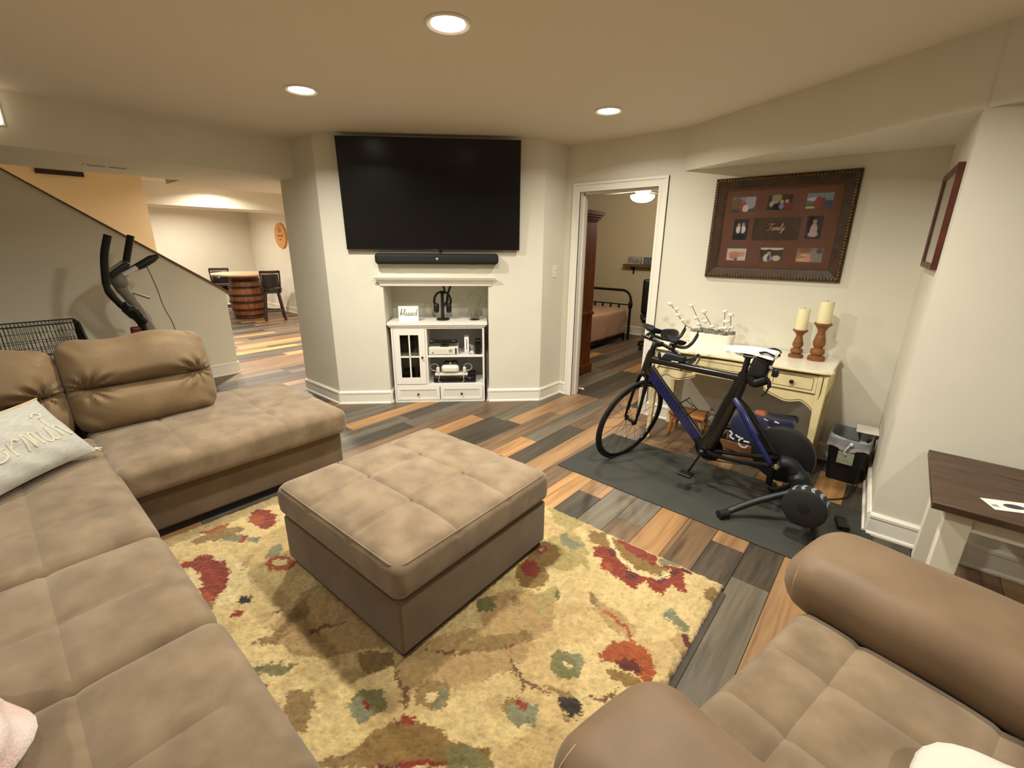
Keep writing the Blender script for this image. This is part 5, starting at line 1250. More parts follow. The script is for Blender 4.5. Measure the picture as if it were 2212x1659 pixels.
# ---- white planter with cotton stems
pl = thing('planter', 'white trough planter of dried cotton stems on the desk', 'planter', (-1.075, 3.70, dzt))
def trough(sx, sy, z0, z1, flare):
    v = []
    for (z, k) in ((z0, 1.0), (z1, flare)):
        n = 6; r = 0.03
        for (cx, cy, a) in ((1, -1, -PI / 2), (1, 1, 0), (-1, 1, PI / 2), (-1, -1, PI)):
            for i in range(n + 1):
                t = a + PI / 2 * i / n
                v.append(((cx * (sx - r) + r * math.cos(t)) * k, (cy * (sy - r) + r * math.sin(t)) * k, z))
    m_ = len(v) // 2
    return v, [(i, (i + 1) % m_, m_ + (i + 1) % m_, m_ + i) for i in range(m_)] + [tuple(range(m_ - 1, -1, -1)), tuple(range(m_, 2 * m_))]
MB().add(*trough(0.150, 0.065, 0.0, 0.108, 1.10)).build('trough', mat('planter_white', (232, 228, 216), 0.5), pl)
ms_ = MB(); rr = random.Random(5)
for k in range(60):
    x, y = rr.uniform(-0.145, 0.145), rr.uniform(-0.055, 0.055)
    ms_.sphere((x, y, 0.112 + rr.uniform(-.004, .012)), rr.uniform(0.012, 0.022), 6, 4, (1, 1, .7))
o = ms_.build('moss', mat('moss_grey', (122, 118, 106), 0.95, var=0.3, scale=50, bump=0.5, bscale=200), pl); o['kind'] = 'stuff'
STEM = mat('twig_brown', (98, 72, 50), 0.8); BOLL = mat('cotton_boll', (240, 234, 222), 0.95, bump=0.4, bscale=120); HUSK = mat('boll_husk', (118, 82, 58), 0.8)
def stem(pts, bolls):
    P = [(x + 1.075, y - 3.70, z - dzt) for (x, y, z) in pts]
    s_ = MB().tube(smooth_path(P), 0.0028, 6).build('stem', STEM, pl)
    for (x, y, z, r) in bolls:
        r *= 1.3
        c = (x + 1.075, y - 3.70, z - dzt)
        bl = MB()
        for a in range(4):
            t = a * PI / 2 + 0.4
            bl.sphere((c[0] + r * 0.45 * math.cos(t), c[1] + r * 0.45 * math.sin(t), c[2] + r * 0.15), r * 0.62, 8, 6)
        bo = bl.build('boll', BOLL, s_); bo['kind'] = 'stuff'
        hk = MB()
        for a in range(5):
            t = a * 2 * PI / 5
            hk.add([(c[0], c[1], c[2] - r * .7), (c[0] + r * .75 * math.cos(t - .45), c[1] + r * .75 * math.sin(t - .45), c[2] - r * .2), (c[0] + r * 1.25 * math.cos(t), c[1] + r * 1.25 * math.sin(t), c[2] + r * .55), (c[0] + r * .75 * math.cos(t + .45), c[1] + r * .75 * math.sin(t + .45), c[2] - r * .2)], [(0, 1, 2, 3)])
        ho = hk.build('husk', HUSK, s_); ho['kind'] = 'stuff'
stem([(-1.20, 3.70, 0.90), (-1.315, 3.72, 0.945), (-1.39, 3.72, 1.04), (-1.44, 3.72, 1.085)], [(-1.445, 3.72, 1.09, .017), (-1.387, 3.72, 1.052, .013), (-1.368, 3.715, 1.008, .015), (-1.328, 3.72, 0.968, .012)])
stem([(-1.16, 3.70, 0.90), (-1.18, 3.72, 0.95), (-1.222, 3.72, 1.02), (-1.26, 3.72, 1.085)], [(-1.272, 3.72, 1.092, .014), (-1.222, 3.715, 1.0, .016), (-1.19, 3.70, 0.955, .014)])
stem([(-1.08, 3.70, 0.90), (-1.10, 3.72, 0.955), (-1.145, 3.72, 1.02), (-1.165, 3.72, 1.045)], [(-1.168, 3.72, 1.052, .017), (-1.145, 3.71, 0.98, .016), (-1.085, 3.70, 0.945, .014)])
stem([(-1.0, 3.70, 0.90), (-1.004, 3.72, 0.97), (-1.008, 3.72, 1.065)], [(-1.010, 3.72, 1.07, .014), (-0.985, 3.71, 0.995, .018), (-1.02, 3.70, 0.94, .013)])
stem([(-0.96, 3.70, 0.90), (-0.956, 3.72, 0.98), (-0.963, 3.72, 1.04)], [(-0.964, 3.72, 1.048, .017), (-0.99, 3.70, 0.945, .016), (-0.945, 3.71, 0.955, .012)])

# ---- candle holders and candles
CW = mat('turned_wood', (112, 68, 34), 0.5, col2=(140, 90, 48), scale=5, stretch=(3, 3, 14), bump=0.2, bscale=60)
WAX = mat('ivory_wax', (232, 220, 176), 0.5, spec=0.4)
def holder(x, y, h, r, label, cl):
    t = thing('candle_holder', label, 'candle holder', (x, y, dzt), 0, 'turned candle holders on the desk')
    P = [(r, 0), (r, 0.10), (r * .92, .115), (r * .62, .12), (r * .60, .14), (r * .82, .19), (r * .84, .24), (r * .76, .31), (r * .5, .33), (r * .48, .345), (r * .70, .42), (r * .72, .50), (r * .55, .66), (r * .42, .76), (r * .42, .79), (r * .52, .81), (r * .5, .83), (r * .78, .92), (r * 1.0, .955), (r * 1.02, 1.0)]
    Q = [(a, b * h) for a, b in P]
    MB().lathe(Q[:4], n=28).build('foot', CW, t)
    MB().lathe(Q[3:17], n=28).build('column', CW, t)
    MB().lathe(Q[16:], n=28).build('cup', CW, t)
    c = thing('pillar_candle', cl, 'candle', (x, y, dzt + h + 0.0005), 0, 'ivory pillar candles')
    R = r * 0.79; hh = 0.148
    MB().lathe([(R, 0), (R, hh - 0.004), (R * .94, hh), (R * .55, hh - 0.003), (0.001, hh - 0.006)], n=32).build('wax', WAX, c)
    MB().cyl((0, 0, hh - 0.006), (0.001, 0, hh + 0.008), 0.0015, n=6).build('wick', BLACK, c)
holder(-0.495, 3.745, 0.200, 0.047, 'shorter turned wooden candle holder, left of the pair on the desk', 'ivory pillar candle on the shorter wooden holder')
holder(-0.369, 3.735, 0.262, 0.053, 'taller turned wooden candle holder near the desk corner', 'ivory pillar candle on the taller wooden holder')

# ---- under the desk: wooden stool, crate with a folded team blanket
OAK = mat('honey_oak', (148, 92, 42), 0.4, col2=(172, 114, 58), scale=5, stretch=(1, 8, 1))
so = thing('step_stool', 'small honey oak stool under the left of the desk', 'stool', (-1.165, 3.70, 0))
MB().rbox((0, 0, 0.20), (0.15, 0.10, 0.018), 0.016, 3, (4, 4, 1)).build('seat', OAK, so)
for sx in (-1, 1):
    for sy in (-1, 1):
        MB().tube([(sx * 0.10, sy * 0.06, 0.185), (sx * 0.112, sy * 0.066, 0.15), (sx * 0.12, sy * 0.07, 0.12), (sx * 0.13, sy * 0.076, 0.06), (sx * 0.138, sy * 0.08, 0.006)], [0.013, 0.017, 0.012, 0.019, 0.013], 12).build('leg', OAK, so)
bk = thing('wooden_crate', 'low wooden crate under the desk behind the bicycle', 'crate', (-0.615, 3.60, 0))
CRW = mat('crate_wood', (150, 106, 62), 0.6, col2=(118, 80, 46), scale=6, stretch=(1, 6, 6), bump=0.2, bscale=40)
for z0 in (0.012, 0.088):
    MB().box(-0.235, 0.235, -0.175, -0.162, z0, z0 + 0.068).build('slat', CRW, bk, bevel=0.002); MB().box(-0.235, 0.235, 0.162, 0.175, z0, z0 + 0.068).build('slat', CRW, bk, bevel=0.002)
    MB().box(-0.235, -0.222, -0.161, 0.161, z0, z0 + 0.068).build('slat', CRW, bk, bevel=0.002); MB().box(0.222, 0.235, -0.161, 0.161, z0, z0 + 0.068).build('slat', CRW, bk, bevel=0.002)
MB().box(-0.222, 0.222, -0.161, 0.161, 0.004, 0.014).build('base_board', CRW, bk, smooth=False)
NAVY = mat('navy_fleece', (18, 24, 58), 0.95, bump=0.5, bscale=120, sheen=0.3); ORNG = mat('orange_fleece', (196, 104, 30), 0.95, bump=0.6, bscale=120, sheen=0.3); FLW = mat('white_fleece', (222, 220, 214), 0.95)
bl_ = thing('fleece_blanket', 'folded navy and orange team fleece blanket with white lettering in the crate', 'blanket', (-0.60, 3.58, 0.02))
def foldfn(sd, a):
    def fn(x, y, z): return x + a * math.sin(9 * y + sd), y + a * math.sin(11 * x + sd), z + a * math.sin(13 * x + 7 * y + sd) * 1.3
    return fn
b0 = MB().rbox((-0.075, -0.05, 0.17), (0.13, 0.10, 0.165), 0.06, 4, (8, 8, 8), foldfn(1, .008)).build('navy_fold', NAVY, bl_)
MB().rbox((0.105, -0.02, 0.16), (0.09, 0.11, 0.125), 0.05, 4, (8, 8, 8), foldfn(3, .010)).build('orange_fold', ORNG, bl_)
b3 = MB().rbox((0.055, 0.015, 0.318), (0.165, 0.10, 0.034), 0.032, 4, (12, 8, 3), foldfn(5, .007)).build('navy_fold', NAVY, bl_)
MB().rbox((-0.03, 0.03, 0.325), (0.05, 0.07, 0.03), 0.028, 4, (6, 6, 3), foldfn(6, .006)).build('orange_fold', ORNG, bl_)
for k in range(9):
    MB().rbox((0.14 + 0.03 * math.sin(k * 2.2), -0.10 + 0.012 * math.cos(k), 0.10 + 0.022 * k), (0.022, 0.02, 0.012), 0.010, 2, (1, 1, 1)).build('fringe', ORNG if k % 3 else NAVY, bl_)
for cvz in ([(-.175, .22), (-.155, .20), (-.165, .175), (-.135, .16)], [(-.13, .20), (-.11, .185), (-.095, .19)], [(-.075, .185), (-.10, .165), (-.09, .125), (-.055, .115), (-.035, .145)], [(-.07, .165), (-.03, .165)]):
    MB().tube([(p.x, -0.152 - 0.006, p.z) for p in smooth_path([(a, 0, b) for a, b in cvz], 4)], 0.007, 6, flat=0.5, up=(0, 1, 0)).build('letter_stroke', FLW, b0)
for x in (-0.03, 0.02, 0.09):
    MB().bar((x, -0.078, 0.338), (x + 0.03, -0.080, 0.330), 0.014, 0.006, (0, 1, 0)).build('letter_stroke', FLW, b3)

# ---- waste bin with liner
wb = thing('waste_bin', 'black waste bin with clear plastic liner right of the desk', 'bin', (-0.065, 3.735, 0), -0.03)
def taper(a, b, c, d, z0, z1, r=0.02):
    v = []
    for (sx, sy, z) in ((a, b, z0), (c, d, z1)):
        for (cx, cy, t0) in ((1, -1, -PI / 2), (1, 1, 0), (-1, 1, PI / 2), (-1, -1, PI)):
            for i in range(5):
                t = t0 + PI / 2 * i / 4; v.append((cx * (sx - r) + r * math.cos(t), cy * (sy - r) + r * math.sin(t), z))
    return v, [(i, (i + 1) % 20, 20 + (i + 1) % 20, 20 + i) for i in range(20)]
v, f = taper(0.088, 0.125, 0.112, 0.158, 0.0, 0.315)
MB().add(v, f + [tuple(range(19, -1, -1))]).build('body', mat('bin_black', (13, 13, 13), 0.55), wb)
LIN = mat('liner_film', (205, 208, 214), 0.25, alpha=0.42, spec=0.6, bump=0.8, bscale=45)
def liner(u, v_):
    t = 2 * PI * u; k = v_
    ex, ey = 0.121, 0.168
    c, s_ = math.cos(t), math.sin(t); f_ = 1 / max(abs(c) ** 6 + abs(s_) ** 6, 1e-6) ** (1 / 6)
    wv = 0.006 * math.sin(11 * t + 3) + 0.004 * math.sin(23 * t)
    if k < 0.55:
        q = k / 0.55; return (c * f_ * (ex + wv * (1 - q)), s_ * f_ * (ey + wv * (1 - q)), 0.245 + 0.075 * q + 0.012 * math.sin(5 * t) * (1 - q))
    q = (k - 0.55) / 0.45
    return (c * f_ * (ex - 0.004 - 0.012 * q), s_ * f_ * (ey - 0.004 - 0.02 * q), 0.32 + 0.045 * math.sin(q * PI) * (0.6 + 0.4 * math.sin(2 * t + 1)) - 0.10 * q * q)
MB().grid(liner, 72, 14, closed_u=True).build('liner', LIN, wb)
MB().grid(lambda u, v_: tuple(a * (0.99 if i < 2 else 1) for i, a in enumerate(liner(u, v_ * 0.18))), 60, 3, closed_u=True).build('liner_hem', mat('liner_hem', (196, 150, 148), 0.4, alpha=0.7), wb)
MB().tube(smooth_path([(0.02, -0.172, 0.31), (0.0, -0.180, 0.27), (-0.012, -0.176, 0.235), (0.0, -0.174, 0.215)]), [0.006] * 18 + [0.003], 6).sphere((0.016, -0.178, 0.296), 0.013).build('liner_knot', mat('liner_twist', (222, 224, 226), 0.4, alpha=0.8), wb)
MB().box(-0.045, 0.045, -0.1635, -0.1605, 0.145, 0.232).build('sticker', mat('bin_sticker', (150, 160, 140), 0.6, var=0.15, scale=30), wb, smooth=False)

# ---- outlet with shelf, plugs and cords on the return wall
ou = thing('outlet_shelf', 'white outlet shelf with plugged chargers low on the alcove wall', 'outlet', (0.0715, 3.80, 0.24), math.atan2(-0.934, 0.05))
MB().box(-0.042, 0.042, -0.006, 0, -0.065, 0.065).build('plate', TRIM, ou, bevel=0.003)
MB().box(-0.085, 0.075, -0.125, 0, 0.100, 0.110).build('shelf', TRIM, ou, bevel=0.003)
MB().rbox((-0.012, -0.048, 0.02), (0.02, 0.042, 0.065), 0.006, 2, (1, 2, 2)).build('charger', mat('charger_white', (230, 226, 214), 0.4), ou)
MB().rbox((0.026, -0.028, 0.03), (0.013, 0.024, 0.016), 0.005, 2, (1, 1, 1)).build('plug', BLACK, ou)
MB().tube(smooth_path([(-0.032, -0.07, 0.02), (-0.05, -0.085, 0.015), (-0.085, -0.08, -0.01), (-0.08, -0.06, -0.08)]), 0.0035, 6).build('white_cord', GW, ou)
MB().tube(smooth_path([(0.040, 3.765, 0.27), (0.028, 3.74, 0.24), (0.025, 3.72, 0.15), (0.012, 3.60, 0.08), (0.005, 3.42, 0.02), (-0.03, 3.33, 0.006), (-0.12, 3.24, 0.006), (-0.22, 3.17, 0.006)], 8), 0.0045, 8).build('black_cord', BLACK, ou, world=True)
pa = thing('power_adapter', 'black power brick on the floor behind the bike trainer', 'adapter', (0.0, 2.97, 0), 0.25)
MB().rbox((0, 0, 0.018), (0.028, 0.06, 0.017), 0.006, 2, (1, 2, 1)).build('case', BLACK, pa)
MB().tube(smooth_path([(0, -0.06, 0.015), (0.01, -0.12, 0.008), (0.05, -0.16, 0.006), (0.065, -0.13, 0.006)]), 0.004, 6).build('lead', BLACK, pa)

# ================================================================== END TABLE
tb_ = thing('end_table', 'farmhouse end table with dark plank top and white legs by the right wall', 'table', (0.62, 2.64, 0), 0.0)
ttm = mat('walnut_stain', (62, 44, 32), 0.45, col2=(84, 62, 46), scale=4, stretch=(1.5, 14, 1), bump=0.25, bscale=40)
TX0, TX1, TY0, TY1, TZ = 0.262, 0.985, 2.315, 2.962, 0.578
for k in range(4):
    a = TY0 + (TY1 - TY0) * k / 4; b = TY0 + (TY1 - TY0) * (k + 1) / 4
    MB().box(TX0, TX1, a + 0.0006, b - 0.0006, TZ - 0.030, TZ).build('top_plank', ttm, tb_, world=True, bevel=0.003)
TLW = mat('table_white', (228, 220, 200), 0.5)
for (x, y) in ((TX0 + 0.05, TY0 + 0.05), (TX1 - 0.115, TY0 + 0.05), (TX0 + 0.05, TY1 - 0.115), (TX1 - 0.115, TY1 - 0.115)):
    w0 = 0.066 if y > 2.6 else 0.085
    MB().box(x, x + w0, y, y + 0.066, 0.0, TZ - 0.031).build('leg', TLW, tb_, world=True, bevel=0.004)
a0, b0_ = TX0 + 0.06, TX1 - 0.06
MB().box(a0, b0_, TY0 + 0.065, TY0 + 0.085, TZ - 0.115, TZ - 0.031).build('apron', TLW, tb_, world=True, bevel=0.002)
MB().box(a0, b0_, TY1 - 0.09, TY1 - 0.07, TZ - 0.115, TZ - 0.031).build('apron', TLW, tb_, world=True, bevel=0.002)
MB().box(a0 + 0.005, a0 + 0.024, TY0 + 0.09, TY1 - 0.09, TZ - 0.115, TZ - 0.031).build('apron', TLW, tb_, world=True, bevel=0.002)
cd = thing('greeting_card', 'white card with a dark purple picture lying on the end table', 'card', (0.505, 2.475, TZ + 0.0003), math.radians(24))
MB().box(-0.085, 0.085, -0.045, 0.045, 0, 0.0012).build('sheet', mat('card_white', (238, 234, 226), 0.5), cd, smooth=False)
MB().lathe([(0.028, 0.00125), (0.028, 0.0014), (0.001, 0.0015)], (0.0, 0.0, 0), 24).build('picture', mat('card_purple', (66, 52, 70), 0.5, var=0.3, scale=60), cd).scale = (1.2, 0.7, 1)
MB().box(-0.075, -0.055, -0.02, 0.0, 0.00125, 0.0014).build('stamp', mat('card_grey', (150, 148, 150), 0.6), cd, smooth=False)
ps = thing('plush_toy', 'orange and white plush toy lying on the floor under the end table', 'toy', (0.86, 2.80, 0))
MB().sphere((0.0, 0, 0.065), 0.075, 18, 12, (1.2, 1, .86)).build('body', mat('plush_orange', (176, 112, 62), 0.95, bump=0.9, bscale=90, sheen=0.4), ps)
MB().sphere((-0.10, -0.02, 0.07), 0.052, 16, 10, (1, 1, .95)).build('head', mat('plush_white', (214, 202, 184), 0.95, bump=0.9, bscale=90, sheen=0.4), ps)
for sy in (-1, 1):
    MB().sphere((-0.10, sy * 0.038 - 0.02, 0.112), 0.016, 10, 6).build('ear', MATS['plush_orange'], ps)
    MB().sphere((0.06, sy * 0.06, 0.026), 0.026, 10, 8, (1.5, 1, 1)).build('paw', MATS['plush_white'], ps)
# ================================================================== MAT, BICYCLE, TRAINER
mt_r = math.radians(-2.0)
em = thing('exercise_mat', 'black rubber exercise mat under the bicycle', 'mat', (-0.80, 2.865, 0), mt_r)
MB().rbox((0.03, 0.0, 0.0035), (0.90, 0.395, 0.003), 0.002, 1, (2, 2, 1)).build('sheet', mat('mat_foam', (52, 52, 47), 0.8, var=0.12, scale=5, bump=0.3, bscale=250), em)
ZM = 0.0065
bk_a = math.radians(-4.5)
bi = thing('road_bicycle', 'black and blue racing bicycle clamped in the indoor trainer', 'bicycle', (-1.375, 2.912, ZM), bk_a)
FRM = mat('frame_black', (13, 13, 14), 0.28, coat=0.3)
BLUE = mat('frame_blue', (17, 22, 74), 0.32, coat=0.3)
def section(pts, name, m, parent=bi, n=14):
    """lofted tube: pts = (x, z, half length in plane, half width y)"""
    v = []; f = []
    k_ = len(pts)
    for i, (x, z, a, b) in enumerate(pts):
        p, q = pts[max(i - 1, 0)], pts[min(i + 1, k_ - 1)]
        d = Vector((q[0] - p[0], 0, q[1] - p[1])).normalized(); s_ = Vector((-d.z, 0, d.x))
        for j in range(n):
            t = 2 * PI * j / n
            c = Vector((x, 0, z)) + s_ * a * math.cos(t) + Vector((0, 1, 0)) * b * math.sin(t)
            v.append(tuple(c))
    for i in range(k_ - 1):
        for j in range(n):
            l = (j + 1) % n; f.append((i * n + j, i * n + l, (i + 1) * n + l, (i + 1) * n + j))
    f += [tuple(range(n - 1, -1, -1)), tuple((k_ - 1) * n + j for j in range(n))]
    mb = MB().add(v, f); bm = bmesh.new()
    o = mb.build(name, m, parent); bm.from_mesh(o.data); bmesh.ops.recalc_face_normals(bm, faces=bm.faces); bm.to_mesh(o.data); bm.free()
    return o
hub = (0.0, 0.318)
section([(0.118, 0.690, .030, .024), (0.135, 0.76, .030, .024), (0.152, 0.835, .029, .023), (0.160, 0.862, .024, .021)], 'head_tube', FRM)
section([(0.165, 0.805, .026, .019), (0.25, 0.802, .024, .018), (0.5, 0.797, .022, .017), (0.72, 0.796, .022, .017), (0.77, 0.79, .030, .017)], 'top_tube', FRM)
section([(0.150, 0.735, .045, .022), (0.25, 0.635, .042, .022), (0.42, 0.468, .042, .022), (0.58, 0.315, .042, .026), (0.615, 0.285, .030, .028)], 'down_tube', FRM)
# blue flank on the down tube with slanted dark hatching
for sy in (-1, 1):
    q = MB(); d = Vector((0.58 - 0.16, 0, 0.315 - 0.725)).normalized(); nrm = Vector((-d.z, 0, d.x))
    p0 = Vector((0.185, 0, 0.70)); p1 = Vector((0.545, 0, 0.348)); y = sy * 0.0235
    q.add([tuple(p0 + nrm * .026 + Vector((0, y, 0))), tuple(p1 + nrm * .026 + Vector((0, y * 1.05, 0))), tuple(p1 - nrm * .030 + Vector((0, y * 1.05, 0))), tuple(p0 - nrm * .030 + Vector((0, y, 0))),
           tuple(p0 + nrm * .026 + Vector((0, y * .8, 0))), tuple(p1 + nrm * .026 + Vector((0, y * .8, 0))), tuple(p1 - nrm * .030 + Vector((0, y * .8, 0))), tuple(p0 - nrm * .030 + Vector((0, y * .8, 0)))],
          [(0, 1, 2, 3), (7, 6, 5, 4), (0, 4, 5, 1), (1, 5, 6, 2), (2, 6, 7, 3), (3, 7, 4, 0)])
    bp_ = q.build('blue_panel', BLUE, bi, smooth=False)
    hch = MB()
    for k in range(16):
        c = p0.lerp(p1, 0.12 + 0.8 * k / 15)
        hch.bar(tuple(c + nrm * .022 + Vector((0, y * 1.075, 0)) - d * .012), tuple(c - nrm * .024 + Vector((0, y * 1.075, 0)) + d * .014), 0.003, 0.0012, (0, 1, 0))
    o = hch.build('hatching', FRM, bp_, smooth=False); o['kind'] = 'stuff'
section([(0.600, 0.29, .055, .030), (0.65, 0.42, .046, .022), (0.70, 0.60, .045, .019), (0.735, 0.72, .042, .018), (0.755, 0.80, .038, .018), (0.765, 0.835, .024, .016)], 'seat_tube', FRM)
section([(0.757, 0.82, .018, .013), (0.765, 0.90, .017, .012), (0.770, 0.945, .016, .012)], 'seat_post', FRM)
MB().lathe([(0.028, -0.045), (0.030, -0.04), (0.030, 0.04), (0.028, 0.045)], (0.605, 0, 0.278), 20, axis='y').build('bottom_bracket', FRM, bi)
for sy in (-1, 1):
    MB().tube(smooth_path([(0.63, sy * 0.03, 0.275), (0.75, sy * 0.052, 0.285), (0.9, sy * 0.064, 0.31), (1.005, sy * 0.067, 0.335)]), [0.014] * 18 + [0.010], 8, flat=1.3).build('chain_stay', FRM, bi)
    MB().tube(smooth_path([(0.735, sy * 0.016, 0.665), (0.80, sy * 0.04, 0.60), (0.9, sy * 0.058, 0.47), (1.0, sy * 0.066, 0.345)]), [0.019] * 12 + [0.015] * 6 + [0.010], 8, flat=0.8).build('seat_stay', BLUE if sy < 0 else FRM, bi)
# fork, front wheel, bars turn together
st_ang = math.radians(-100.5)
ax0 = Vector((0.118, 0, 0.690)); axd = (Vector((0.160, 0, 0.862)) - ax0).normalized()
ST = Matrix.Translation(ax0) @ Matrix.Rotation(st_ang, 4, axd) @ Matrix.Translation(-ax0)
def smb():
    m_ = MB(); m_.T = ST; return m_
fk = smb()
for sy in (-1, 1):
    fk.tube(smooth_path([(0.116, sy * 0.014, 0.70), (0.10, sy * 0.036, 0.64), (0.06, sy * 0.047, 0.50), (0.02, sy * 0.050, 0.37), (0.0, sy * 0.050, 0.318)]), [0.020] * 10 + [0.016] * 8 + [0.012] * 7, 10, flat=0.62, up=(0, 1, 0))
fk.sphere((0.117, 0, 0.695), 0.032, 12, 8, (1, 0.9, .8))
fk.build('fork', FRM, bi)
fb = smb(); fb.rbox((0.085, 0, 0.715), (0.012, 0.03, 0.028), 0.008, 2, (1, 1, 1)).build('front_brake', BLACK, bi)
W = smb(); n = 64; R = 0.323
W.tube([(R * math.cos(2 * PI * k / n), 0, hub[1] + R * math.sin(2 * PI * k / n)) for k in range(n)], 0.0125, 10, closed=True)
fwh = W.build('front_wheel', RUBBER, bi)
W = smb(); W.tube([(0.300 * math.cos(2 * PI * k / n), 0, hub[1] + 0.300 * math.sin(2 * PI * k / n)) for k in range(n)], 0.0095, 8, closed=True, flat=1.5).build('rim', BLACKGLOSS, fwh)
W = smb(); W.lathe([(0.008, -0.052), (0.014, -0.045), (0.022, -0.036), (0.012, -0.03), (0.012, 0.03), (0.022, 0.036), (0.014, 0.045), (0.008, 0.052)], (0, 0, hub[1]), 16, axis='y').build('hub', DARKMET, fwh)
for k in range(24):
    W = smb(); a = 2 * PI * k / 24; b = a + (0.5 if k % 4 < 2 else -0.5); sy = 0.034 if k % 2 else -0.034
    W.tube([(0.02 * math.cos(b), sy, hub[1] + 0.02 * math.sin(b)), (0.295 * math.cos(a), 0, hub[1] + 0.295 * math.sin(a))], 0.0011, 5)
    W.build('spoke', DARKMET, fwh)
W = smb(); W.tube([(-0.255, 0.003, 0.318 - 0.14), (-0.215, 0.003, 0.318 - 0.115)], 0.0025, 6).build('valve', CHROME, fwh)
# stem and bars
W = smb(); W.tube([(0.158, 0, 0.855), (0.166, 0, 0.895), (0.160, 0, 0.92)], 0.019, 12); W.tube([(0.165, 0, 0.905), (0.09, 0, 0.925)], 0.018, 12)
bars = W.build('stem', FRM, bi)
BZ, BX = 0.925, 0.085
W = smb()
for sy in (-1, 1):
    W.tube(smooth_path([(BX, 0, BZ), (BX, sy * 0.09, BZ - .002), (BX - .004, sy * 0.17, BZ - .012), (BX - .035, sy * 0.198, BZ - .022), (BX - .085, sy * 0.203, BZ - .005), (BX - .13, sy * 0.203, BZ + .03)]), [0.014] * 14 + [0.0125] * 12, 10, flat=0.8)
hb = W.build('handlebar', FRM, bars)
for sy in (-1, 1):
    W = smb(); W.tube(smooth_path([(BX - .125, sy * 0.203, BZ + .03), (BX - .15, sy * 0.205, BZ + .028), (BX - .165, sy * 0.206, BZ + .0), (BX - .155, sy * 0.207, BZ - .04)]), [0.010] * 6 + [0.006] * 13, 8).build('brake_lever', CHROME, hb)
    W = smb(); W.rbox((BX + 0.03, sy * 0.10, BZ + 0.058), (0.060, 0.046, 0.015), 0.014, 3, (4, 4, 1), lambda x, y, z: (x, y, z + 9 * y * y)).build('arm_pad', mat('pad_foam', (20, 20, 21), 0.85), hb)
    W = smb(); W.cyl((BX + 0.01, sy * 0.095, BZ), (BX + 0.01, sy * 0.095, BZ + 0.048), 0.012, n=10).build('pad_riser', BLACK, hb)
    W = smb(); W.tube(smooth_path([(BX + 0.03, sy * 0.075, BZ + 0.026), (BX - 0.10, sy * 0.07, BZ + 0.026), (BX - 0.20, sy * 0.06, BZ + 0.036), (BX - 0.25, sy * 0.055, BZ + 0.075), (BX - 0.262, sy * 0.055, BZ + 0.12)]), 0.0115, 10).build('aero_extension', BLACK, hb)
    W = smb(); W.tube([(BX - 0.262, sy * 0.055, BZ + 0.12), (BX - 0.262, sy * 0.055, BZ + 0.145)], [0.012, 0.010], 8).tube([(BX - 0.262, sy * 0.055, BZ + 0.14), (BX - 0.245, sy * 0.055, BZ + 0.165)], [0.006, 0.004], 8).build('bar_end_shifter', BLACK, hb)
W = smb(); W.tube(smooth_path([(BX - .01, -0.06, BZ - .01), (BX - .06, -0.03, BZ - .09), (0.07, 0.0, 0.76)]), 0.0025, 6).tube(smooth_path([(BX - .01, 0.06, BZ - .01), (BX - .08, 0.03, BZ - .10), (0.10, 0.02, 0.70)]), 0.0025, 6).build('brake_cable', BLACK, hb)
# drink bottle between the extensions
W = smb(); W.lathe([(0.030, 0), (0.034, 0.02), (0.034, 0.10), (0.026, 0.135), (0.012, 0.15)], (0, 0, 0), 16); 
W.v = [tuple(ST @ (Matrix.Translation((BX + 0.04, 0, BZ + 0.072)) @ Matrix.Rotation(math.radians(-80), 4, 'Y') @ (ST.inverted() @ Vector(p)))) for p in W.v]
W.build('aero_bottle', mat('bottle_black', (24, 24, 25), 0.4), hb)
# top tube bag with winged mark
tbg = MB().rbox((0.305, 0, 0.845), (0.095, 0.022, 0.032), 0.018, 4, (6, 2, 2), lambda x, y, z: (x, y, z * (1 - 0.28 * max(0, x) / 0.095) + 0.0)).build('top_tube_bag', mat('bag_black', (17, 17, 18), 0.55, bump=0.2, bscale=300), bi)
for sy in (-1, 1):
    lm = MB(); y = sy * 0.0235
    for (a, b, c, d_) in (((0.232, .867), (0.268, .869), (0.262, .861), (0.236, .861)), ((0.238, .858), (0.259, .858), (0.252, .850), (0.241, .851)), ((0.242, .848), (0.251, .848), (0.245, .838), (0.241, .840))):
        q = [(p[0], y, p[1]) for p in (a, b, c, d_)] + [(p[0], y * .96, p[1]) for p in (a, b, c, d_)]
        lm.add(q, [(0, 1, 2, 3), (7, 6, 5, 4), (0, 4, 5, 1), (1, 5, 6, 2), (2, 6, 7, 3), (3, 7, 4, 0)])
    o = lm.build('wing_mark', mat('logo_white', (226, 226, 222), 0.5), tbg, smooth=False); o['kind'] = 'stuff'
    MB().box(0.315, 0.362, min(y, y * .97), max(y, y * .97), 0.822, 0.827).build('name_strip', MATS['logo_white'], tbg, smooth=False)
MB().tube(smooth_path([(0.39, 0, 0.83), (0.43, 0, 0.835), (0.465, 0, 0.868)]), [0.012] * 6 + [0.019] * 6 + [0.008], 8, flat=0.4).build('bag_tail', BLACK, tbg)
MB().tube([(0.395, -0.012, 0.805), (0.38, -0.014, 0.768)], [0.007, 0.004], 6).build('bag_strap', BLACK, tbg)
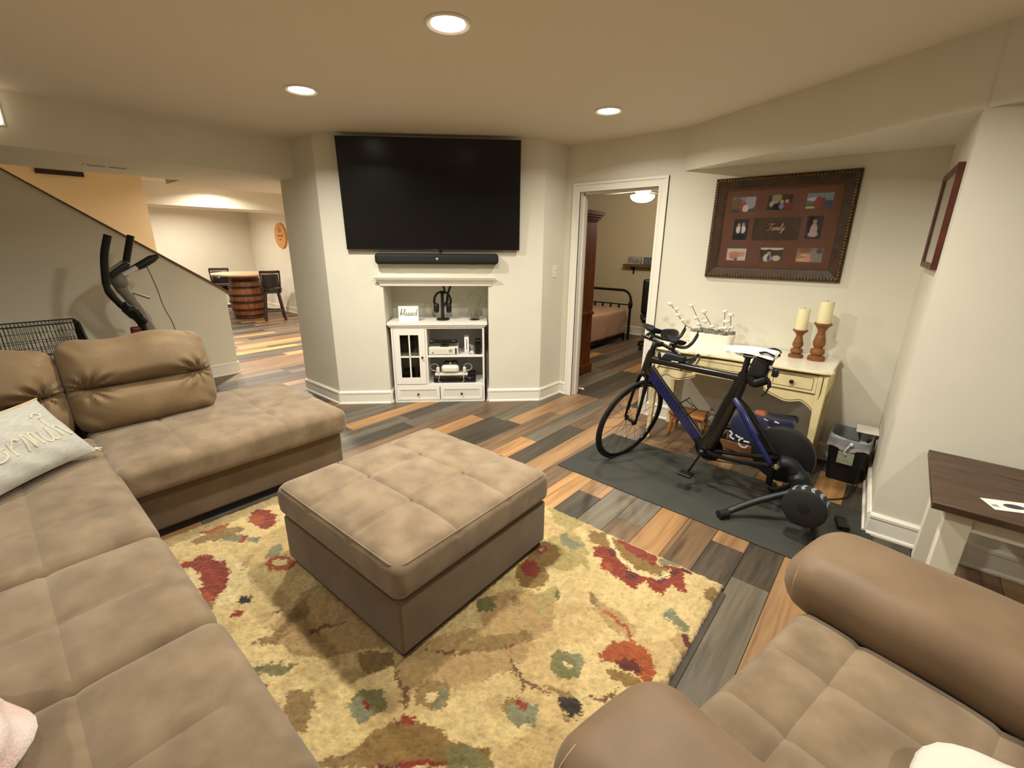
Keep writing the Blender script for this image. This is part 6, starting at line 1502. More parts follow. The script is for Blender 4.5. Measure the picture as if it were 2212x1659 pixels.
# saddle
def sad(u, v_):
    x = 0.625 + 0.30 * u; wdt = 0.018 + 0.052 * max(0, (u - 0.28) / 0.72) ** 1.2 if u < 0.93 else 0.058
    t = PI * v_
    e = 0.25 + 0.75 * min(1, u / 0.06) * min(1, (1 - u) / 0.04 + 0.3)
    return (x, -wdt * e * math.cos(t) * 1.15, 0.962 + 0.010 * (u - .5) + 0.014 * math.sin(u * PI) + (0.030 * math.sin(t) ** 0.6 - 0.012) * e - 0.010 * abs(math.cos(t)) ** 3)
sd_ = MB().grid(sad, 30, 17)
n0 = len(sd_.v); sd_.add([(p[0], p[1], min(p[2], 0.955)) for p in sd_.v[:]], [f[::-1] for f in sd_.f])
sdo = sd_.build('saddle', mat('saddle_white', (228, 222, 218), 0.45), bi)
for sy in (-1, 1):
    MB().tube(smooth_path([(0.68, sy * 0.012, 0.958), (0.72, sy * 0.020, 0.940), (0.80, sy * 0.022, 0.940), (0.885, sy * 0.024, 0.958)]), 0.0042, 8).build('saddle_rail', CHROME, sdo)
    g = MB().tube(smooth_path([(0.84, sy * 0.058, 0.976), (0.875, sy * 0.068, 0.985), (0.905, sy * 0.070, 0.978), (0.918, sy * 0.062, 0.97)]), [0.005] * 18 + [0.001], 6, flat=1.6).build('saddle_stripe', BLACK, sdo)
MB().rbox((0.770, 0, 0.940), (0.026, 0.024, 0.016), 0.008, 2, (1, 1, 1)).build('seat_clamp', BLACK, bi)
# bag and carrier behind the seat post
sbg = MB().rbox((0.842, 0, 0.885), (0.052, 0.036, 0.068), 0.026, 4, (3, 3, 4), lambda x, y, z: (x + 0.25 * z, y * (1 - 2.0 * max(0, -z)), z)).build('saddle_bag', MATS['bag_black'], bi)
MB().tube(smooth_path([(0.80, 0, 0.83), (0.815, 0, 0.79), (0.84, 0, 0.79), (0.885, 0, 0.82)]), 0.030, 10).build('carrier', BLACK, sbg)
MB().tube(smooth_path([(0.88, -0.01, 0.83), (0.905, -0.01, 0.80), (0.90, -0.012, 0.755), (0.875, -0.012, 0.715)]), [0.011] * 10 + [0.005] * 9, 8).build('dangling_strap', BLACK, sbg)
MB().rbox((0.925, -0.008, 0.865), (0.016, 0.02, 0.022), 0.008, 2, (1, 1, 1)).build('rear_light', BLACK, sbg)
MB().rbox((0.905, -0.036, 0.90), (0.010, 0.003, 0.009), 0.002, 1, (1, 1, 1)).build('reflector', mat('reflector', (176, 180, 176), 0.3), sbg)
# bottle cages
for nm, base, dr in (('bottle_cage', Vector((0.40, 0, 0.545)), Vector((0.42, 0, -0.41)).normalized()), ('bottle_cage', Vector((0.655, 0, 0.53)), Vector((-0.10, 0, -0.30)).normalized())):
    nr = Vector((-dr.z, 0, dr.x)) if dr.x > 0 else Vector((dr.z, 0, -dr.x))
    g = MB(); r = 0.037
    for off, a0, a1 in ((0.0, -2.6, 2.6), (0.085, -2.2, 2.2)):
        g.tube([tuple(base + dr * off + nr * (r + r * math.cos(a + PI) * 1.0) + Vector((0, r * math.sin(a), 0))) for a in [a0 + (a1 - a0) * k / 14 for k in range(15)]], 0.0032, 6)
    for sy in (-1, 1):
        g.tube([tuple(base + dr * 0.0 + nr * r * 1.6 + Vector((0, sy * r * .8, 0))), tuple(base + dr * 0.05 + nr * r * 1.8 + Vector((0, sy * r * .2, 0))), tuple(base + dr * 0.085 + nr * r * 1.5 + Vector((0, sy * r * .85, 0)))], 0.003, 6)
    g.tube([tuple(base), tuple(base + dr * 0.12)], 0.005, 6)
    g.build(nm, BLACK, bi)
# cranks
cr = MB().lathe([(0.09, -0.050), (0.092, -0.048), (0.092, -0.045), (0.055, -0.044), (0.02, -0.044), (0.02, -0.040)], (0.605, 0.095, 0.278), 40, axis='y').build('chainring', DARKMET, bi)
for (sy, dx, dz) in ((-1, -0.062, -0.155), (1, 0.062, 0.155)):
    ck = MB().bar((0.605, sy * 0.062, 0.278), (0.605 + dx, sy * 0.075, 0.278 + dz), 0.014, 0.026, (0, 1, 0)).sphere((0.605, sy * 0.062, 0.278), 0.022, 12, 8).build('crank_arm', BLACKGLOSS, bi, bevel=0.004)
    MB().rbox((0.605 + dx, sy * 0.115, 0.278 + dz - 0.004), (0.045, 0.035, 0.009), 0.007, 2, (2, 2, 1)).cyl((0.605 + dx, sy * 0.075, 0.278 + dz), (0.605 + dx, sy * 0.12, 0.278 + dz), 0.006, n=8).build('pedal', BLACK, ck)
MB().tube(smooth_path([(0.60, 0.048, 0.19), (0.8, 0.050, 0.23), (0.985, 0.050, 0.29), (1.02, 0.05, 0.36), (0.9, 0.05, 0.375), (0.62, 0.048, 0.369)]), 0.0045, 6).build('chain', DARKMET, bi)
MB().rbox((0.985, 0.055, 0.22), (0.018, 0.012, 0.065), 0.010, 2, (1, 1, 2)).build('rear_derailleur', DARKMET, bi)

# ---- direct drive trainer
tr = thing('bike_trainer', 'black direct drive bike trainer with chevron flywheel on the mat', 'trainer', (-0.29, 2.835, ZM), bk_a)
TB = mat('trainer_black', (19, 19, 20), 0.5); TD = mat('trainer_dark', (30, 29, 29), 0.6)
# local origin below the rear axle: x forward is negative
MB().rbox((0.03, 0.10, 0.335), (0.135, 0.030, 0.135), 0.030, 4, (3, 2, 3)).build('drive_cover', TB, tr) if False else MB().lathe([(0.02, -0.026), (0.155, -0.026), (0.172, -0.018), (0.175, 0.0), (0.172, 0.018), (0.155, 0.026), (0.02, 0.026)], (-0.075, 0.115, 0.345), 44, axis='y').build('drive_cover', TB, tr)
MB().tube(smooth_path([(-0.055, 0, 0.335), (0.0, 0.02, 0.33), (0.06, 0.02, 0.25), (0.09, 0.0, 0.16), (0.06, 0.0, 0.06)]), [0.045] * 10 + [0.06] * 8 + [0.05] * 7, 12).build('body', TB, tr)
MB().lathe([(0.010, -0.080), (0.018, -0.075), (0.018, 0.075), (0.010, 0.080)], (-0.055, 0, 0.335), 16, axis='y').build('axle', CHROME, tr)
fw_ = MB().lathe([(0.020, -0.040), (0.096, -0.040), (0.106, -0.034), (0.108, 0.034), (0.096, 0.040), (0.02, 0.040)], (0.140, -0.20, 0.222), 48, axis='y').build('flywheel', TD, tr)
GRYM = mat('chevron_grey', (128, 134, 138), 0.5)
for k in range(7):
    a = math.radians(30 + 24 * k)
    g = MB(); R_ = 0.1085
    def pt_(da, y): return (0.140 + R_ * math.cos(a + da), -0.20 + y, 0.222 + R_ * math.sin(a + da))
    g.add([pt_(0.06, -0.030), pt_(-0.10, -0.030), pt_(-0.02, 0.0), pt_(0.14, 0.0)], [(0, 1, 2, 3)]); g.add([pt_(0.14, 0.0), pt_(-0.02, 0.0), pt_(-0.10, 0.030), pt_(0.06, 0.030)], [(0, 1, 2, 3)])
    g.build('chevron', GRYM, fw_, smooth=False)
MB().lathe([(0.002, -0.0415), (0.028, -0.0415), (0.032, -0.040)], (0.140, -0.20, 0.222), 24, axis='y').build('flywheel_cap', TB, fw_)
MB().cyl((0.125, -0.17, 0.205), (0.125, 0.02, 0.205), 0.03, n=16).build('flywheel_axle', TB, tr)
for (q, lab) in (([(0.03, -0.06, 0.20), (-0.10, -0.14, 0.125), (-0.20, -0.215, 0.055), (-0.235, -0.265, 0.030)], 0), ([(0.03, 0.06, 0.20), (-0.06, 0.14, 0.10), (-0.12, 0.24, 0.04), (-0.13, 0.29, 0.028)], 0), ([(0.09, 0.02, 0.12), (0.16, 0.0, 0.06), (0.21, -0.16, 0.028), (0.22, -0.24, 0.026)], 0)):
    lg = MB().tube(smooth_path(q), 0.021, 10, flat=0.8).build('leg', TB, tr)
    e = Vector(q[-1]); d = (Vector(q[-1]) - Vector(q[-2])).normalized(); d.z *= 0.2
    MB().tube([tuple(e - d * 0.03), tuple(e + d * 0.035)], 0.0255, 12).build('rubber_foot', RUBBER, lg)
MB().bar((-0.175, -0.205, 0.075), (-0.20, -0.235, 0.055), 0.006, 0.012).build('lock_lever', CHROME, tr)
# ================================================================== BEDROOM BEYOND THE DOOR
ARM = mat('armoire_wood', (92, 46, 20), 0.75, spec=0.15, col2=(116, 62, 28), scale=4, stretch=(5, 5, 0.6), bump=0.1, bscale=30)
am = thing('armoire', 'tall reddish brown wooden armoire just inside the bedroom', 'wardrobe', (-3.42, 4.53, 0))
def ab(name, *b, parent=None, bevel=0.004):
    mb = MB()
    for q in b: mb.box(*q)
    return mb.build(name, ARM, parent or am, world=True, bevel=bevel)
ab('body', (-4.0, -2.855, 4.17, 4.875, 0.115, 1.80))
ab('plinth', (-4.02, -2.835, 4.16, 4.905, 0.0, 0.115))
ab('waist_moulding', (-4.01, -2.845, 4.165, 4.895, 0.735, 0.775))
crn = MB()
for (o_, z0, z1) in ((0.0, 1.80, 1.815), (0.018, 1.815, 1.835), (0.04, 1.835, 1.86), (0.065, 1.86, 1.885), (0.085, 1.885, 1.93)):
    crn.box(-4.0 - o_, -2.855 + o_ * .6, 4.165, 4.875 + o_, z0, z1)
crn.build('crown', ARM, am, world=True, bevel=0.003)
for (a, b) in ((-3.99, -3.43), (-3.425, -2.865)):
    d_ = ab('door', (a, b, 4.876, 4.895, 0.79, 1.79)); MB().sphere(((a + b) / 2 + (0.22 if a < -3.5 else -0.22), 4.905, 1.25), 0.014).build('knob', knm, d_, world=True)
    d_ = ab('drawer', (a, b, 4.876, 4.895, 0.13, 0.72)); MB().sphere(((a + b) / 2, 4.905, 0.43), 0.014).build('knob', knm, d_, world=True)

IRON = mat('black_iron', (28, 20, 16), 0.5, metal=0.4)
bd = thing('iron_bed', 'iron framed bed with beige coverlet seen through the bedroom door', 'bed', (-4.4, 6.3, 0))
BX0, BX1, BY0, BY1 = -5.45, -3.44, 5.25, 7.02
MB().rbox(((BX0 + BX1) / 2, (BY0 + BY1) / 2, 0.335), ((BX1 - BX0) / 2, (BY1 - BY0) / 2 - 0.02, 0.215), 0.05, 4, (20, 18, 6), lambda x, y, z: (x + 0.010 * math.sin(16 * y) * (z < 0) * (abs(x) > .9), y, z + 0.008 * math.sin(5 * x) * math.sin(4 * y) * (z > 0.1))).build('coverlet', mat('coverlet_beige', (166, 134, 108), 0.95, bump=0.5, bscale=90), bd, world=True)
MB().box(BX0 + .03, BX1 - .03, BY0 + .03, BY1 - .03, 0.06, 0.13).build('bed_frame', IRON, bd, world=True, smooth=False)
for (x, y) in ((BX0 + .06, BY0 + .06), (BX1 - .06, BY0 + .06), (BX1 - .045, BY1 - 0.0)):
    MB().cyl((x, y, 0), (x, y, 0.13), 0.022, n=12).build('leg', IRON, bd, world=True)
FY = BY1 + 0.045
hbp = MB(); r = 0.16
pts = [(BX1 + 0.02, FY, 0.02), (BX1 + 0.02, FY, 0.55), (BX1 + 0.02, FY, 0.66)] + arc((BX1 + 0.02 - r, FY, 0.675), r, 0, PI / 2, 8) + [(BX0 + r, FY, 0.835)] + arc((BX0 + r, FY, 0.675), r, PI / 2, PI, 8) + [(BX0, FY, 0.02)]
hbp.tube(pts, 0.021, 10); hbp.build('end_rail', IRON, bd, world=True)
MB().cyl((BX0, FY, 0.60), (BX1 + 0.02, FY, 0.60), 0.010, n=8).build('cross_bar', IRON, bd, world=True)
MB().lathe([(0.022, -.06), (0.036, -.03), (0.036, .03), (0.022, .06)], (BX1 + 0.02, FY, 0.60), 12).build('collar', IRON, bd, world=True)
for k in range(12):
    x = BX1 - 0.19 - 0.155 * k
    if x < BX0 + 0.05: break
    MB().tube([(x, FY, 0.60), (x, FY, 0.58), (x, FY, 0.54), (x, FY, 0.50), (x, FY, 0.15)], [0.010, 0.020, 0.016, 0.008, 0.008], 8).build('spindle', IRON, bd, world=True)
fr_ = thing('leaning_picture', 'white framed picture propped on the bed behind the iron rail', 'picture', (-4.42, 6.75, 0.555))
MB().box(-0.17, 0.17, -0.01, 0.01, 0.0, 0.215).build('rail', mat('pale_frame', (214, 196, 170), 0.5), fr_, bevel=0.003)
MB().box(-0.145, 0.145, -0.0115, -0.0095, 0.022, 0.195).build('print', mat('pale_print', (170, 140, 128), 0.6, col2=(206, 190, 176), scale=9), fr_, smooth=False)
fr_.rotation_euler = (-0.12, 0, 0.1)

ws = thing('wall_shelf', 'short rustic wooden shelf on iron brackets on the bedroom wall', 'shelf', (-3.45, BY, 1.20))
MB().box(-0.37, 0.37, -0.16, -0.001, 0.0, 0.042).build('board', mat('rustic_wood', (120, 82, 48), 0.6, col2=(92, 60, 34), scale=6, stretch=(1, 8, 8)), ws, bevel=0.003)
for x in (-0.23, 0.16):
    MB().box(x - 0.014, x + 0.014, -0.012, -0.001, -0.13, 0.0).box(x - 0.014, x + 0.014, -0.13, -0.001, -0.012, 0.0).build('bracket', IRON, ws, bevel=0.002)
    MB().sphere((x, -0.06, -0.022), 0.03, 10, 8, (1, 1, .7)).build('bracket_knob', IRON, ws)
b_ = thing('block_sign', 'small grey lettered block at the left of the bedroom shelf', 'sign', (-3.64, BY - 0.08, 1.2425))
MB().box(-0.12, 0.12, -0.02, 0.02, 0, 0.125).build('block', mat('grey_block', (176, 172, 158), 0.7, col2=(140, 138, 128), scale=14), b_, bevel=0.002)
for k in range(3): MB().tube(arc((-0.06 + 0.06 * k, -0.0212, 0.06), 0.026, 0.5 + k, 5.2 + k, 10), 0.006, 5).build('letter_stroke', mat('block_ink', (96, 96, 92), 0.7), b_)
b_ = thing('block_sign', 'blue grey lettered block at the right of the bedroom shelf', 'sign', (-3.30, BY - 0.08, 1.2425))
MB().box(-0.17, 0.17, -0.02, 0.02, 0, 0.12).build('block', mat('bluegrey_block', (84, 96, 106), 0.7), b_, bevel=0.002)
for k in range(4):
    x = -0.12 + 0.08 * k
    MB().tube([(x - 0.025, -0.0212, 0.02), (x, -0.0212, 0.10), (x + 0.025, -0.0212, 0.02)] if k % 2 == 0 else [(x - 0.025, -0.0212, 0.10), (x, -0.0212, 0.02), (x + 0.025, -0.0212, 0.10)], 0.006, 5).build('letter_stroke', mat('block_pale', (150, 158, 164), 0.7), b_)

cf = thing('ceiling_fan', 'ceiling fan with glowing bowl light in the bedroom', 'ceiling fan', (-2.73, 5.72, H))
MB().cyl((0, 0, 0), (0, 0, -0.16), 0.014, n=12).lathe([(0.06, 0), (0.06, -0.03), (0.02, -0.05)], n=24).build('downrod', MATS['fan_white'] if 'fan_white' in MATS else TRIM, cf)
MB().lathe([(0.05, -0.15), (0.09, -0.16), (0.11, -0.20), (0.10, -0.25), (0.06, -0.275)], n=28).build('motor', mat('fan_white', (206, 200, 186), 0.4), cf)
for k in range(5):
    a = 2 * PI * k / 5 + 0.35
    g = MB(); g.T = Matrix.Rotation(a, 4, 'Z') @ Matrix.Rotation(math.radians(10), 4, 'X')
    g.rbox((0.40, 0, -0.225), (0.27, 0.065, 0.005), 0.004, 1, (2, 2, 1)); g.build('blade', mat('fan_blade', (176, 166, 148), 0.5), cf)
MB().lathe([(0.0005, -0.375), (0.06, -0.370), (0.115, -0.350), (0.148, -0.315), (0.15, -0.290), (0.10, -0.278)], n=32, caps=False).build('glass_bowl', mat('fan_bowl', (255, 240, 214), 0.4, emit=7.0), cf)
ld = bpy.data.lights.new('fan_lamp', 'POINT'); ld.energy = 38; ld.color = (1.0, 0.88, 0.68); ld.shadow_soft_size = 0.1
lo = bpy.data.objects.new('fan_lamp', ld); COL.objects.link(lo); lo.parent = cf; lo.location = (0, 0, -0.46)

oc = thing('office_chair', 'black office chair partly hidden by the bedroom door frame', 'chair', (-2.80, 6.75, 0), 0.5)
MB().rbox((0, 0.22, 0.78), (0.24, 0.04, 0.27), 0.035, 3, (4, 2, 4), lambda x, y, z: (x, y + 0.5 * x * x, z)).build('backrest', BLACK, oc)
MB().rbox((0, 0, 0.47), (0.25, 0.24, 0.045), 0.04, 3, (4, 4, 1)).build('seat', BLACK, oc)
MB().cyl((0, 0, 0.08), (0, 0, 0.43), 0.025, n=12).build('column', DARKMET, oc)
MB().bar((0, 0.15, 0.44), (0, 0.25, 0.58), 0.05, 0.02).build('back_bracket', DARKMET, oc)
for k in range(5):
    a = 2 * PI * k / 5
    lg = MB().bar((0, 0, 0.10), (0.28 * math.cos(a), 0.28 * math.sin(a), 0.065), 0.03, 0.025).build('foot', BLACK, oc)
    MB().lathe([(0.012, -0.02), (0.027, -0.016), (0.027, 0.016), (0.012, 0.02)], (0.28 * math.cos(a), 0.28 * math.sin(a), 0.0275), 12, axis='y').build('caster', BLACK, lg)
dsx = thing('door_stop', 'tiny white door stop low beside the bedroom door jamb', 'door stop', (DX0 + 0.013, Y1 + 0.14, 0.05))
MB().cyl((-0.012, 0, 0), (0.035, 0, 0), 0.006, n=10).build('rod', TRIM, dsx); MB().cyl((0.035, 0, 0), (0.05, 0, 0), 0.011, n=12).build('tip', WHITE, dsx)

# ================================================================== PASSAGE SIDE
# elliptical trainer behind the chaise
el = thing('elliptical_trainer', 'elliptical trainer with tall black handles behind the sofa', 'exercise machine', (-5.45, 0.95, 0))
EB = mat('elliptical_black', (22, 20, 19), 0.55); ES = mat('elliptical_silver', (160, 154, 144), 0.4, metal=0.3); EG = mat('elliptical_grey', (120, 112, 100), 0.5)
def E_(*p): return [(x, y, z) for (x, y, z) in p]
XH = -5.42
h1 = smooth_path(E_((XH + .16, .83, 1.605), (XH + .16, .775, 1.44), (XH + .16, .745, 1.25), (XH + .15, .745, 1.14), (XH + .12, .80, 1.03), (XH + .06, .88, .93), (XH + .02, .94, .82), (XH, .98, .66), (XH, 1.0, .5)))
h2 = smooth_path(E_((XH - .16, 1.045, 1.607), (XH - .16, .985, 1.43), (XH - .16, .92, 1.22), (XH - .15, .90, 1.12), (XH - .12, .925, 1.03), (XH - .06, .97, .93), (XH - .02, 1.0, .82), (XH, 1.03, .66), (XH, 1.04, .5)))
for hpth in (h1, h2):
    n = len(hpth)
    ha = MB().tube(hpth, [0.026 if i < n * .35 else (0.030 if i < n * .5 else 0.034) for i in range(n)], 10).build('handle_arm', EB, el, world=True)
    MB().tube(hpth[:16], 0.0285, 10).build('foam_grip', RUBBER, ha, world=True)
q = MB(); q.tube(smooth_path(E_((XH + .13, .82, 1.02), (XH + .08, .88, .94), (XH + .03, .95, .83))), [0.035] * 4 + [0.062] * 5 + [0.05] * 4, 10, flat=0.7); q.build('arm_shroud', EB, el, world=True)
MB().tube(smooth_path(E_((XH, .83, 1.24), (XH, .88, 1.10), (XH, .96, .90), (XH, 1.03, .55), (XH, 1.06, .14))), [0.05] * 6 + [0.042] * 8 + [0.05] * 11, 12).build('mast', EG, el, world=True)
MB().sphere((XH, .86, 1.215), .085, 16, 10, (.95, .8, 1)).build('console_neck', EG, el, world=True)
cm = MB(); cm.T = Matrix.Translation((XH, .86, 1.315)) @ Matrix.Rotation(math.radians(36), 4, 'X')
cm.rbox((0, 0, 0), (0.115, 0.095, 0.022), 0.012, 3, (2, 2, 1)); con = cm.build('console', EB, el, world=True)
cm = MB(); cm.T = Matrix.Translation((XH, .86, 1.315)) @ Matrix.Rotation(math.radians(36), 4, 'X'); cm.box(-0.09, 0.09, -0.07, 0.07, 0.0222, 0.025); cm.build('display', mat('lcd_grey', (120, 122, 112), 0.3), con, world=True, smooth=False)
MB().tube(E_((XH, .86, 1.27), (XH, .95, 1.30), (XH, 1.05, 1.35), (XH + .01, 1.13, 1.40), (XH + .01, 1.18, 1.425)), [0.02, 0.026, 0.036, 0.036, 0.018], 10).build('reading_arm', EB, el, world=True)
MB().tube(E_((XH + .03, .88, 1.262), (XH + .03, 1.0, 1.325)), 0.022, 8).build('arm_decal', mat('decal_white', (206, 202, 190), 0.5), el, world=True)
MB().tube(smooth_path(E_((XH, 1.08, 1.33), (XH + .01, 1.115, 1.15), (XH + .01, 1.14, .95), (XH + .0, 1.19, .75), (XH, 1.2, .4), (XH, 1.1, .03))), 0.005, 6).build('sensor_cord', mat('cord_tan', (112, 98, 74), 0.7), el, world=True)
MB().tube(smooth_path(E_((XH, .80, 1.2), (XH, .84, 1.13), (XH, .95, 1.09), (XH, 1.05, 1.04))), 0.010, 8).build('front_tube', EG, el, world=True)
MB().rbox((-5.45, 1.0, .33), (.09, .30, .26), .08, 4, (3, 5, 5)).build('flywheel_housing', EG, el, world=True)
MB().rbox((-5.42, .90, .73), (.028, .05, .06), .02, 3, (1, 1, 2)).build('pivot_cover', mat('pivot_red', (96, 26, 22), 0.4), el, world=True)
for y in (0.35, 1.35): MB().cyl((-5.72, y, .03), (-5.18, y, .03), .03, n=12).build('floor_bar', EB, el, world=True)
MB().bar((-5.45, .35, .06), (-5.45, 1.35, .06), .06, .05).build('frame_rail', EB, el, world=True)
for sx in (-1, 1):
    MB().bar((-5.45 + sx * .15, .25, .20), (-5.45 + sx * .15, .95, .30), .04, .03).build('pedal_arm', EB, el, world=True)
    MB().rbox((-5.45 + sx * .15, .45, .26), (.075, .17, .02), .015, 2, (2, 2, 1)).build('foot_pedal', EB, el, world=True)

# wire dog crate behind the sofa
kr = thing('dog_crate', 'black wire dog crate behind the sofa at the left edge', 'crate', (-4.75, -0.05, 0))
CX0, CX1, CY0, CY1, CZ = -5.02, -4.42, -0.62, 0.45, 0.80
WIRE = mat('crate_wire', (26, 24, 22), 0.45, metal=0.5)
def wires(name, segs, r=0.0022):
    g = MB()
    for (a, b) in segs: g.tube([a, b], r, 4, caps=False)
    o = g.build(name, WIRE, kr, world=True, smooth=False); o['kind'] = 'stuff'; return o
n = 52; ys = [CY0 + (CY1 - CY0) * k / n for k in range(n + 1)]; xs = [CX0 + (CX1 - CX0) * k / 17 for k in range(18)]
zs = [CZ * k / 14 for k in range(15)]
CZT = CZ + 0.16
def roofx(t): return (CX1 + (CX1 - 0.10 - CX1) * t)
wires('front_mesh', [((CX1, y, 0.01), (CX1, y, CZ)) for y in ys] + [((CX1, CY0, z), (CX1, CY1, z)) for z in zs])
wires('rear_mesh', [((CX0, y, 0.01), (CX0, y, CZT)) for y in ys] + [((CX0, CY0, z), (CX0, CY1, z)) for z in zs])
wires('top_mesh', [((CX1, y, CZ), (CX0 + 0.25, y, CZT)) for y in ys] + [((CX0 + 0.25, y, CZT), (CX0, y, CZT)) for y in ys] + [((CX1 + (CX0 + .25 - CX1) * k / 4, CY0, CZ + 0.16 * k / 4), (CX1 + (CX0 + .25 - CX1) * k / 4, CY1, CZ + 0.16 * k / 4)) for k in range(5)])
for y in (CY0, CY1):
    wires('end_mesh', [((x, y, 0.01), (x, y, min(CZT, CZ + 0.16 * (CX1 - x) / (CX1 - CX0 - .25)))) for x in xs] + [((CX0, y, z), (CX1, y, z)) for z in zs])
g = MB()
for y in (CY0, CY1): g.tube([(CX1, y, 0), (CX1, y, CZ), (CX0 + .25, y, CZT), (CX0, y, CZT), (CX0, y, 0)], 0.006, 6)
for (x, z) in ((CX1, CZ), (CX0 + .25, CZT), (CX0, CZT), (CX1, 0.01), (CX0, 0.01)): g.tube([(x, CY0, z), (x, CY1, z)], 0.005, 6)
g.build('frame', WIRE, kr, world=True)
MB().add([(CX1 - .005, CY1 + .004, 0.3), (CX0, CY1 + .004, 0.3), (CX0, CY1 + .004, CZT), (CX0 + .25, CY1 + .004, CZT), (CX1 - .005, CY1 + .004, CZ), (CX1 - .005, CY1 + .010, 0.3), (CX0, CY1 + .010, 0.3), (CX0, CY1 + .010, CZT), (CX0 + .25, CY1 + .010, CZT), (CX1 - .005, CY1 + .010, CZ)],
        [(0, 1, 2, 3, 4), (9, 8, 7, 6, 5), (0, 5, 6, 1), (1, 6, 7, 2), (2, 7, 8, 3), (3, 8, 9, 4), (4, 9, 5, 0)]).build('end_panel', BLACK, kr, world=True, smooth=False)
MB().box(CX0, CX1, CY0, CY1, 0.004, 0.03).build('tray', BLACK, kr, world=True, smooth=False)
MB().tube([(CX1 + .006, 0.125, CZ - .0), (CX1 + .035, 0.13, CZ - .055), (CX1 + .035, 0.245, CZ - .055), (CX1 + .006, 0.25, CZ)], 0.007, 8).build('carry_handle', BLACK, kr, world=True)

# barrel table and stools in the far room
BRL = mat('barrel_wood', (96, 54, 24), 0.5, col2=(128, 76, 36), scale=5, stretch=(6, 6, .8), bump=0.15, bscale=30); HOOP = mat('barrel_hoop', (52, 40, 32), 0.5, metal=0.6)
bt = thing('barrel_table', 'round pub table on a wooden barrel in the far room', 'table', (-10.62, 3.72, 0))
NS = 20
for k in range(NS):
    a0 = 2 * PI * k / NS + 0.006; a1 = 2 * PI * (k + 1) / NS - 0.006
    pr = [(0.27, 0.02), (0.31, .22), (0.325, .44), (0.31, .66), (0.27, .86)]
    v = []
    for (r, z) in pr: v += [((r - .02) * math.cos(a0), (r - .02) * math.sin(a0), z), (r * math.cos(a0), r * math.sin(a0), z), (r * math.cos(a1), r * math.sin(a1), z), ((r - .02) * math.cos(a1), (r - .02) * math.sin(a1), z)]
    f = []
    for i in range(4):
        for j in range(4): f.append((i * 4 + j, i * 4 + (j + 1) % 4, (i + 1) * 4 + (j + 1) % 4, (i + 1) * 4 + j))
    f += [(3, 2, 1, 0), (16, 17, 18, 19)]
    MB().add(v, f).build('stave', BRL, bt, smooth=False)
for (r, z) in ((0.281, .07), (0.308, .20), (0.330, .36), (0.330, .50), (0.309, .66), (0.281, .80)):
    MB().lathe([(r, -.022), (r + .006, -.022), (r + .006, .022), (r, .022)], (0, 0, z), 36, caps=False).build('hoop', HOOP, bt)
MB().lathe([(0.26, 0.86), (0.26, 0.895), (0.56, 0.895), (0.59, .91), (0.59, .935), (0.57, .945)], n=48).build('top', mat('table_top_pale', (206, 170, 140), 0.35, var=0.06, scale=8), bt)

STW = mat('stool_wood', (44, 26, 16), 0.45); STL = mat('stool_leather', (22, 18, 17), 0.32, coat=0.2)
def stool(x, y, rz, label):
    t = thing('bar_stool', label, 'bar stool', (x, y, 0), rz, 'pub stools round the barrel table')
    MB().lathe([(0.19, 0.60), (0.205, 0.62), (0.20, 0.655), (0.15, 0.672), (0.001, 0.675)], n=28).build('seat', STL, t)
    MB().lathe([(0.18, 0.555), (0.19, 0.565), (0.19, 0.60)], n=28).build('seat_ring', STW, t)
    for (sx, sy) in ((-1, -1), (1, -1), (-1, 1), (1, 1)):
        MB().bar((sx * 0.12, sy * 0.12, 0.56), (sx * 0.185, sy * 0.185, 0.0), 0.038, 0.038).build('leg', STW, t, bevel=0.004)
    for (a, b) in (((-1, -1), (1, -1)), ((1, -1), (1, 1)), ((1, 1), (-1, 1)), ((-1, 1), (-1, -1))):
        MB().bar((a[0] * .165, a[1] * .165, 0.19), (b[0] * .165, b[1] * .165, 0.19), 0.022, 0.03).build('stretcher', STW, t)
    for sx in (-1, 1):
        MB().tube(smooth_path([(sx * .15, .13, .56), (sx * .165, .175, .75), (sx * .175, .215, 1.0)]), 0.016, 8).build('back_post', STW, t)
    def bk(x, y, z): return x, y - 1.2 * x * x + 0.2 * z, z
    MB().rbox((0, .195, .81), (.15, .016, .135), .014, 2, (6, 1, 4), bk).build('back_pad', STL, t)
    MB().rbox((0, .225, .985), (.185, .013, .028), .010, 2, (8, 1, 1), bk).build('top_rail', STW, t)
    return t
stool(-9.98, 3.98, -1.9, 'black leather pub stool nearest the doorway, right of the barrel table')
stool(-11.35, 3.5, 1.3, 'dark pub stool at the far side of the barrel table')
stool(-10.55, 2.95, 2.9, 'dark pub stool left of the barrel table above the stair wall')

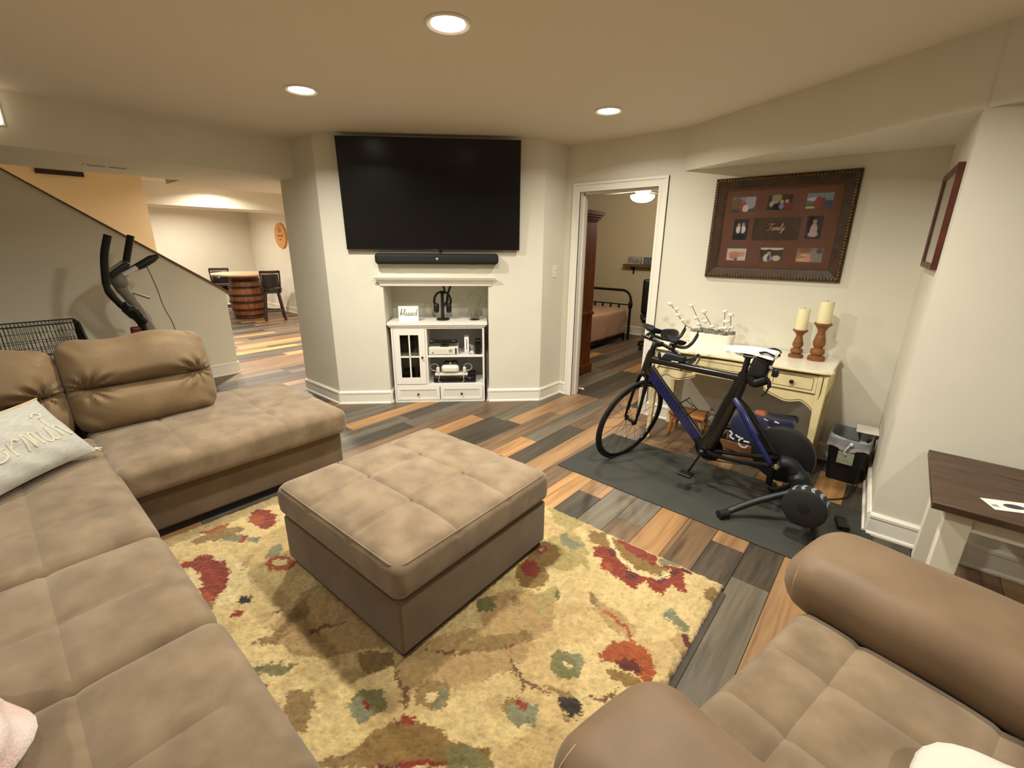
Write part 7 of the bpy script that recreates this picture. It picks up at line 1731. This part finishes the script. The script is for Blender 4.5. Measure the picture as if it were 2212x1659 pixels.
ck_ = thing('barrel_lid_clock', 'round wooden barrel lid with printed emblem on the far room wall', 'wall decor', (-10.74, 4.669, 1.70))
MB().lathe([(0.001, -0.03), (0.245, -0.03), (0.265, -0.036), (0.27, -0.02), (0.27, 0.0)], (0, 0, 0), 44, axis='y').build('lid', mat('lid_wood', (196, 140, 76), 0.55, col2=(214, 160, 96), scale=6, stretch=(10, 1, 1)), ck_)
INK = mat('lid_ink', (120, 74, 36), 0.7)
MB().tube(arc((0.0, -0.0315, 0.12), 0.045, 0, 2 * PI, 16)[:-1], 0.006, 5, closed=True).build('emblem', INK, ck_)
MB().box(-0.12, -0.02, -0.0325, -0.031, -0.015, 0.015).build('word_mark', INK, ck_, smooth=False); MB().box(0.01, 0.13, -0.0325, -0.031, -0.02, 0.01).build('word_mark', INK, ck_, smooth=False); MB().box(-0.05, 0.05, -0.0325, -0.031, -0.09, -0.07).build('word_mark', INK, ck_, smooth=False)

# beam underside register, dark strip, glowing white box
vn = thing('air_register', 'slim two-slot air register in the underside of the left beam', 'vent', (-5.075, 0.90, 2.13))
MB().box(-0.045, 0.045, -0.145, 0.145, -0.004, -0.0005).build('plate', WALL, vn, bevel=0.001)
for y in (-0.068, 0.068): MB().box(-0.012, 0.012, y - 0.055, y + 0.055, -0.0055, -0.004).build('slot', mat('slot_dark', (70, 56, 40), 0.8), vn, smooth=False)
hr = thing('wall_rail', 'dark thin rail high on the tan stairwell wall', 'rail', (-7.1, 0.85, 2.26))
MB().box(0.001, 0.035, -0.19, 0.19, -0.035, 0.012).build('rail', mat('rail_dark', (34, 24, 14), 0.5), hr, bevel=0.004)
wl = thing('glow_panel', 'bright white glowing box on the beam at the left edge', 'wall light', (-4.5, 0.12, 2.24))
MB().box(0.0, 0.012, -0.225, 0.225, 0.0, 0.20).build('back_plate', TRIM, wl, bevel=0.002)
MB().rbox((0.028, 0, 0.10), (0.018, 0.215, 0.096), 0.012, 2, (1, 2, 2)).build('glow_face', mat('glow_white', (255, 240, 210), 0.4, emit=1.2), wl)  # plain white box made to glow by emission
